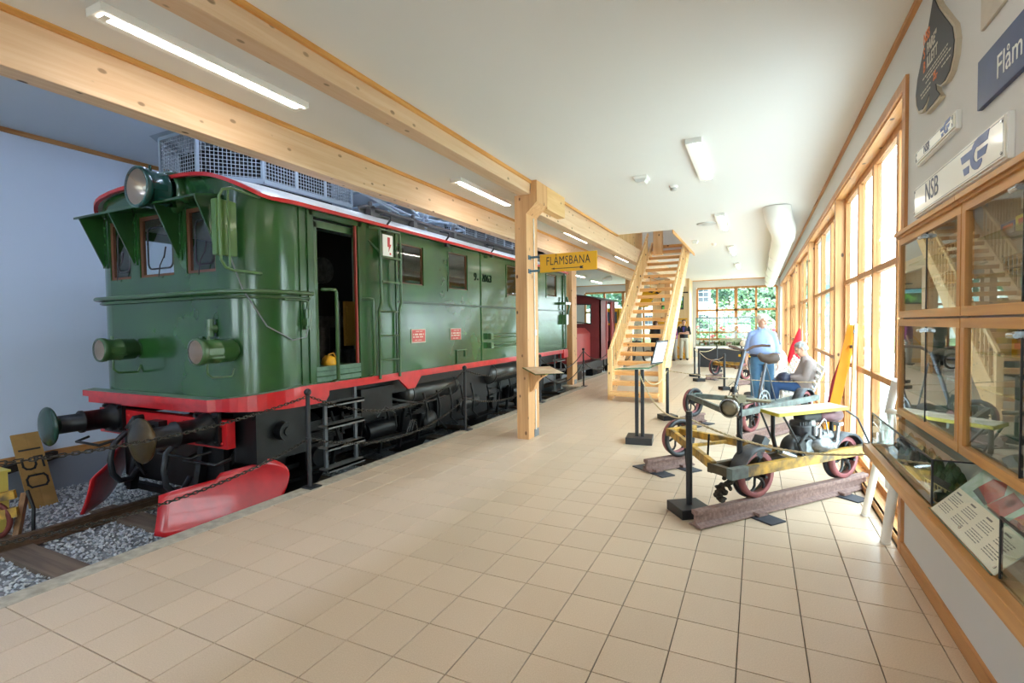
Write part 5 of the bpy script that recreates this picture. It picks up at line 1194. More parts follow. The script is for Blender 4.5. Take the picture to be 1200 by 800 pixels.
# ---- standing man
P0 = V(.078, 10.2, 0)
man = thing('person', 'standing man with white hair, light blue shirt and jeans, looking down at the bench', 'person', P0)
def at(x, y, z): return P0+V(x, y, z)
b = MB(); hc = at(.005, -.03, 1.625); hf = V(.62, -.72, -.28); r_, f_, u_ = head(b, hc, hf, V(.05, -.03, 1))
capsule(b, at(0, .01, 1.42), at(0, -.01, 1.54), .062, .056)
loft(b, [(at(0, 0, .90), .15, .11), (at(0, -.02, 1.10), .165, .14), (at(0, 0, 1.35), .16, .10), (at(0, .01, 1.44), .10, .07)])
for sg in (-1, 1):
    capsule(b, at(sg*.09, 0, .90), at(sg*.11, -.01, .47), .075, .052); capsule(b, at(sg*.11, -.01, .47), at(sg*.115, .03, .09), .05, .036); capsule(b, at(sg*.115, .04, .05), at(sg*.13, -.10, .04), .036, .032)
    sh, el, wr = at(sg*.180, .0, 1.375), at(sg*.245, .02, 1.11), at(sg*.255, -.09, .88)
    capsule(b, at(sg*.08, 0, 1.40), sh, .045, .045); capsule(b, sh, el, .044, .036); capsule(b, el, wr, .040, .027)
    hand(b, wr, V(sg*.0, -.25, -1), V(-sg*1, -.1, 0), 1.0, .5, -sg)
bd = b.build('body', SKIN, man); blend(bd, .0085, 3); eyes(hc, r_, f_, u_, man)
hairpiece(hc, r_, f_, u_, mat('white_hair', (226, 222, 214), .7), man)
shm = mat('light_blue_shirt', (150, 172, 220), .8, var=.12, scale=5, bump=.15, bscale=22)
b = MB(); loft(b, [(at(0, -.01, 1.012), .186, .142), (at(0, -.03, 1.06), .205, .175), (at(0, -.04, 1.14), .205, .178), (at(0, -.02, 1.25), .192, .145), (at(0, 0, 1.345), .185, .118), (at(0, .01, 1.425), .125, .085), (at(0, .01, 1.49), .068, .066)])
for sg in (-1, 1):
    sh, el, wr = at(sg*.178, .0, 1.372), at(sg*.245, .02, 1.11), at(sg*.252, -.03, 1.02)
    capsule(b, at(sg*.08, 0, 1.415), sh, .052, .058); capsule(b, sh, el, .060, .055); b.cyl(el, wr, .057, .052, 14); b.ball(el, .057)
o = b.build('shirt', shm, man); blend(o, .012, 4)
b = MB(); b.tube([at(.07*cos(a)+.003, .07*sin(a)*.95-.005, 1.495+.012*sin(a)) for a in [radians(-60+q*30) for q in range(11)]], .016, 8)

b.ball(at(0, -.085, 1.43), .006, 6, 4); b.tube([at(.13, -.15, 1.25), at(.07, -.175, 1.24), at(.07, -.165, 1.31)], .004, 5)
b.build('shirt_placket', mat('shirt_trim', (168, 188, 232), .8), man)
b = MB(); 
for sg in (-1, 1):
    loft(b, [(at(sg*.118, .02, .06), .062, .07), (at(sg*.115, .01, .25), .068, .075), (at(sg*.112, -.01, .47), .078, .085), (at(sg*.10, -.01, .75), .098, .105), (at(sg*.085, 0, .92), .11, .13)])
loft(b, [(at(0, 0, .84), .175, .135), (at(0, 0, .93), .190, .145), (at(0, -.01, 1.01), .186, .142)])
o = b.build('jeans', mat('blue_jeans', (84, 128, 160), .8, var=1, var_rgb=(64, 100, 134), scale=4, bump=.3, bscale=20), man); blend(o, .013, 4)
b = MB(); n_ = 28; b.tube([at(.192*cos(2*pi*k/n_), -.01+.148*sin(2*pi*k/n_), .992) for k in range(n_)], .021, 6, 0, True); blt = b.build('belt', mat('navy_belt', (34, 36, 52), .5), man)
b = MB(); b.box(P0.x-.025, P0.x+.025, P0.y-.188, P0.y-.176, .972, 1.012); b.build('buckle', M['brass'], blt)
b = MB()
for sg in (-1, 1): loft(b, [(at(sg*.12, -.04, .0), .05, .135), (at(sg*.12, -.04, .03), .052, .14), (at(sg*.12, -.02, .08), .045, .10), (at(sg*.12, .02, .11), .04, .05)])
b.build('shoes', mat('brown_shoes', (70, 56, 46), .5), man)

# ---- white slatted bench
WB = mat('white_bench', (238, 236, 230), .4)
def bench(y0, y1, lab, xo=0):
    t = thing('slatted_bench', lab, 'bench', (.62+xo, (y0+y1)/2, 0))
    prof = [(.335, .30), (.330, .36), (.345, .415), (.40, .432), (.47, .425), (.54, .415), (.61, .408), (.68, .41)]
    back = [(.765, .50), (.80, .585), (.835, .67), (.87, .755), (.905, .84)]
    for (xa, za) in prof[1:]+back:
        i = (prof+back).index((xa, za)); d = V((prof+back)[i][0]-(prof+back)[i-1][0], 0, (prof+back)[i][1]-(prof+back)[i-1][1]).normalized()
        b = MB(); b.obox((xa+xo, (y0+y1)/2, za), d*.030 if i > 7 else d*.028, Y*(y1-y0)/2, d.cross(Y)*.011); b.build('slat', WB, t, .003)
    for y in (y0+.06, (y0+y1)/2, y1-.06):
        b = MB(); b.tube([(xo+.36, y, .0), (xo+.345, y, .30), (xo+.36, y, .39), (xo+.42, y, .412), (xo+.66, y, .388), (xo+.735, y, .42), (xo+.925, y, .875)], .016, 8); b.tube([(xo+.72, y, .40), (xo+.82, y, .0)], .016, 8); b.build('bench_frame', WB, t)
    return t
bench(9.12, 10.85, 'white slatted bench by the window wall with a woman sitting on it', .03)
# ---- seated woman
def seated(name, lab, q, top, trouser, hairc, s=1.0, full=True, vox=.0085):
    w_ = thing('person', lab, 'person', (q.x, q.y, 0)); A = lambda x, y, z: V(q.x+x, q.y+y, q.z+z)
    b = MB(); hc = A(-.075, -.02, .665); hf = V(-1, -.18, -.55); r_, f_, u_ = head(b, hc, hf, V(-.35, 0, 1), .98)
    capsule(b, A(.0, 0, .50), A(-.04, -.01, .61), .055, .05)
    loft(b, [(A(-.02, 0, .0), .11, .15), (A(-.01, 0, .2), .12, .16), (A(.03, 0, .40), .09, .15), (A(.02, 0, .49), .07, .09)])
    for sg in (-1, 1):
        hp, kn, an = A(-.02, sg*.09, .04), A(-.46, sg*.10-.02, .07), A(-.47, sg*.10-.02, -.36)
        capsule(b, hp, kn, .075, .052); capsule(b, kn, an, .05, .035); capsule(b, an+V(.0, 0, -.03), an+V(-.14, 0, -.04), .034, .03)
        sh, el, wr = A(.03, sg*.18, .43), A(-.03, sg*.235, .19), A(-.26, sg*.12, .20)
        capsule(b, A(.02, sg*.08, .44), sh, .05, .045); capsule(b, sh, el, .043, .036); capsule(b, el, wr, .037, .025)
        hand(b, wr, V(-.9, -sg*.35, .1), V(0, -sg*.5, .8), .92, .7, sg)
    bd = b.build('body', SKIN2, w_); blend(bd, vox, 3); eyes(hc, r_, f_, u_, w_, .98)
    hairpiece(hc, r_, f_, u_, hairc, w_, .98)
    b = MB(); loft(b, [(A(-.02, 0, -.02), .16, .20), (A(-.035, 0, .10), .172, .205), (A(-.01, 0, .25), .168, .20), (A(.02, 0, .40), .13, .195), (A(.01, 0, .49), .10, .13), (A(-.015, 0, .55), .066, .07)])
    for sg in (-1, 1):
        sh, el, wr = A(.03, sg*.18, .43), A(-.03, sg*.235, .19), A(-.235, sg*.135, .20)
        capsule(b, A(.02, sg*.1, .43), sh, .07, .066); capsule(b, sh, el, .066, .058); b.ball(el, .058); b.cyl(el, wr, .057, .042, 14)
    o = b.build('cardigan', top, w_); blend(o, .013, 4)
    b = MB()
    for sg in (-1, 1):
        hp, kn, an = A(-.0, sg*.09, .03), A(-.46, sg*.10-.02, .065), A(-.47, sg*.10-.02, -.34)
        capsule(b, hp, kn, .098, .074); b.ball(kn, .074); b.cyl(kn, an, .073, .058, 14)
    loft(b, [(A(.0, 0, -.045), .14, .18), (A(0, 0, .10), .15, .18)])
    o = b.build('trousers', trouser, w_); blend(o, .013, 4)
    b = MB()
    for sg in (-1, 1):
        an = A(-.47, sg*.10-.02, -.40); b.ball(an+V(-.06, 0, .0), (.13, .045, .045), 14, 8)
    b.build('shoes', mat('dark_shoes', (50, 46, 46), .5), w_)
    return w_
wq = V(.735, 9.68, .475)
seated('person', 'seated grey-haired woman in a grey-brown cardigan and blue jeans on the white bench', wq, mat('taupe_cardigan', (150, 136, 132), .85, bump=.4, bscale=60), mat('dark_blue_jeans', (42, 74, 118), .8, var=.2, scale=4), mat('grey_hair', (140, 138, 136), .75))
b = MB(); loft(b, [(V(.40, 9.60, .60), .10, .15), (V(.40, 9.60, .66), .12, .17), (V(.41, 9.60, .72), .09, .13), (V(.42, 9.60, .745), .03, .06)])
o = b.build('handbag', mat('navy_bag', (34, 38, 62), .5, bump=.5, bscale=20), None); blend(o, .012, 3); props(o, 'dark blue bag lying on the lap of the seated woman', 'bag')
b = MB(); c_ = V(.41, 9.62, .80); b.obox(c_, V(.07, 0, .05), V(0, .12, 0), V(-.003, 0, .005)); props(b.build('leaflet', M['white']), 'white leaflet held open by the seated woman', 'leaflet')
bench(11.0, 12.5, 'second white slatted bench further back, hidden behind the standing man', -.2)
seated('person', 'person in a white top sitting mostly hidden behind the standing man', V(.40, 11.75, .475), mat('white_top', (232, 230, 232), .8), mat('grey_trousers', (120, 122, 132), .8), mat('blue_grey_cap', (70, 86, 112), .8), 1.0, True, .012)

# ---- three visitors far back
def stander(pos, lab, top, trouser, hairc, face, pose, hgt=1.0, vox=.014):
    p = Vector(pos); t = thing('person', lab, 'person', p); f = Vector(face).normalized(); r = f.cross(Z)
    A = lambda x, y, z: p+(r*x+f*y+Z*z)*hgt
    b = MB(); hc = A(0, .03, 1.63); r_, f_, u_ = head(b, hc, f-Z*.12, Z)
    capsule(b, A(0, -.01, 1.42), A(0, .01, 1.54), .06, .055); ax = (r, f)
    loft(b, [(A(0, 0, .90), .14, .10, ax), (A(0, .0, 1.1), .14, .11, ax), (A(0, 0, 1.35), .16, .10, ax), (A(0, -.01, 1.44), .10, .07, ax)])
    sl = []
    for sg in (-1, 1):
        capsule(b, A(sg*.09, 0, .90), A(sg*.11, .02, .47), .075, .05); capsule(b, A(sg*.11, .02, .47), A(sg*.12, -.02, .09), .05, .035); capsule(b, A(sg*.12, -.02, .04), A(sg*.14, .11, .035), .035, .03)
        if pose == 'folded': sh, el, wr = A(sg*.20, 0, 1.40), A(sg*.25, .07, 1.13), A(-sg*.06, .19, 1.17+sg*.02); hd = V(*(r*(-sg)+Z*.1))
        else: sh, el, wr = A(sg*.20, 0, 1.40), A(sg*.25, -.02, 1.12), A(sg*.24, .06, .88); hd = V(*(f*.2-Z))
        capsule(b, A(sg*.08, 0, 1.40), sh, .055, .05); capsule(b, sh, el, .045, .038); capsule(b, el, wr, .038, .027); hand(b, wr, hd, f*-1 if pose == 'folded' else r*-sg, 1.0, .4, sg); sl.append((sh, el, sh.lerp(el, .95)))
    bd = b.build('body', SKIN2, t); blend(bd, vox, 2); eyes(hc, r_, f_, u_, t)
    hairpiece(hc, r_, f_, u_, hairc, t)
    b = MB(); loft(b, [(A(0, 0, .93), .170, .125, ax), (A(0, .0, 1.1), .172, .135, ax), (A(0, 0, 1.33), .190, .12, ax), (A(0, -.01, 1.44), .14, .09, ax), (A(0, -.01, 1.49), .07, .065, ax)])
    for sh, el, e2 in sl: capsule(b, sh, e2, .066, .056)
    o = b.build('top', top, t); blend(o, .016, 3)
    b = MB()
    for sg in (-1, 1): loft(b, [(A(sg*.12, -.01, .06), .075, .08, ax), (A(sg*.112, .02, .47), .083, .09, ax), (A(sg*.085, 0, .92), .11, .13, ax)])
    loft(b, [(A(0, 0, .84), .17, .13, ax), (A(0, 0, .97), .172, .128, ax)])
    o = b.build('trousers', trouser, t); blend(o, .016, 3)
    b = MB()
    for sg in (-1, 1): b.ball(A(sg*.13, .05, .045), (.06, .06, .045), 10, 6); b.ball(A(sg*.14, .13, .04), (.05, .06, .04), 10, 6)
    b.build('shoes', mat('visitor_shoes', (52, 40, 38), .5), t)
    return t
KH = mat('khaki_trousers', (196, 188, 172), .85)
t = stander((-2.86, 22.9, 0), 'man in a black vest and pale trousers with folded arms by the plywood wall', mat('black_vest', (34, 36, 40), .7), KH, mat('dark_brown_hair', (72, 54, 44), .8), (.15, -1, 0), 'folded', 1.0)
b = MB(); b.prism([(-2.90, 22.74, 1.42), (-2.80, 22.74, 1.42), (-2.85, 22.735, 1.18)], (0, -.03, 0)); b.build('blue_shirt_front', mat('violet_blue', (70, 60, 150), .8), t)
stander((-3.17, 22.3, 0), 'visitor in a purple top half hidden behind the right stair railing', mat('purple_top', (128, 52, 110), .8), mat('grey_brown_trousers', (150, 142, 134), .85), mat('brown_hair_2', (92, 70, 56), .8), (-.8, -.3, 0), 'down', .98)
stander((-3.85, 21.6, 0), 'visitor in dark clothes seen through the stair treads', mat('charcoal_jacket', (44, 46, 52), .8), mat('black_trousers', (38, 38, 44), .8), mat('brown_hair_3', (80, 62, 50), .8), (.6, 1, 0), 'down', .97)
# ================================================================ signs on the right wall
SXW = WX
MW = lambda y, z, d=.0005: plane_M((SIGNX-d, y, z), (0, -1, 0), (0, 0, 1))
NAVY = mat('sign_navy', (52, 66, 118), .4); GREYB = mat('lettering_grey_blue', (92, 98, 118), .5); BLUE = mat('emblem_blue', (64, 86, 150), .4); CREAM = mat('enamel_cream', (236, 230, 216), .28, coat=.3)
def wing_emblem(y, z, wdt, parent):
    """emblem: two short bars on the left, a hooked double wing on the right; y = left end (far side)"""
    b = MB(); s = wdt
    def poly(pts): b.prism([(SIGNX-.0015, y-u*s, z+v*s*.74) for u, v in pts], (.0018, 0, 0))
    poly([(0, .50), (.05, .35), (.36, .35), (.40, .50)]); poly([(.10, .24), (.15, .10), (.32, .10), (.32, .24)])
    poly([(.62, .62), (1.0, .62), (.94, .46), (.62, .46)]); poly([(.62, .38), (.95, .38), (.88, .24), (.62, .24)])
    R0_, R1_, n = .28, .15, 9; cx, cy = .64, .34; P = []
    for k in range(n):
        a = radians(90+180*k/(n-1)); A = (cx+R0_*cos(a), cy+R0_*sin(a)); a2 = radians(90+180*(k+1)/(n-1))
        if k < n-1: poly([A, (cx+R0_*cos(a2), cy+R0_*sin(a2)), (cx+R1_*cos(a2), cy+R1_*.95*sin(a2)), (cx+R1_*cos(a), cy+R1_*.95*sin(a))])
    poly([(.63, .06), (.63, .215), (.76, .215), (.78, .16), (.72, .09)])
    b.build('emblem', BLUE, parent)
def enamel(y0, y1, z0, z1, lab, ts, ey, ew, ez, ty, cat='sign', screws=True):
    global SIGNX
    SIGNX = WX-.030
    t = thing('railway_sign', lab, cat, (WX, (y0+y1)/2, (z0+z1)/2))
    b = MB(); b.box(WX-.022, WX, y0, y1, z0, z1); b.build('box', M['white'], t, .003)
    b = MB(); b.box(WX-.030, WX-.022, y0+.012, y1-.012, z0+.010, z1-.010); pl_ = b.build('plate', CREAM, t, .002)
    b = MB()
    e = .018
    for (ya, yb, za, zb) in ((y0+e, y1-e, z0+e, z0+e+.002), (y0+e, y1-e, z1-e-.002, z1-e), (y0+e, y0+e+.002, z0+e, z1-e), (y1-e-.002, y1-e, z0+e, z1-e)): b.box(SIGNX-.0008, SIGNX, ya, yb, za, zb)
    b.build('border_line', GREYB, pl_)
    if screws:
        for yy in (y0+.03, y1-.03):
            for zz_ in (z0+.03, z1-.03):
                b = MB(); b.cyl((SIGNX+.001, yy, zz_), (SIGNX-.004, yy, zz_), .007, n=10); pieces(b, 'screw', M['steel'], pl_)
    o = text('lettering', 'NSB', MW(ty, ez, .0006), ts, GREYB, pl_, .86, .0008, 'CENTER', 1.0)
    wing_emblem(ey, ez-ew*.24, ew, pl_)
enamel(2.64, 3.925, 2.22, 2.405, 'large cream enamel NSB sign with a blue winged emblem, directly above the cabinets', .155, 3.12, .33, 2.318, 3.57)
enamel(3.22, 3.90, 2.533, 2.625, 'small cream enamel NSB sign with a blue winged emblem, above the large one', .070, 3.43, .155, 2.58, 3.67)
SIGNX = WX-.028
# spade-shaped sign
SP = [(3.60, 3.41), (3.50, 3.285), (3.365, 3.155), (3.265, 3.06), (3.233, 2.975), (3.25, 2.90), (3.30, 2.845), (3.377, 2.825), (3.46, 2.835), (3.535, 2.875), (3.52, 2.83), (3.46, 2.783), (3.59, 2.778), (3.72, 2.783), (3.665, 2.83), (3.645, 2.875), (3.72, 2.835), (3.80, 2.825), (3.88, 2.845), (3.93, 2.90), (3.95, 2.975), (3.915, 3.06), (3.82, 3.155), (3.69, 3.285)]
t = thing('spade_sign', 'black spade-shaped sign with a cream edge and orange and white lettering', 'sign', (WX, 3.59, 3.08))
def spade(k, x0, x1, m_, nm, par):
    c_ = (3.59, 3.03); P = [(c_[0]+(y-c_[0])*k, c_[1]+(z-c_[1])*k) for y, z in SP]; b = MB(); n = len(P)
    import mathutils.geometry as mg
    tri = mg.tessellate_polygon([[Vector((y, z, 0)) for y, z in P]])
    b.add([(x0, y, z) for y, z in P]+[(x1, y, z) for y, z in P], [tuple(q) for q in tri]+[tuple(n+i for i in reversed(q)) for q in tri]+[(i, (i+1) % n, n+(i+1) % n, n+i) for i in range(n)])
    o = b.build(nm, m_, par)
    me = o.data; bm_ = bmesh.new(); bm_.from_mesh(me); bmesh.ops.recalc_face_normals(bm_, faces=bm_.faces); bm_.to_mesh(me); bm_.free(); return o
bk = spade(1.0, WX-.022, WX, mat('spade_edge', (196, 182, 158), .6), 'cream_edge', t); spade(.935, WX-.026, WX-.021, mat('spade_black', (52, 48, 48), .6), 'black_face', t)
OR = mat('orange_print', (222, 112, 40), .6); CW = mat('cream_print', (206, 196, 178), .6)
SIGNX = WX-.026
for (s_, y, z, m_) in (('NSB', 3.77, 3.225, OR), ('S', 3.77, 3.145, OR), ('PARE"', 3.705, 3.145, CW), ('B', 3.77, 3.065, OR), ('ILLETT', 3.705, 3.065, CW), ('25,-', 3.58, 2.935, OR)):
    text('lettering', s_, MW(y, z), .085 if s_ != '25,-' else .06, m_, t, .78, .0006, 'LEFT', 1.0, .002)
b = MB(); rr = random.Random(2)
for z, a, c in ((3.005, 3.78, 3.36), (2.985, 3.70, 3.36), (2.962, 3.72, 3.30), (2.93, 3.82, 3.62), (2.93, 3.44, 3.32), (2.905, 3.80, 3.64)):
    y = a
    while y > c: w_ = rr.uniform(.012, .035); b.box(SIGNX-.0008, SIGNX, y-w_, y, z-.004, z+.004); y -= w_+.010
b.build('small_print', CW, t, kind='stuff')
# Flåm sign and the cream sign above it
t = thing('station_name_sign', 'dark blue station name sign reading Flåm at the top right', 'sign', (WX, 2.3, 2.63))
b = MB(); b.box(WX-.02, WX, 1.55, 2.965, 2.52, 2.735); b.build('board', mat('navy_board', (48, 60, 108), .45, var=.15, scale=12), t, .003)
SIGNX = WX-.020
text('lettering', 'Flåm', MW(2.765, 2.615), .135, mat('white_lettering', (232, 230, 224), .5), t, .92, .0008, 'LEFT')
b = MB(); b.box(WX-.014, WX, 1.6, 2.96, 2.865, 3.10); props(b.build('blank_sign', mat('old_cream_board', (206, 194, 176), .6, var=.15, scale=6), None, .003), 'plain beige enamel board in the top right corner above the blue sign', 'sign')

# ================================================================ glazed wall cabinets
CF = .82
M['cab_z'] = wood('cabinet_pine_upright', (206, 144, 78), (178, 116, 54), 2, knots=False, rough=.4)
M['cab_y'] = wood('cabinet_pine_rail', (214, 156, 90), (186, 126, 62), 1, knots=False, rough=.4)
M['cabin'] = mat('cabinet_lining', (206, 192, 178), .7)
SHELF = glass('shelf_glass', (214, 236, 226), .0, 1.5)
def cabinet(y0, y1, lab):
    t = thing('display_cabinet', lab, 'cabinet', (.95, (y0+y1)/2, 1.0), 0, 'glazed pine cabinets on the right wall')
    b = MB(); b.box(1.07, 1.09, y0, y1, .99, 2.125); b.box(CF+.03, 1.07, y0, y0+.015, .99, 2.125); b.box(CF+.03, 1.07, y1-.015, y1, .99, 2.125); b.box(CF+.03, 1.07, y0+.015, y1-.015, .99, 1.0); b.box(CF+.03, 1.07, y0+.015, y1-.015, 2.115, 2.125); b.box(CF+.03, 1.07, y0+.015, y1-.015, 1.598, 1.61)
    b.build('carcass', M['cabin'], t)
    b = MB(); b.box(CF-.025, .9-.002, y0, y1, 2.126, 2.15); b.box(CF-.012, .9-.002, y0, y1, 2.112, 2.126); b.build('cornice', M['cab_y'], t)
    for (z0, z1) in ((.99, 1.60), (1.61, 2.112)):
        b = MB(); b.holed((CF, y0+.004, z0), Y, Z, X*.03, y1-y0-.008, z1-z0, [(.045, y1-y0-.053, .042, z1-z0-.042)]); fr = b.build('door_frame', M['cab_z'] if False else M['cab_y'], t, .003)
        b = MB(); b.box(CF-.001, CF+.031, y0+.003, y0+.05, z0+.043, z1-.043); b.box(CF-.001, CF+.031, y1-.05, y1-.003, z0+.043, z1-.043); pieces(b, 'stile', M['cab_z'], fr, .003)
        ym = (y0+y1)/2
        for a, c in ((y0+.05, ym-.001), (ym+.001, y1-.05)):
            b = MB(); b.box(CF+.012, CF+.017, a, c, z0+.042, z1-.042); b.build('glass_door', M['cglass'], fr)
        b = MB(); b.box(CF+.009, CF+.020, ym-.003, ym+.003, z0+.042, z1-.042); b.build('door_seal', M['black'], fr)
        b = MB(); b.cyl((CF-.014, ym-.03, z1-.065), (CF-.014, ym+.03, z1-.065), .010, n=10); b.box(CF-.012, CF+.018, ym-.008, ym+.008, z1-.072, z1-.05); b.build('lock', M['steel'], fr)
        nsh = 2 if z0 > 1.3 else 3
        for k in range(1, nsh+1):
            z = z0+(z1-z0)*k/(nsh+1); b = MB(); b.box(CF+.05, 1.065, y0+.018, y1-.018, z-.004, z+.004); b.build('glass_shelf', SHELF, t)
    return t
C_ = [(2.925, 4.04, 'far glazed pine cabinet, next to the window wall'), (1.80, 2.92, 'middle glazed pine cabinet, cut by the right edge of the picture'), (.97, 1.795, 'near glazed pine cabinet outside the frame')]
for a in C_: cabinet(*a)
# things on the shelves
def goods(y, z, kind, col, lab, g=None, L_=.2, h=.07):
    if kind == 'box':
        t = thing('model_box', lab, 'box', (.97, y, z)); b = MB(); b.box(.94, 1.0, y-L_/2, y+L_/2, z, z+h); b.build('carton', mat('carton_%d' % len(bpy.data.materials), col, .5), t, .002)
        b = MB(); b.box(.9385, .94, y-L_/2+.01, y+L_/2-.03, z+h*.35, z+h*.75); b.build('print', mat('print_%d' % len(bpy.data.materials), (210, 60, 40), .5), t)
    else:
        t = thing('model_railcar', lab, 'model train', (.97, y, z)); b = MB(); m1 = mat('model_paint_%d' % len(bpy.data.materials), col, .4)
        b.box(.945, .995, y-L_/2, y+L_/2, z+.022, z+h); b.build('body', m1, t, .003)
        b = MB(); b.prism([(.94, y-L_/2, z+h), (1.0, y-L_/2, z+h), (.985, y-L_/2, z+h+.014), (.955, y-L_/2, z+h+.014)], (0, L_, 0)); b.build('roof', mat('model_roof_%d' % len(bpy.data.materials), (96, 92, 90), .5), t)
        b = MB()
        for q in (-.38, -.24, .24, .38): b.cyl((.945, y+q*L_, z+.013), (.995, y+q*L_, z+.013), .013, n=10)
        b.build('wheels', M['black'], t)
        b = MB()
        for q in range(5): b.box(.9435, .945, y-L_*.42+q*L_*.18, y-L_*.42+q*L_*.18+L_*.11, z+h*.55, z+h*.85)
        b.build('windows', M['dark'], t)
u1, u2 = 1.61+.502/3, 1.61+.502*2/3; l1, l2, l3 = .99+.61/4, .99+.61/2, .99+.61*.75
G = [(2.66, u2+.004, 'box', (226, 190, 40), 'yellow model box on the upper shelf of the middle cabinet', .17, .06), (2.50, u2+.004, 'car', (150, 60, 50), 'red model railcar beside the yellow box on the upper shelf', .14, .06),
     (2.82, u2+.004, 'box', (70, 80, 150), 'blue model box at the far end of the upper shelf in the middle cabinet', .13, .05), (2.62, u2+.085, 'box', (232, 226, 216), 'white model box lying on top of the yellow box', .16, .05),
     (2.45, u1+.004, 'car', (110, 92, 84), 'brown model wagon on the middle shelf of the near upper doors', .24, .06), (2.75, u1+.004, 'car', (84, 78, 78), 'dark grey model wagon on the lower glass shelf of the upper doors', .24, .065),
     (2.55, 1.615, 'car', (120, 52, 46), 'maroon model coach at the bottom of the upper doors', .3, .07),
     (2.66, l3+.004, 'box', (224, 150, 40), 'orange model box on the top shelf of the lower doors', .2, .06), (2.55, l2+.004, 'car', (120, 70, 62), 'reddish brown model wagon on the middle shelf of the lower doors', .3, .06),
     (2.55, l1+.004, 'car', (140, 118, 100), 'beige model wagon on the lowest shelf of the middle cabinet', .3, .05),
     (3.75, u1+.004, 'car', (104, 72, 60), 'brown model wagon on the lower glass shelf of the far cabinet', .3, .07), (3.3, u1+.004, 'car', (120, 110, 100), 'grey model wagon on the lower glass shelf of the far cabinet', .3, .07),
     (3.6, u2+.004, 'car', (150, 130, 90), 'sand coloured model wagon on the top shelf of the far cabinet', .3, .06), (3.25, 1.615, 'car', (96, 50, 46), 'dark red model coach at the bottom of the far upper doors', .3, .07),
     (3.75, l2+.004, 'car', (88, 80, 74), 'dark model wagon on the middle shelf of the far lower doors', .3, .07), (3.3, l1+.004, 'box', (224, 160, 60), 'orange box in the far lower doors', .2, .06)]
for y, z, k, c, lab, L_, h in G: goods(y, z, k, c, lab, None, L_, h)
# ================================================================ low showcase with a model landscape
t = thing('low_showcase', 'low wall showcase with a pine front rail under the glazed cabinets', 'showcase', (.8, 2.3, .7))
b = MB(); b.box(.655, .70, .5, 4.16, .695, .757); b.box(.655, .9-.002, 4.12, 4.16, .695, .757); b.build('front_rail', M['cab_y'], t, .004)
b = MB(); b.box(.70, .9-.002, .5, 4.12, .70, .735); b.build('base_board', M['ply'], t)
b = MB()
for y in (3.3, 2.2, 1.2): b.prism([(.72, y, .70), (.898, y, .70), (.898, y, .52), (.86, y, .52)], (0, .03, 0))
pieces(b, 'wall_bracket', M['pine_z'], t)
b = MB(); b.tube([(.825, 4.36, .0), (.845, 4.10, .70)], .030, 14); b.cyl((.825, 4.36, 0), (.826, 4.35, .025), .033, n=14); b.build('support_leg', M['white'], t)
EG = M['black']
def glass_box(y0, y1, zt=.965):
    b = MB(); b.box(.705, .709, y0, y1, .757, zt); g = b.build('front_pane', M['cglass'], t)
    b = MB(); b.box(.705, .897, y0, y1, zt, zt+.004); b.build('top_pane', M['cglass'], t)
    for y in (y0, y1-.004): b = MB(); b.box(.709, .897, y, y+.004, .757, zt); b.build('end_pane', M['cglass'], t)
    b = MB(); b.box(.703, .709, y0-.002, y1, zt-.002, zt+.006); b.box(.703, .711, y0-.003, y0+.005, .757, zt); b.box(.703, .711, y1-.005, y1+.003, .757, zt); b.box(.705, .897, y0-.003, y0+.004, zt-.001, zt+.005); b.box(.89, .897, y0, y1, zt, zt+.006); b.build('edge_seal', EG, t)
glass_box(2.835, 4.14); glass_box(.9, 2.125, .955)
b = MB(); b.box(.893, .8985, .9, 4.1, .97, .985)
for y in (1.6, 2.4, 3.2, 3.9): b.cyl((.898, y, .96), (.888, y, .96), .006, n=8)
b.build('wall_profile', M['grey'], t)
# landscape
t = thing('model_landscape', 'model railway landscape with lawns, rocks and trees inside the low showcase', 'model landscape', (.8, 3.4, .74))
rr = random.Random(11); ny, nx = 40, 8; b = MB(); vs = []
for j in range(ny+1):
    for i in range(nx+1):
        y = 2.85+1.26*j/ny; x = .715+.175*i/nx; h = .742+.012*sin(9*y)+.012*sin(5*y+20*x)+ (.10*max(0, (i/nx-.45))*(1+.6*sin(7*y)) if y > 3.1 else .03*i/nx)+ (.05*(i/nx) if y > 3.7 else 0)
        vs.append((x, y, max(.738, h+rr.uniform(-.002, .002))))
b.add(vs, [(j*(nx+1)+i, j*(nx+1)+i+1, (j+1)*(nx+1)+i+1, (j+1)*(nx+1)+i) for j in range(ny) for i in range(nx)], 0, True)
b.build('terrain', mat('model_ground', (108, 118, 50), .9, var=1, var_rgb=(120, 96, 66), scale=12), t)
b = MB()
for y, z in ((3.95, .80), (3.8, .83), (3.65, .80), (3.55, .80)):
    for k in range(5): b.ball((.84+rr.uniform(-.03, .04), y+rr.uniform(-.08, .08), z+rr.uniform(-.03, .02)), (rr.uniform(.02, .04), rr.uniform(.03, .06), rr.uniform(.02, .05)), 7, 5)
b.build('rocks', mat('model_rock', (128, 112, 96), .9, var=.4, scale=40), t, kind='stuff')
b = MB()
for k in range(70):
    y = rr.uniform(2.9, 3.55) if k < 55 else rr.uniform(3.55, 4.0); x = rr.uniform(.80, .885); z = .765+.06*max(0, x-.79)/.1; s_ = rr.uniform(.012, .026)
    b.lathe((x, y, z), Z, [(.004, -.02), (s_, .005), (s_*.9, s_), (s_*.4, s_*2.2), (0, s_*2.6)], 7)
b.build('model_trees', mat('model_foliage', (52, 78, 34), .9, var=.4, scale=60), t, kind='stuff')
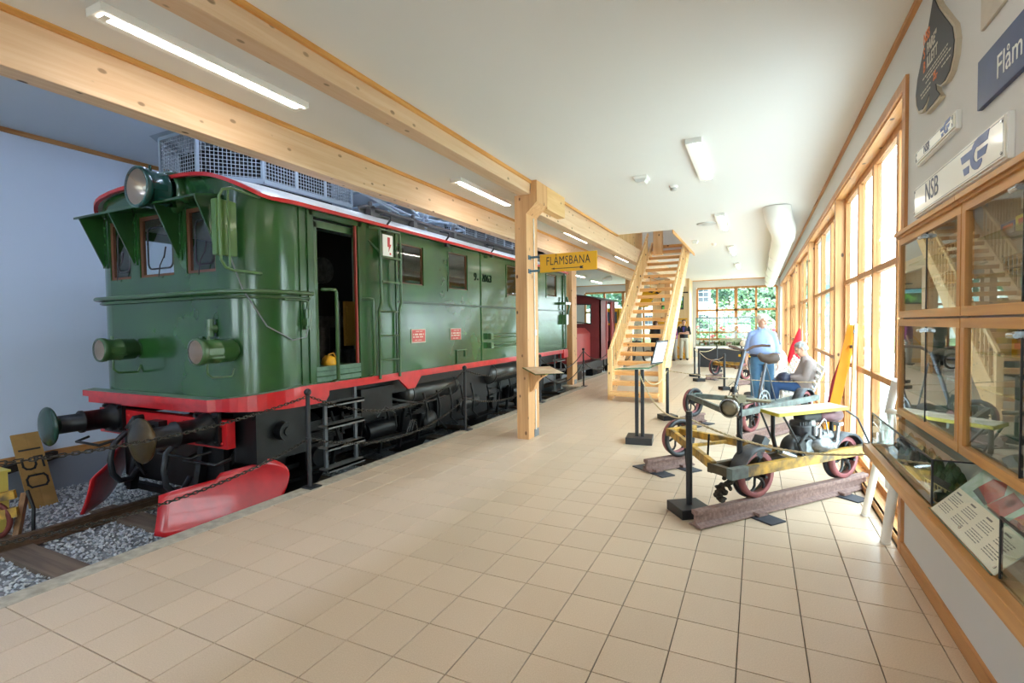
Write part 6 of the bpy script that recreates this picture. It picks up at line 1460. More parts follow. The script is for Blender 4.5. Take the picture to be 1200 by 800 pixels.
b = MB(); b.prism([(.72, 3.75, .742), (.76, 4.05, .752), (.80, 4.05, .755), (.77, 3.7, .752)], (0, 0, .003)); b.prism([(.715, 2.9, .752), (.715, 3.1, .752), (.745, 3.1, .755), (.75, 2.9, .755)], (0, 0, .003)); b.build('water', mat('model_water', (150, 172, 196), .1, coat=.5), t)
b = MB(); b.bar((.74, 2.86, .762), (.79, 3.95, .768), .020, .004); b.bar((.75, 3.1, .76), (.735, 3.62, .763), .014, .014); b.build('model_road', mat('model_road', (186, 150, 104), .8), t)
b = MB(); b.tube([(.715, 3.5, .80), (.72, 3.3, .795), (.725, 3.1, .79)], .003, 5); b.build('model_fence', M['white'], t)
t = thing('model_station', 'cream model station building with dark windows in the showcase', 'model building', (.80, 3.0, .76))
b = MB(); a = .18; uu = V(sin(a), -cos(a), 0); nn = V(-cos(a), -sin(a), 0); oo = V(.80, 3.03, .765)
b.obox(oo+Z*.022, uu*.13, nn*.022, Z*.022); b.build('walls', mat('model_cream', (206, 188, 136), .7), t)
b = MB(); b.obox(oo+Z*.047, uu*.135, nn*.026, Z*.003); b.build('roof', mat('model_dark_roof', (60, 56, 54), .6), t)
b = MB()
for k in range(6): b.obox(oo+Z*.026+uu*(-.11+k*.03)+nn*.0225, uu*.009, nn*.0012, Z*.010)
b.obox(oo+Z*.018+uu*.08+nn*.0225, uu*.010, nn*.0012, Z*.016); b.build('windows', mat('model_window', (70, 60, 40), .4), t)
t = thing('model_tank_wagon', 'dark green model tank in the near corner of the showcase', 'model train', (.745, 2.90, .76))
b = MB(); b.cyl((.735, 2.90, .785), (.775, 2.90, .785), .022, n=16); b.box(.735, .775, 2.885, 2.915, .755, .77); b.build('tank', mat('model_dark_green', (40, 54, 42), .5), t)
b = MB(); b.cyl((.74, 2.95, .772), (.79, 3.02, .776), .016, n=14); props(b.build('model_pipe', mat('model_grey_white', (206, 204, 196), .5), None), 'pale grey model cylinder lying beside the dark green tank', 'model train')
# sloping information panel
t = thing('information_sign', 'sloping information panel with red train photographs on the showcase', 'info panel', (.79, 2.48, .86))
o_ = V(.693, 2.79, .762); U_ = V(0, -1, 0); W_ = (V(.888, 2.79, .972)-o_); Wn = W_.normalized(); H_ = W_.length; PN = U_.cross(Wn)
def pp_(u, v, d=0): return o_+U_*u+Wn*v+PN*d
b = MB(); b.prism([pp_(0, 0, -.004), pp_(.655, 0, -.004), pp_(.655, H_, -.004), pp_(0, H_, -.004)], PN*.004); b.build('board', mat('panel_paper', (240, 232, 214), .5), t)
def flat(pts, m_, nm, d): b = MB(); b.prism([pp_(u, v, d) for u, v in pts], PN*.0004); return b.build(nm, m_, t)
flat([(.0, .142), (.655, .142), (.655, H_), (0, H_)], mat('photo_green', (140, 182, 150), .35, coat=.5, var=1, var_rgb=(196, 216, 214), scale=14), 'photo_print', .0004)
REDP = [mat('photo_red', (168, 52, 52), .35, coat=.5, var=.3, scale=20), mat('photo_dark', (58, 58, 66), .35, coat=.5), mat('photo_pale', (206, 214, 220), .35, coat=.5)]
for pts, k in (([(.10, .19), (.26, .16), (.28, .22), (.22, .265), (.12, .25)], 0), ([(.26, .155), (.40, .15), (.42, .235), (.30, .25)], 0), ([(.44, .15), (.62, .15), (.64, .24), (.47, .24)], 0), ([(.10, .165), (.25, .15), (.26, .16), (.10, .19)], 1), ([(.31, .20), (.37, .195), (.375, .225), (.315, .228)], 1), ([(.49, .20), (.56, .195), (.565, .225), (.50, .225)], 1), ([(.28, .148), (.44, .143), (.44, .152), (.28, .157)], 1), ([(.36, .25), (.64, .245), (.64, .26), (.36, .268)], 2)):
    flat(pts, REDP[k], 'photo_detail', .0008)
b = MB(); rr = random.Random(4)
for col in range(4):
    u0 = .025+col*.155
    b.prism([pp_(u0, .118, .0004), pp_(u0+.05, .118, .0004), pp_(u0+.05, .125, .0004), pp_(u0, .125, .0004)], PN*.0004)
    for k in range(9):
        v = .104-k*.0095; u = u0
        if k in (4,): continue
        while u < u0+.10:
            w_ = rr.uniform(.006, .022); b.prism([pp_(u, v, .0004), pp_(u+w_, v, .0004), pp_(u+w_, v+.0034, .0004), pp_(u, v+.0034, .0004)], PN*.0004); u += w_+.005
b.build('printed_text', mat('text_grey', (112, 108, 104), .5), t, kind='stuff')
b = MB(); b.prism([pp_(-.004, -.003, .0025), pp_(.66, -.003, .0025), pp_(.66, H_+.002, .0025), pp_(-.004, H_+.002, .0025)], PN*.005); b.build('cover_glass', glass('cover_glass', (252, 253, 252), 0, 1.4, .6), t)
b = MB(); b.prism([pp_(-.004, -.006, .002), pp_(.66, -.006, .002), pp_(.66, -.002, .002), pp_(-.004, -.002, .002)], PN*.006); b.build('glass_edge', mat('green_glass_edge', (40, 84, 66), .2), t)
for u, v in ((.30, .03), (.64, .02), (.64, .20)): b = MB(); b.cyl(pp_(u, v, .007), pp_(u, v, .010), .006, n=10); b.build('fixing_stud', M['steel'], t)

# ================================================================ things leaning at the windows
t = thing('level_crossing_boards', 'pair of tall boards, one orange and one pale, leaning against the window', 'boards', (.85, 6.5, 0))
b = MB(); b.bar((.655, 6.62, .0), (.945, 6.60, 1.55), .10, .022, 0, Y); b.build('orange_board', mat('orange_paint', (246, 158, 30), .5), t, .003)
b = MB(); b.bar((.89, 6.40, .0), (.955, 6.52, 1.56), .085, .03, 0, X); b.build('pale_board', wood('pale_orange_wood', (246, 206, 150), (240, 190, 124), 2, knots=False), t, .003)
b = MB(); b.box(.915, .945, 6.52, 6.63, 1.30, 1.33); b.box(.925, .938, 6.455, 6.475, 1.22, 1.25); b.box(.93, .945, 6.47, 6.50, 1.46, 1.50); pieces(b, 'bracket', M['grey'], t)
t = thing('signal_flag', 'dark red furled flag leaning between the boards and the window post', 'flag', (.88, 7.35, 0))
b = MB(); b.cyl((.80, 7.30, 0), (.955, 7.45, 1.20), .012, n=8); b.build('pole', M['pine_z'], t)
b = MB(); loft(b, [(V(.80, 7.28, .25), .02, .02), (V(.83, 7.31, .55), .05, .03), (V(.88, 7.37, .85), .045, .03), (V(.94, 7.43, 1.12), .016, .014)]); b.build('cloth', mat('dark_red_cloth', (132, 24, 36), .8), t)
t = thing('signal_flag', 'bright red furled flag on a pole leaning at the far window posts', 'flag', (.8, 13.2, 0))
b = MB(); b.cyl((.66, 13.15, 0), (.885, 13.25, 1.50), .016, n=8); b.build('pole', M['pine_z'], t)
b = MB(); loft(b, [(V(.70, 13.2, .62), .03, .02), (V(.745, 13.2, .72), .13, .04), (V(.79, 13.22, 1.0), .11, .05), (V(.84, 13.23, 1.25), .06, .035), (V(.88, 13.25, 1.47), .014, .012)], 16); b.build('cloth', mat('red_cloth', (204, 26, 44), .8, bump=.6, bscale=9), t)
t = thing('white_tube_stand', 'leaning white tube with a cross arm standing at the left end of the low showcase', 'stand', (.82, 4.7, 0))
b = MB(); b.tube([(.795, 4.93, .0), (.868, 4.30, 1.18)], .026, 14); b.cyl((.795, 4.93, 0), (.797, 4.915, .02), .029, n=14); b.build('leg', M['white'], t)
b = MB(); b.tube([(.855, 4.42, .95), (.875, 4.21, .95)], .022, 12); b.prism([(.85, 4.52, .36), (.85, 4.52, .60), (.85, 4.24, .66), (.85, 4.24, .40)], (.01, 0, 0)); b.build('cross_arm', M['white'], t)
# ================================================================ things in the track pit, left edge
t = thing('distance_board', 'tan wooden board with the black number 150 leaning against the left wall', 'board', (-8.4, 3.05, -.6))
A, B, U = V(-8.05, 2.91, -.60), V(-8.06, 3.20, -.60), V(-.62, .06, .86)
nrm = (B-A).cross(U).normalized()
if nrm.x < 0: nrm = -nrm
tan_ = mat('tan_board', (176, 134, 72), .6, var=.2, scale=6)
for k in range(2):
    a = A.lerp(B, .5*k+.004); c = A.lerp(B, .5*k+.496); b = MB(); b.prism([a, c, c+U, a+U], nrm*-.022); bp = b.build('board_plank', tan_, t, .002)
un = U.normalized(); wn = (B-A).normalized(); Ln = U.length; Wn_ = (B-A).length
# digits run down the board, tops towards the right edge: baseline on the left edge side
def dp(al, ac): return A+un*(Ln*al)+wn*(Wn_*ac)+nrm*.001      # al 0..1 up the board, ac 0..1 across
def stroke(b, pts, w=.024):
    for p, q in zip(pts, pts[1:]): b.bar(dp(*p), dp(*q), w, .002, 0, nrm.cross((dp(*q)-dp(*p)).normalized())) if False else b.obox((dp(*p)+dp(*q))/2, (dp(*q)-dp(*p))/2+(dp(*q)-dp(*p)).normalized()*w*.5, nrm.cross((dp(*q)-dp(*p)).normalized())*w/2, nrm*.0012)
b = MB()
stroke(b, [(.77, .16), (.77, .86)])                                                             # 1
stroke(b, [(.66, .86), (.52, .86)]) ; stroke(b, [(.66, .86), (.66, .60), (.635, .60)]); stroke(b, [(.62, .60), (.56, .60), (.515, .52), (.505, .38), (.515, .24), (.55, .15), (.62, .15), (.66, .20)])   # 5
stroke(b, [(.42, .26), (.42, .76), (.38, .86), (.31, .86), (.27, .76), (.27, .26), (.31, .16), (.38, .16), (.42, .26)])             # 0
b.build('painted_number', M['black'], t)
b = MB(); b.bar((-8.55, 2.55, -.20), (-8.72, 3.45, -.10), .10, .10); props(b.build('timber_offcut', mat('tarred_timber', (56, 46, 40), .85, var=.4, scale=12)), 'dark tarred timber lying behind the number board', 'timber')
b = MB(); b.box(-7.75, -7.45, 2.05, 2.52, -.60, .07); b.box(-7.77, -7.43, 2.03, 2.54, .05, .075); props(b.build('yellow_crate', mat('pale_yellow_paint', (214, 192, 92), .6, var=.12, scale=5), None, .004), 'pale yellow box standing at the left edge in the gravel', 'box')
t = thing('track_barrow', 'old yellow wheeled track barrow at the left edge in the gravel', 'barrow', (-7.1, 2.35, -.6))
b = MB(); b.bar((-7.35, 2.25, -.18), (-7.15, 2.47, -.14), .05, .09, 0, Z); b.bar((-7.3, 2.15, -.34), (-7.02, 2.44, -.30), .05, .10, 0, Z); b.build('beam', M['tyel'], t)
b = MB(); b.bar((-7.05, 2.42, -.62), (-7.18, 2.56, -.16), .05, .06); b.build('prop', wood('barrow_wood', (150, 108, 64), (116, 80, 46), 2, knots=False), t)
b = MB(); b.lathe((-7.22, 2.30, -.38), V(.5, -.85, 0), [(.17, 0), (.21, 0), (.21, .03), (.17, .03), (.17, 0)], 24); b.build('wheel', mat('rusty_red_wheel', (116, 52, 44), .6), t)
b = MB(); b.tube([(-7.1, 2.55, -.12), (-7.0, 2.56, -.3), (-6.98, 2.54, -.58)], .018, 8); b.tube([(-7.1, 2.25, .0), (-7.08, 2.27, -.6)], .012, 8); b.build('iron_strap', M['iron'], t)

# ================================================================ red rail tractor behind the locomotive
RD = mat('oxide_red', (122, 52, 54), .5, var=.15, scale=3); RD2 = mat('hood_red', (178, 74, 72), .5, var=.15, scale=3); SEAL = mat('rubber_seal', (44, 52, 50), .5)
t = thing('rail_tractor', 'dark red rail tractor with a tall cab standing behind the locomotive', 'rail tractor', (-5.93, 16.6, -.45))
fx = (-7.11, -4.75); fy = 16.6
b = MB(); b.holed((fx[0], fy, .42), X, Z, Y*.05, fx[1]-fx[0], 2.0, [(.20, .98, 1.20, 1.88), (1.46, 2.02, 1.20, 1.88)]); b.box(fx[0], fx[0]+.05, fy, fy+1.9, .42, 2.42)
b.holed((fx[1], fy, .42), Y, Z, -X*.05, 1.9, 2.0, [(.75, 1.35, .06, 1.95)]); b.holed((fx[0], fy+1.9, .42), X, Z, -Y*.05, fx[1]-fx[0], 2.0, [(.15, 2.2, 1.15, 1.92)]); b.box(fx[0], fx[1], fy, fy+1.9, .38, .42)
b.build('cab', RD, t)
b = MB(); b.box(fx[1]-.02, fx[1]+.025, fy+.68, fy+.76, .45, 2.40); b.box(fx[1]-.02, fx[1]+.025, fy+1.34, fy+1.42, .45, 2.40); b.tube([(fx[1]+.06, fy+.7, 1.0), (fx[1]+.06, fy+.7, 1.7)], .015); b.tube([(fx[1]+.06, fy+1.38, 1.0), (fx[1]+.06, fy+1.38, 1.7)], .015); pieces(b, 'door_post', RD2, t)
b = MB(); n_ = 12; O_ = []; I2 = []
for k in range(n_+1):
    x = fx[0]-.1+(fx[1]-fx[0]+.2)*k/n_; z = 2.44+.20*(1-((x-(fx[0]+fx[1])/2)/1.28)**2); O_.append((x, z))
b.strip([V(x, fy-.12, z) for x, z in O_], [V(x, fy+2.02, z) for x, z in O_], 0, True); o = b.build('roof', mat('tractor_roof', (96, 96, 98), .6), t); m_ = o.modifiers.new('solid', 'SOLIDIFY'); m_.thickness = .04
b = MB(); b.add([V(x, fy, 2.41) for x, z in O_]+[V(x, fy, z-.03) for x, z in O_], [(i, i+1, n_+2+i, n_+1+i) for i in range(n_)]); b.build('gable', RD, t)
for a, c in ((-6.91, -6.13), (-5.65, -5.09)):
    b = MB(); z0, z1 = 1.62, 2.30; P = [V(a, fy-.012, z0+(.0 if a < -6 else .07)), V(c, fy-.012, z0), V(c, fy-.012, z1-.03), V(a, fy-.012, z1)]
    b.tube(P, .030, 6, 0, True); fr = b.build('cab_window', SEAL, t)
    b = MB(); b.box(a+.01, c-.01, fy+.01, fy+.016, z0, z1); b.build('pane', M['cglass'], fr)
b = MB(); b.prism([(-6.75, 14.5, .40), (-5.12, 14.5, .40), (-5.12, 14.5, 1.30), (-5.3, 14.5, 1.48), (-6.57, 14.5, 1.48), (-6.75, 14.5, 1.30)], (0, 2.1, 0)); b.build('hood', RD2, t, .02)
b = MB(); b.box(-7.1, -4.78, 14.2, 18.7, .18, .40); b.box(-7.0, -4.85, 14.1, 14.2, .12, .42)
for x in (-6.8, -5.1): b.cyl((x, 14.1, .35), (x, 13.6, .35), .07, n=14); b.cyl((x, 13.62, .35), (x, 13.56, .35), .18, n=20)
b.build('frame', M['iron'], t)
for y in (15.3, 17.7):
    for x, sg in ((-5.2, 1), (-6.7, -1)):
        b = MB(); b.lathe((x-sg*.06, y, .0), X*sg, [(0, 0), (.1, 0), (.36, .04), (.45, .02), (.45, .12), (.1, .14), (0, .14)], 24); b.build('wheel', mat('rusty_wheel', (84, 66, 58), .7, .3), t)
b = MB(); b.tube([(fx[1]+.05, 16.75, .4), (fx[1]+.05, 16.75, .0), (fx[1]+.05, 17.1, .0), (fx[1]+.05, 17.1, .4)], .018); b.box(-5.1, -4.85, 16.0, 16.5, -.1, .35); b.build('step', M['iron'], t)
t = thing('yellow_tractor', 'yellow track vehicle glimpsed between the red tractor and the stairs', 'track vehicle', (-5.4, 21.5, -.45))
b = MB(); b.box(-5.75, -5.12, 20.2, 22.8, .45, 1.55); b.build('body', M['yellow'], t, .03)
b = MB(); b.holed((-5.75, 20.6, 1.55), X, Z, Y*.04, .63, .65, [(.08, .55, .08, .55)]); b.box(-5.16, -5.12, 20.6, 22.0, 1.55, 2.2); b.box(-5.75, -5.12, 20.6, 22.0, 2.2, 2.25); b.build('cab', M['yellow'], t)
b = MB(); b.box(-5.67, -5.2, 20.62, 20.63, 1.63, 2.1); b.box(-5.119, -5.115, 20.9, 21.7, 1.62, 2.1); b.build('window', mat('dim_pane', (92, 104, 116), .1), t)
b = MB(); b.box(-5.7, -5.14, 20.2, 22.8, .1, .45)
for y in (20.8, 22.2): b.cyl((-5.7, y, -.02), (-5.1, y, -.02), .42, n=20)
b.build('chassis', M['iron'], t)

# ================================================================ plywood wall with screen, yellow pump trolley frame, sign
b = MB(); b.box(-4.3, -2.72, 23.5, 24.9, 0, 3.565); w_ = b.build('wall_plywood', M['ply']); w_['kind'] = 'structure'
b = MB(); b.box(-2.74, -2.70, 23.46, 23.52, 0, 3.565); b.box(-4.3, -2.72, 23.46, 23.5, 1.98, 2.0); b.box(-3.2, -3.19, 23.49, 23.5, 0, 3.56); w2_ = b.build('trim_13', M['ply']); w2_['kind'] = 'structure'
t = thing('wall_screen', 'wall screen showing a green landscape on the plywood wall', 'screen', (-3.4, 23.42, 2.5))
b = MB(); b.box(-3.88, -2.93, 23.38, 23.46, 2.20, 2.78); b.build('bezel', M['black'], t, .005)
def screen_mat():
    m, n, l, p = base_mat('screen_picture'); tcx = n.new('ShaderNodeTexCoord'); no = n.new('ShaderNodeTexNoise'); no.inputs['Scale'].default_value = 5; r = n.new('ShaderNodeValToRGB')
    r.color_ramp.elements[0].color = srgb(20, 60, 40); r.color_ramp.elements[1].color = srgb(120, 200, 90); r.color_ramp.elements[0].position = .4; r.color_ramp.elements[1].position = .62
    l.new(tcx.outputs['Object'], no.inputs['Vector']); l.new(no.outputs['Fac'], r.inputs[0]); l.new(r.outputs[0], p.inputs['Emission Color']); p.inputs['Emission Strength'].default_value = .6; p.inputs['Base Color'].default_value = (0, 0, 0, 1); return m
b = MB(); b.box(-3.84, -2.97, 23.378, 23.38, 2.25, 2.60); b.build('picture', screen_mat(), t)
b = MB(); b.box(-3.84, -2.97, 23.378, 23.38, 2.60, 2.74); b.build('picture_sky', emit('screen_sky', (110, 170, 180), .5), t)
b = MB(); b.box(-3.5, -2.75, 23.3, 23.5, 2.93, 2.97); props(b.build('wall_shelf', M['dark'], None), 'narrow dark shelf above the wall screen', 'shelf')
t = thing('trolley_frame', 'yellow trolley frame standing upright against the plywood wall', 'trolley frame', (-3.4, 23.4, 0))
for z, h in ((1.62, .09), (1.78, .06), (.10, .14)): b = MB(); b.box(-4.25, -2.78, 23.36, 23.45, z-h/2, z+h/2); b.build('frame_rail', M['yellow'], t)
for (p, q) in (((-4.2, .15), (-3.1, 1.6)), ((-2.85, .15), (-3.5, .9)), ((-4.1, .1), (-4.1, 1.6)), ((-2.85, .1), (-2.85, 1.8))): b = MB(); b.bar((p[0], 23.42, p[1]), (q[0], 23.42, q[1]), .06, .05); b.build('frame_bar', M['yellow'], t)
t = thing('bird_sign', 'yellow hanging panel with black marks seen between the stair treads', 'sign', (-4.0, 22, 2.7))
b = MB(); b.prism([(-4.55, 21.9, 2.30), (-4.55, 21.9, 2.9), (-4.1, 21.9, 3.12), (-3.55, 21.9, 3.0), (-3.9, 21.9, 2.75), (-4.2, 21.9, 2.3)], (0, .03, 0)); b.box(-4.1, -4.08, 21.9, 21.92, 3.1, 3.57); b.build('panel', M['yellow'], t)
b = MB()
for x, z in ((-4.3, 2.75), (-4.05, 2.95), (-3.8, 2.9), (-4.1, 2.7)): b.prism([(x-.14, 21.896, z-.02), (x-.02, 21.896, z+.05), (x+.05, 21.896, z+.0), (x+.14, 21.896, z+.06), (x+.04, 21.896, z-.06)], (0, .003, 0))
b.build('black_marks', M['black'], t)
t = thing('pedal_trolley', 'dark pedal trolley on the floor seen through the lower stair treads', 'trolley', (-4.3, 20.8, 0))
for x in (-4.7, -3.95): b = MB(); b.lathe((x, 20.6, .27), V(.3, 1, 0), [(.2, 0), (.26, 0), (.26, .04), (.2, .04), (.2, 0)], 20); b.build('wheel', M['black'], t)
b = MB(); b.bar((-4.8, 20.6, .32), (-3.8, 20.6, .32), .06, .06); b.bar((-4.5, 20.6, .3), (-4.4, 20.6, .95), .04, .04); b.bar((-4.1, 20.6, .3), (-4.15, 20.6, .8), .04, .04); b.box(-4.6, -4.2, 20.5, 20.7, .82, .9); b.build('frame', M['iron'], t)

# ================================================================ model railway table
t = thing('model_railway_table', 'large model railway table with a black base and glass case before the end windows', 'display table', (-1.0, 19.9, 0))
tx0, tx1, ty0, ty1 = -2.0, .12, 19.3, 20.6
b = MB(); b.box(tx0+.06, tx1-.06, ty0+.06, ty1-.06, .0, .68); b.build('base', mat('base_black', (40, 40, 44), .5), t)
b = MB(); b.box(tx0, tx1, ty0, ty1, .68, .76); b.build('table_top', M['white'], t)
for (a, c, d, e) in ((tx0, tx1, ty0, ty0+.008), (tx0, tx1, ty1-.008, ty1), (tx0, tx0+.008, ty0, ty1), (tx1-.008, tx1, ty0, ty1)): b = MB(); b.box(a, c, d, e, .76, 1.76); b.build('glass_pane', M['cglass'], t)
b = MB()
for x in (tx0, tx0+.45, tx1-.02):
    for y in (ty0, ty1-.02): b.box(x, x+.02, y, y+.02, .76, 1.78)
b.box(tx0, tx1, ty0, ty0+.025, 1.755, 1.785); b.box(tx0, tx1, ty1-.025, ty1, 1.755, 1.785); b.box(tx0, tx0+.025, ty0, ty1, 1.755, 1.785); b.box(tx1-.025, tx1, ty0, ty1, 1.755, 1.785); b.build('case_frame', M['grey'], t)
rr = random.Random(21); ML = thing('model_town', 'miniature town with trees and houses under the glass case', 'model landscape', (-1, 19.95, .77))
b = MB(); b.box(tx0+.03, tx1-.03, ty0+.03, ty1-.03, .761, .79); b.prism([(-1.3, ty0+.25, .79), (.0, ty0+.25, .79), (.0, ty0+.6, 1.0), (-1.2, ty0+.6, 1.0)], (0, .35, 0)); b.build('ground', mat('town_ground', (168, 160, 130), .9, var=.3, scale=8), ML)
hc_ = [mat('town_white', (226, 222, 214), .8), mat('town_red', (176, 96, 72), .8), mat('town_ochre', (206, 178, 120), .8), mat('town_roof', (110, 84, 76), .8)]
for k in range(18):
    x, y = rr.uniform(tx0+.1, tx1-.15), rr.uniform(ty0+.08, ty0+.5); w1, d1, h1 = rr.uniform(.05, .12), rr.uniform(.05, .09), rr.uniform(.04, .09)
    b = MB(); b.box(x, x+w1, y, y+d1, .79, .79+h1); h_ = b.build('model_house', hc_[k % 3], ML)
    b = MB(); b.prism([(x-.01, y-.01, .79+h1), (x-.01, y+d1+.01, .79+h1), (x-.01, y+d1/2, .79+h1+.04)], (w1+.02, 0, 0)); b.build('model_roof', hc_[3], h_)
b = MB()
for k in range(60):
    x, y = rr.uniform(tx0+.08, tx1-.1), rr.uniform(ty0+.06, ty0+.9); s_ = rr.uniform(.02, .05); b.lathe((x, y, .80), Z, [(.006, -.02), (s_, .02), (s_*.9, s_*1.6), (s_*.4, s_*3), (0, s_*3.4)], 7)
b.build('model_trees', mat('town_green', (92, 112, 58), .9, var=.4, scale=30), ML, kind='stuff')
t = thing('notice', 'small white notice with a green mark on the front of the model railway table', 'notice', (-.32, 19.25, .85))
b = MB(); b.box(-.48, -.22, 19.27, 19.295, .68, 1.02); b.build('sheet', M['white'], t)
b = MB(); b.box(-.42, -.30, 19.268, 19.27, .74, .80); b.build('green_mark', mat('notice_green', (60, 140, 100), .6), t)
b = MB(); b.lathe((.68, 25.0-.35, 0), Z, [(0, 0), (.16, 0), (.18, .5), (.16, .52), (0, .52)], 16); props(b.build('waste_bin', M['grey']), 'grey bin in the far right corner under the end windows', 'bin')
# ================================================================ outdoors, seen through the glass
c = MB(); c.box(1.12, 120, -60, 200, -.4, -.15); c.box(-160, 1.12, 25.3, 200, -.4, -.15); c.box(-160, 1.12, -60, -2.9, -.4, -.15)
struct(c, 'floor_outside', mat('pale_paving', (226, 226, 224), .9, var=.15, scale=.4))
c = MB(); c.box(-60, 1.0, 27.5, 75, -.15, -.13); c.box(6.5, 60, 5, 75, -.15, -.13)
props(c.build('lawn', mat('lawn', (130, 150, 92), .95, var=.3, scale=1.2)), 'lawn outside the windows', 'lawn', kind='stuff')
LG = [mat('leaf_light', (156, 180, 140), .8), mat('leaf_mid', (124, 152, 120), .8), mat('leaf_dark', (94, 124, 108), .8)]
BARK = mat('bark', (92, 76, 62), .9)
def leaves(b, c, R, n, rr, size):
    for _ in range(n):
        u = rr.uniform(-1, 1); a = rr.uniform(0, 6.283); q = sqrt(1-u*u); d = V(q*cos(a), q*sin(a), u); k = rr.uniform(.55, 1.05)
        p = Vector(c)+V(d.x*R[0], d.y*R[1], d.z*R[2])*k; s_ = size*rr.uniform(.6, 1.3)
        e1 = V(rr.uniform(-1, 1), rr.uniform(-1, 1), rr.uniform(-.6, .6)).normalized(); e2 = e1.cross(d+V(.1, .2, .3)).normalized()
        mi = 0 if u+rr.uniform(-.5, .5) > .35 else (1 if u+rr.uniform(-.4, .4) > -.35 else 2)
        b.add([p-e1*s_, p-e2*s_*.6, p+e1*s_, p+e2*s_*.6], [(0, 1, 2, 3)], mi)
def tree(x, y, h, r, lab, seed, conifer=False, n=4200, g='trees outside the windows', nm='tree'):
    rr = random.Random(seed); t = thing(nm, lab, 'tree', (x, y, -.13), 0, g)
    b = MB(); b.tube([(x, y, -.13), (x+.1, y, h*.35), (x, y, h*.75)], [r*.10, r*.07, r*.03], 8); b.build('trunk', BARK, t)
    b = MB()
    if conifer:
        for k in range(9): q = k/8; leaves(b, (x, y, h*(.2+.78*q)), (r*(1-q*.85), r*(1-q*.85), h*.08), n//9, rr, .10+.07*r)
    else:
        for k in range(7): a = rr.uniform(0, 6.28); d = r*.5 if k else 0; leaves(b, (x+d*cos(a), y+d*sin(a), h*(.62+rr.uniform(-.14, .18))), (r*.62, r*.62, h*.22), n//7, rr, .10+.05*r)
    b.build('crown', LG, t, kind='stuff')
tree(-2.2, 46, 9, 1.3, 'pale birch-like tree outside, left of the middle end window', 1); tree(-.5, 51, 11, 1.7, 'dark conifer outside the third end window pane', 2, True); tree(2.4, 57, 11, 3.0, 'conifer outside the right end window pane', 3, True)
tree(1.5, 78, 16, 5, 'tall tree behind the lawn outside the end windows', 4); tree(-15.5, 40, 8, 4, 'broad tree outside the windows behind the red tractor', 5); tree(-11, 52, 11, 4.5, 'tree outside behind the staircase', 6); tree(-21, 50, 10, 5, 'tree outside at the far left of the rear windows', 7)
tree(15, 30, 8, 4, 'tree outside the right-hand window wall, far end', 8); tree(14, 14, 7, 3.4, 'tree outside the right-hand windows, middle', 9); tree(23, 47, 10, 5, 'tall tree outside the right-hand windows', 10)
def bush(x, y, r, lab, seed, roses=False):
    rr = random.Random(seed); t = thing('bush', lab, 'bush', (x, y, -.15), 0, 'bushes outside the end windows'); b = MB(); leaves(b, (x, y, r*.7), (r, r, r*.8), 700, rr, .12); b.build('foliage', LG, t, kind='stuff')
    if roses:
        b = MB()
        for _ in range(26): a = rr.uniform(0, 6.28); u = rr.uniform(0, .9); q = sqrt(1-u*u); b.ball((x+r*q*cos(a), y+r*q*sin(a), r*.7+r*.8*u), .09, 6, 4)
        b.build('blossoms', mat('rose_red_%d' % seed, (226, 70, 80), .7), t, kind='stuff')
bush(-1.4, 30, .95, 'rose bush with red blossoms outside the middle end window', 20, True); bush(.75, 30.6, 1.0, 'rose bush with red blossoms outside the right end window', 21, True); bush(-2.3, 33, .9, 'low green bush outside the second end window', 22); bush(-1.9, 39, 2.3, 'round clipped bush on the lawn outside the end windows', 23); bush(.6, 36, 1.3, 'green bush outside the right end window', 24)
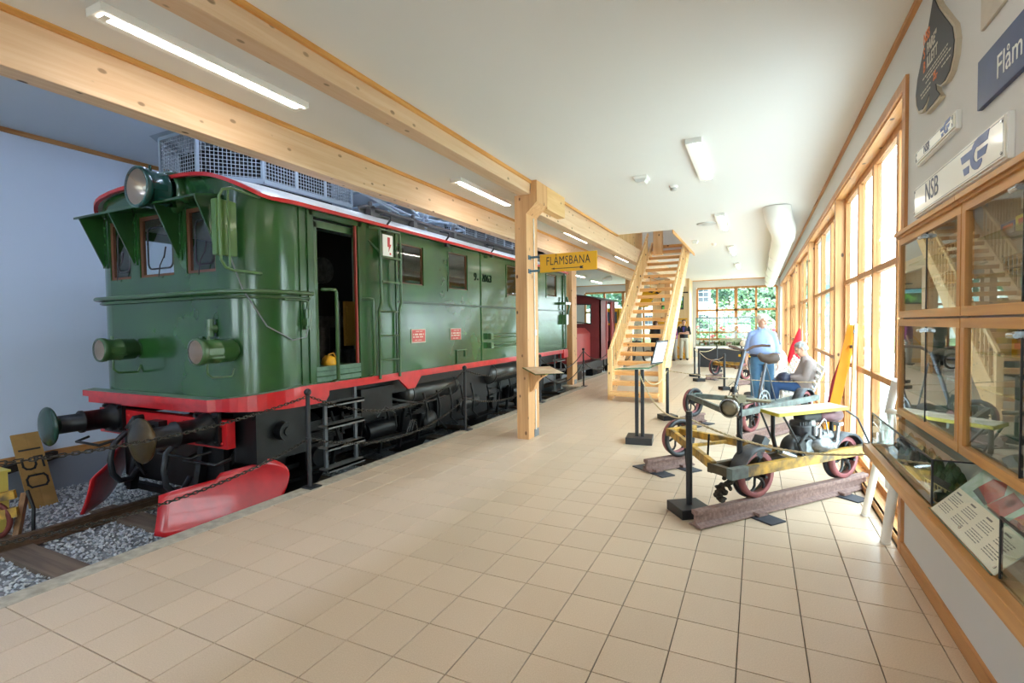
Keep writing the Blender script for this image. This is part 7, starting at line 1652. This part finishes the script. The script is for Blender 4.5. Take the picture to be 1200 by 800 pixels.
# white house
def house(x0, x1, y0, y1, h, lab, cols, rows, face):
    t = thing('house', lab, 'building', ((x0+x1)/2, (y0+y1)/2, -.15)); b = MB(); b.box(x0, x1, y0, y1, -.13, h); b.build('wall', mat('house_white_%d' % len(bpy.data.materials), (238, 236, 230), .9), t)
    b = MB(); xm = (x0+x1)/2; b.prism([(x0-.4, y0-.4, h), (x1+.4, y0-.4, h), (xm, y0-.4, h+3)], (0, y1-y0+.8, 0)); b.build('roof', mat('house_roof_%d' % len(bpy.data.materials), (120, 112, 108), .8), t)
    gm2 = mat('house_pane_%d' % len(bpy.data.materials), (60, 68, 80), .1); fm2 = M['white']
    for i in range(cols):
        for j in range(rows):
            z = .9+j*3.0
            if face == 'y': a = x0+(x1-x0)*(i+.5)/cols; P = [(a-.6, a+.6, y0-.06, y0)]
            else: a = y0+(y1-y0)*(i+.5)/cols; P = [(x0-.06, x0, a-.6, a+.6)]
            p = P[0]; b = MB(); b.box(*p, z, z+1.7); f_ = b.build('window', fm2, t)
            b = MB()
            for ii in range(2):
                for jj in range(3):
                    if face == 'y': b.box(a-.52+ii*.54, a-.02+ii*.54, y0-.075, y0-.06, z+.08+jj*.54, z+.54+jj*.54)
                    else: b.box(x0-.075, x0-.06, a-.52+ii*.54, a-.02+ii*.54, z+.08+jj*.54, z+.54+jj*.54)
            b.build('pane', gm2, f_)
house(-16, -3.9, 60, 70, 11.5, 'white house with many-paned windows outside the left end window', 4, 3, 'y')
house(26, 36, 14, 34, 6.5, 'white house across the street outside the right-hand windows', 6, 2, 'x')
house(-34, -20, 58, 68, 8, 'white house seen through the rear windows behind the stairs', 5, 2, 'y')
t = thing('street_fence', 'pale fence along the pavement outside the right-hand windows', 'fence', (5.5, 12, -.15))
for k in range(26): b = MB(); b.box(6.0, 6.06, .5+k*1.1, .6+k*1.1, -.15, .85); b.build('fence_post', M['white'], t)
b = MB(); b.box(6.0, 6.05, .5, 28, .70, .80); b.build('fence_rail', M['white'], t); b = MB(); b.box(6.0, 6.05, .5, 28, .25, .33); b.build('fence_rail', M['white'], t)
# wooded hillside
b = MB(); rr = random.Random(8); vs = []; nx, ny = 60, 8
for j in range(ny+1):
    for i in range(nx+1):
        x = -160+175*i/nx; y = 110+60*j/ny; vs.append((x, y, -1+ (j/ny)**.8*(38+10*sin(i*.35)+5*sin(i*.9))+rr.uniform(-1.2, 1.2)*(j > 0)))
b.add(vs, [(j*(nx+1)+i, j*(nx+1)+i+1, (j+1)*(nx+1)+i+1, (j+1)*(nx+1)+i) for j in range(ny) for i in range(nx)], 0, True)
o = b.build('hillside', mat('wooded_hill', (118, 142, 132), .95, var=.35, scale=.25, bump=.8, bscale=.5)); o['kind'] = 'structure'
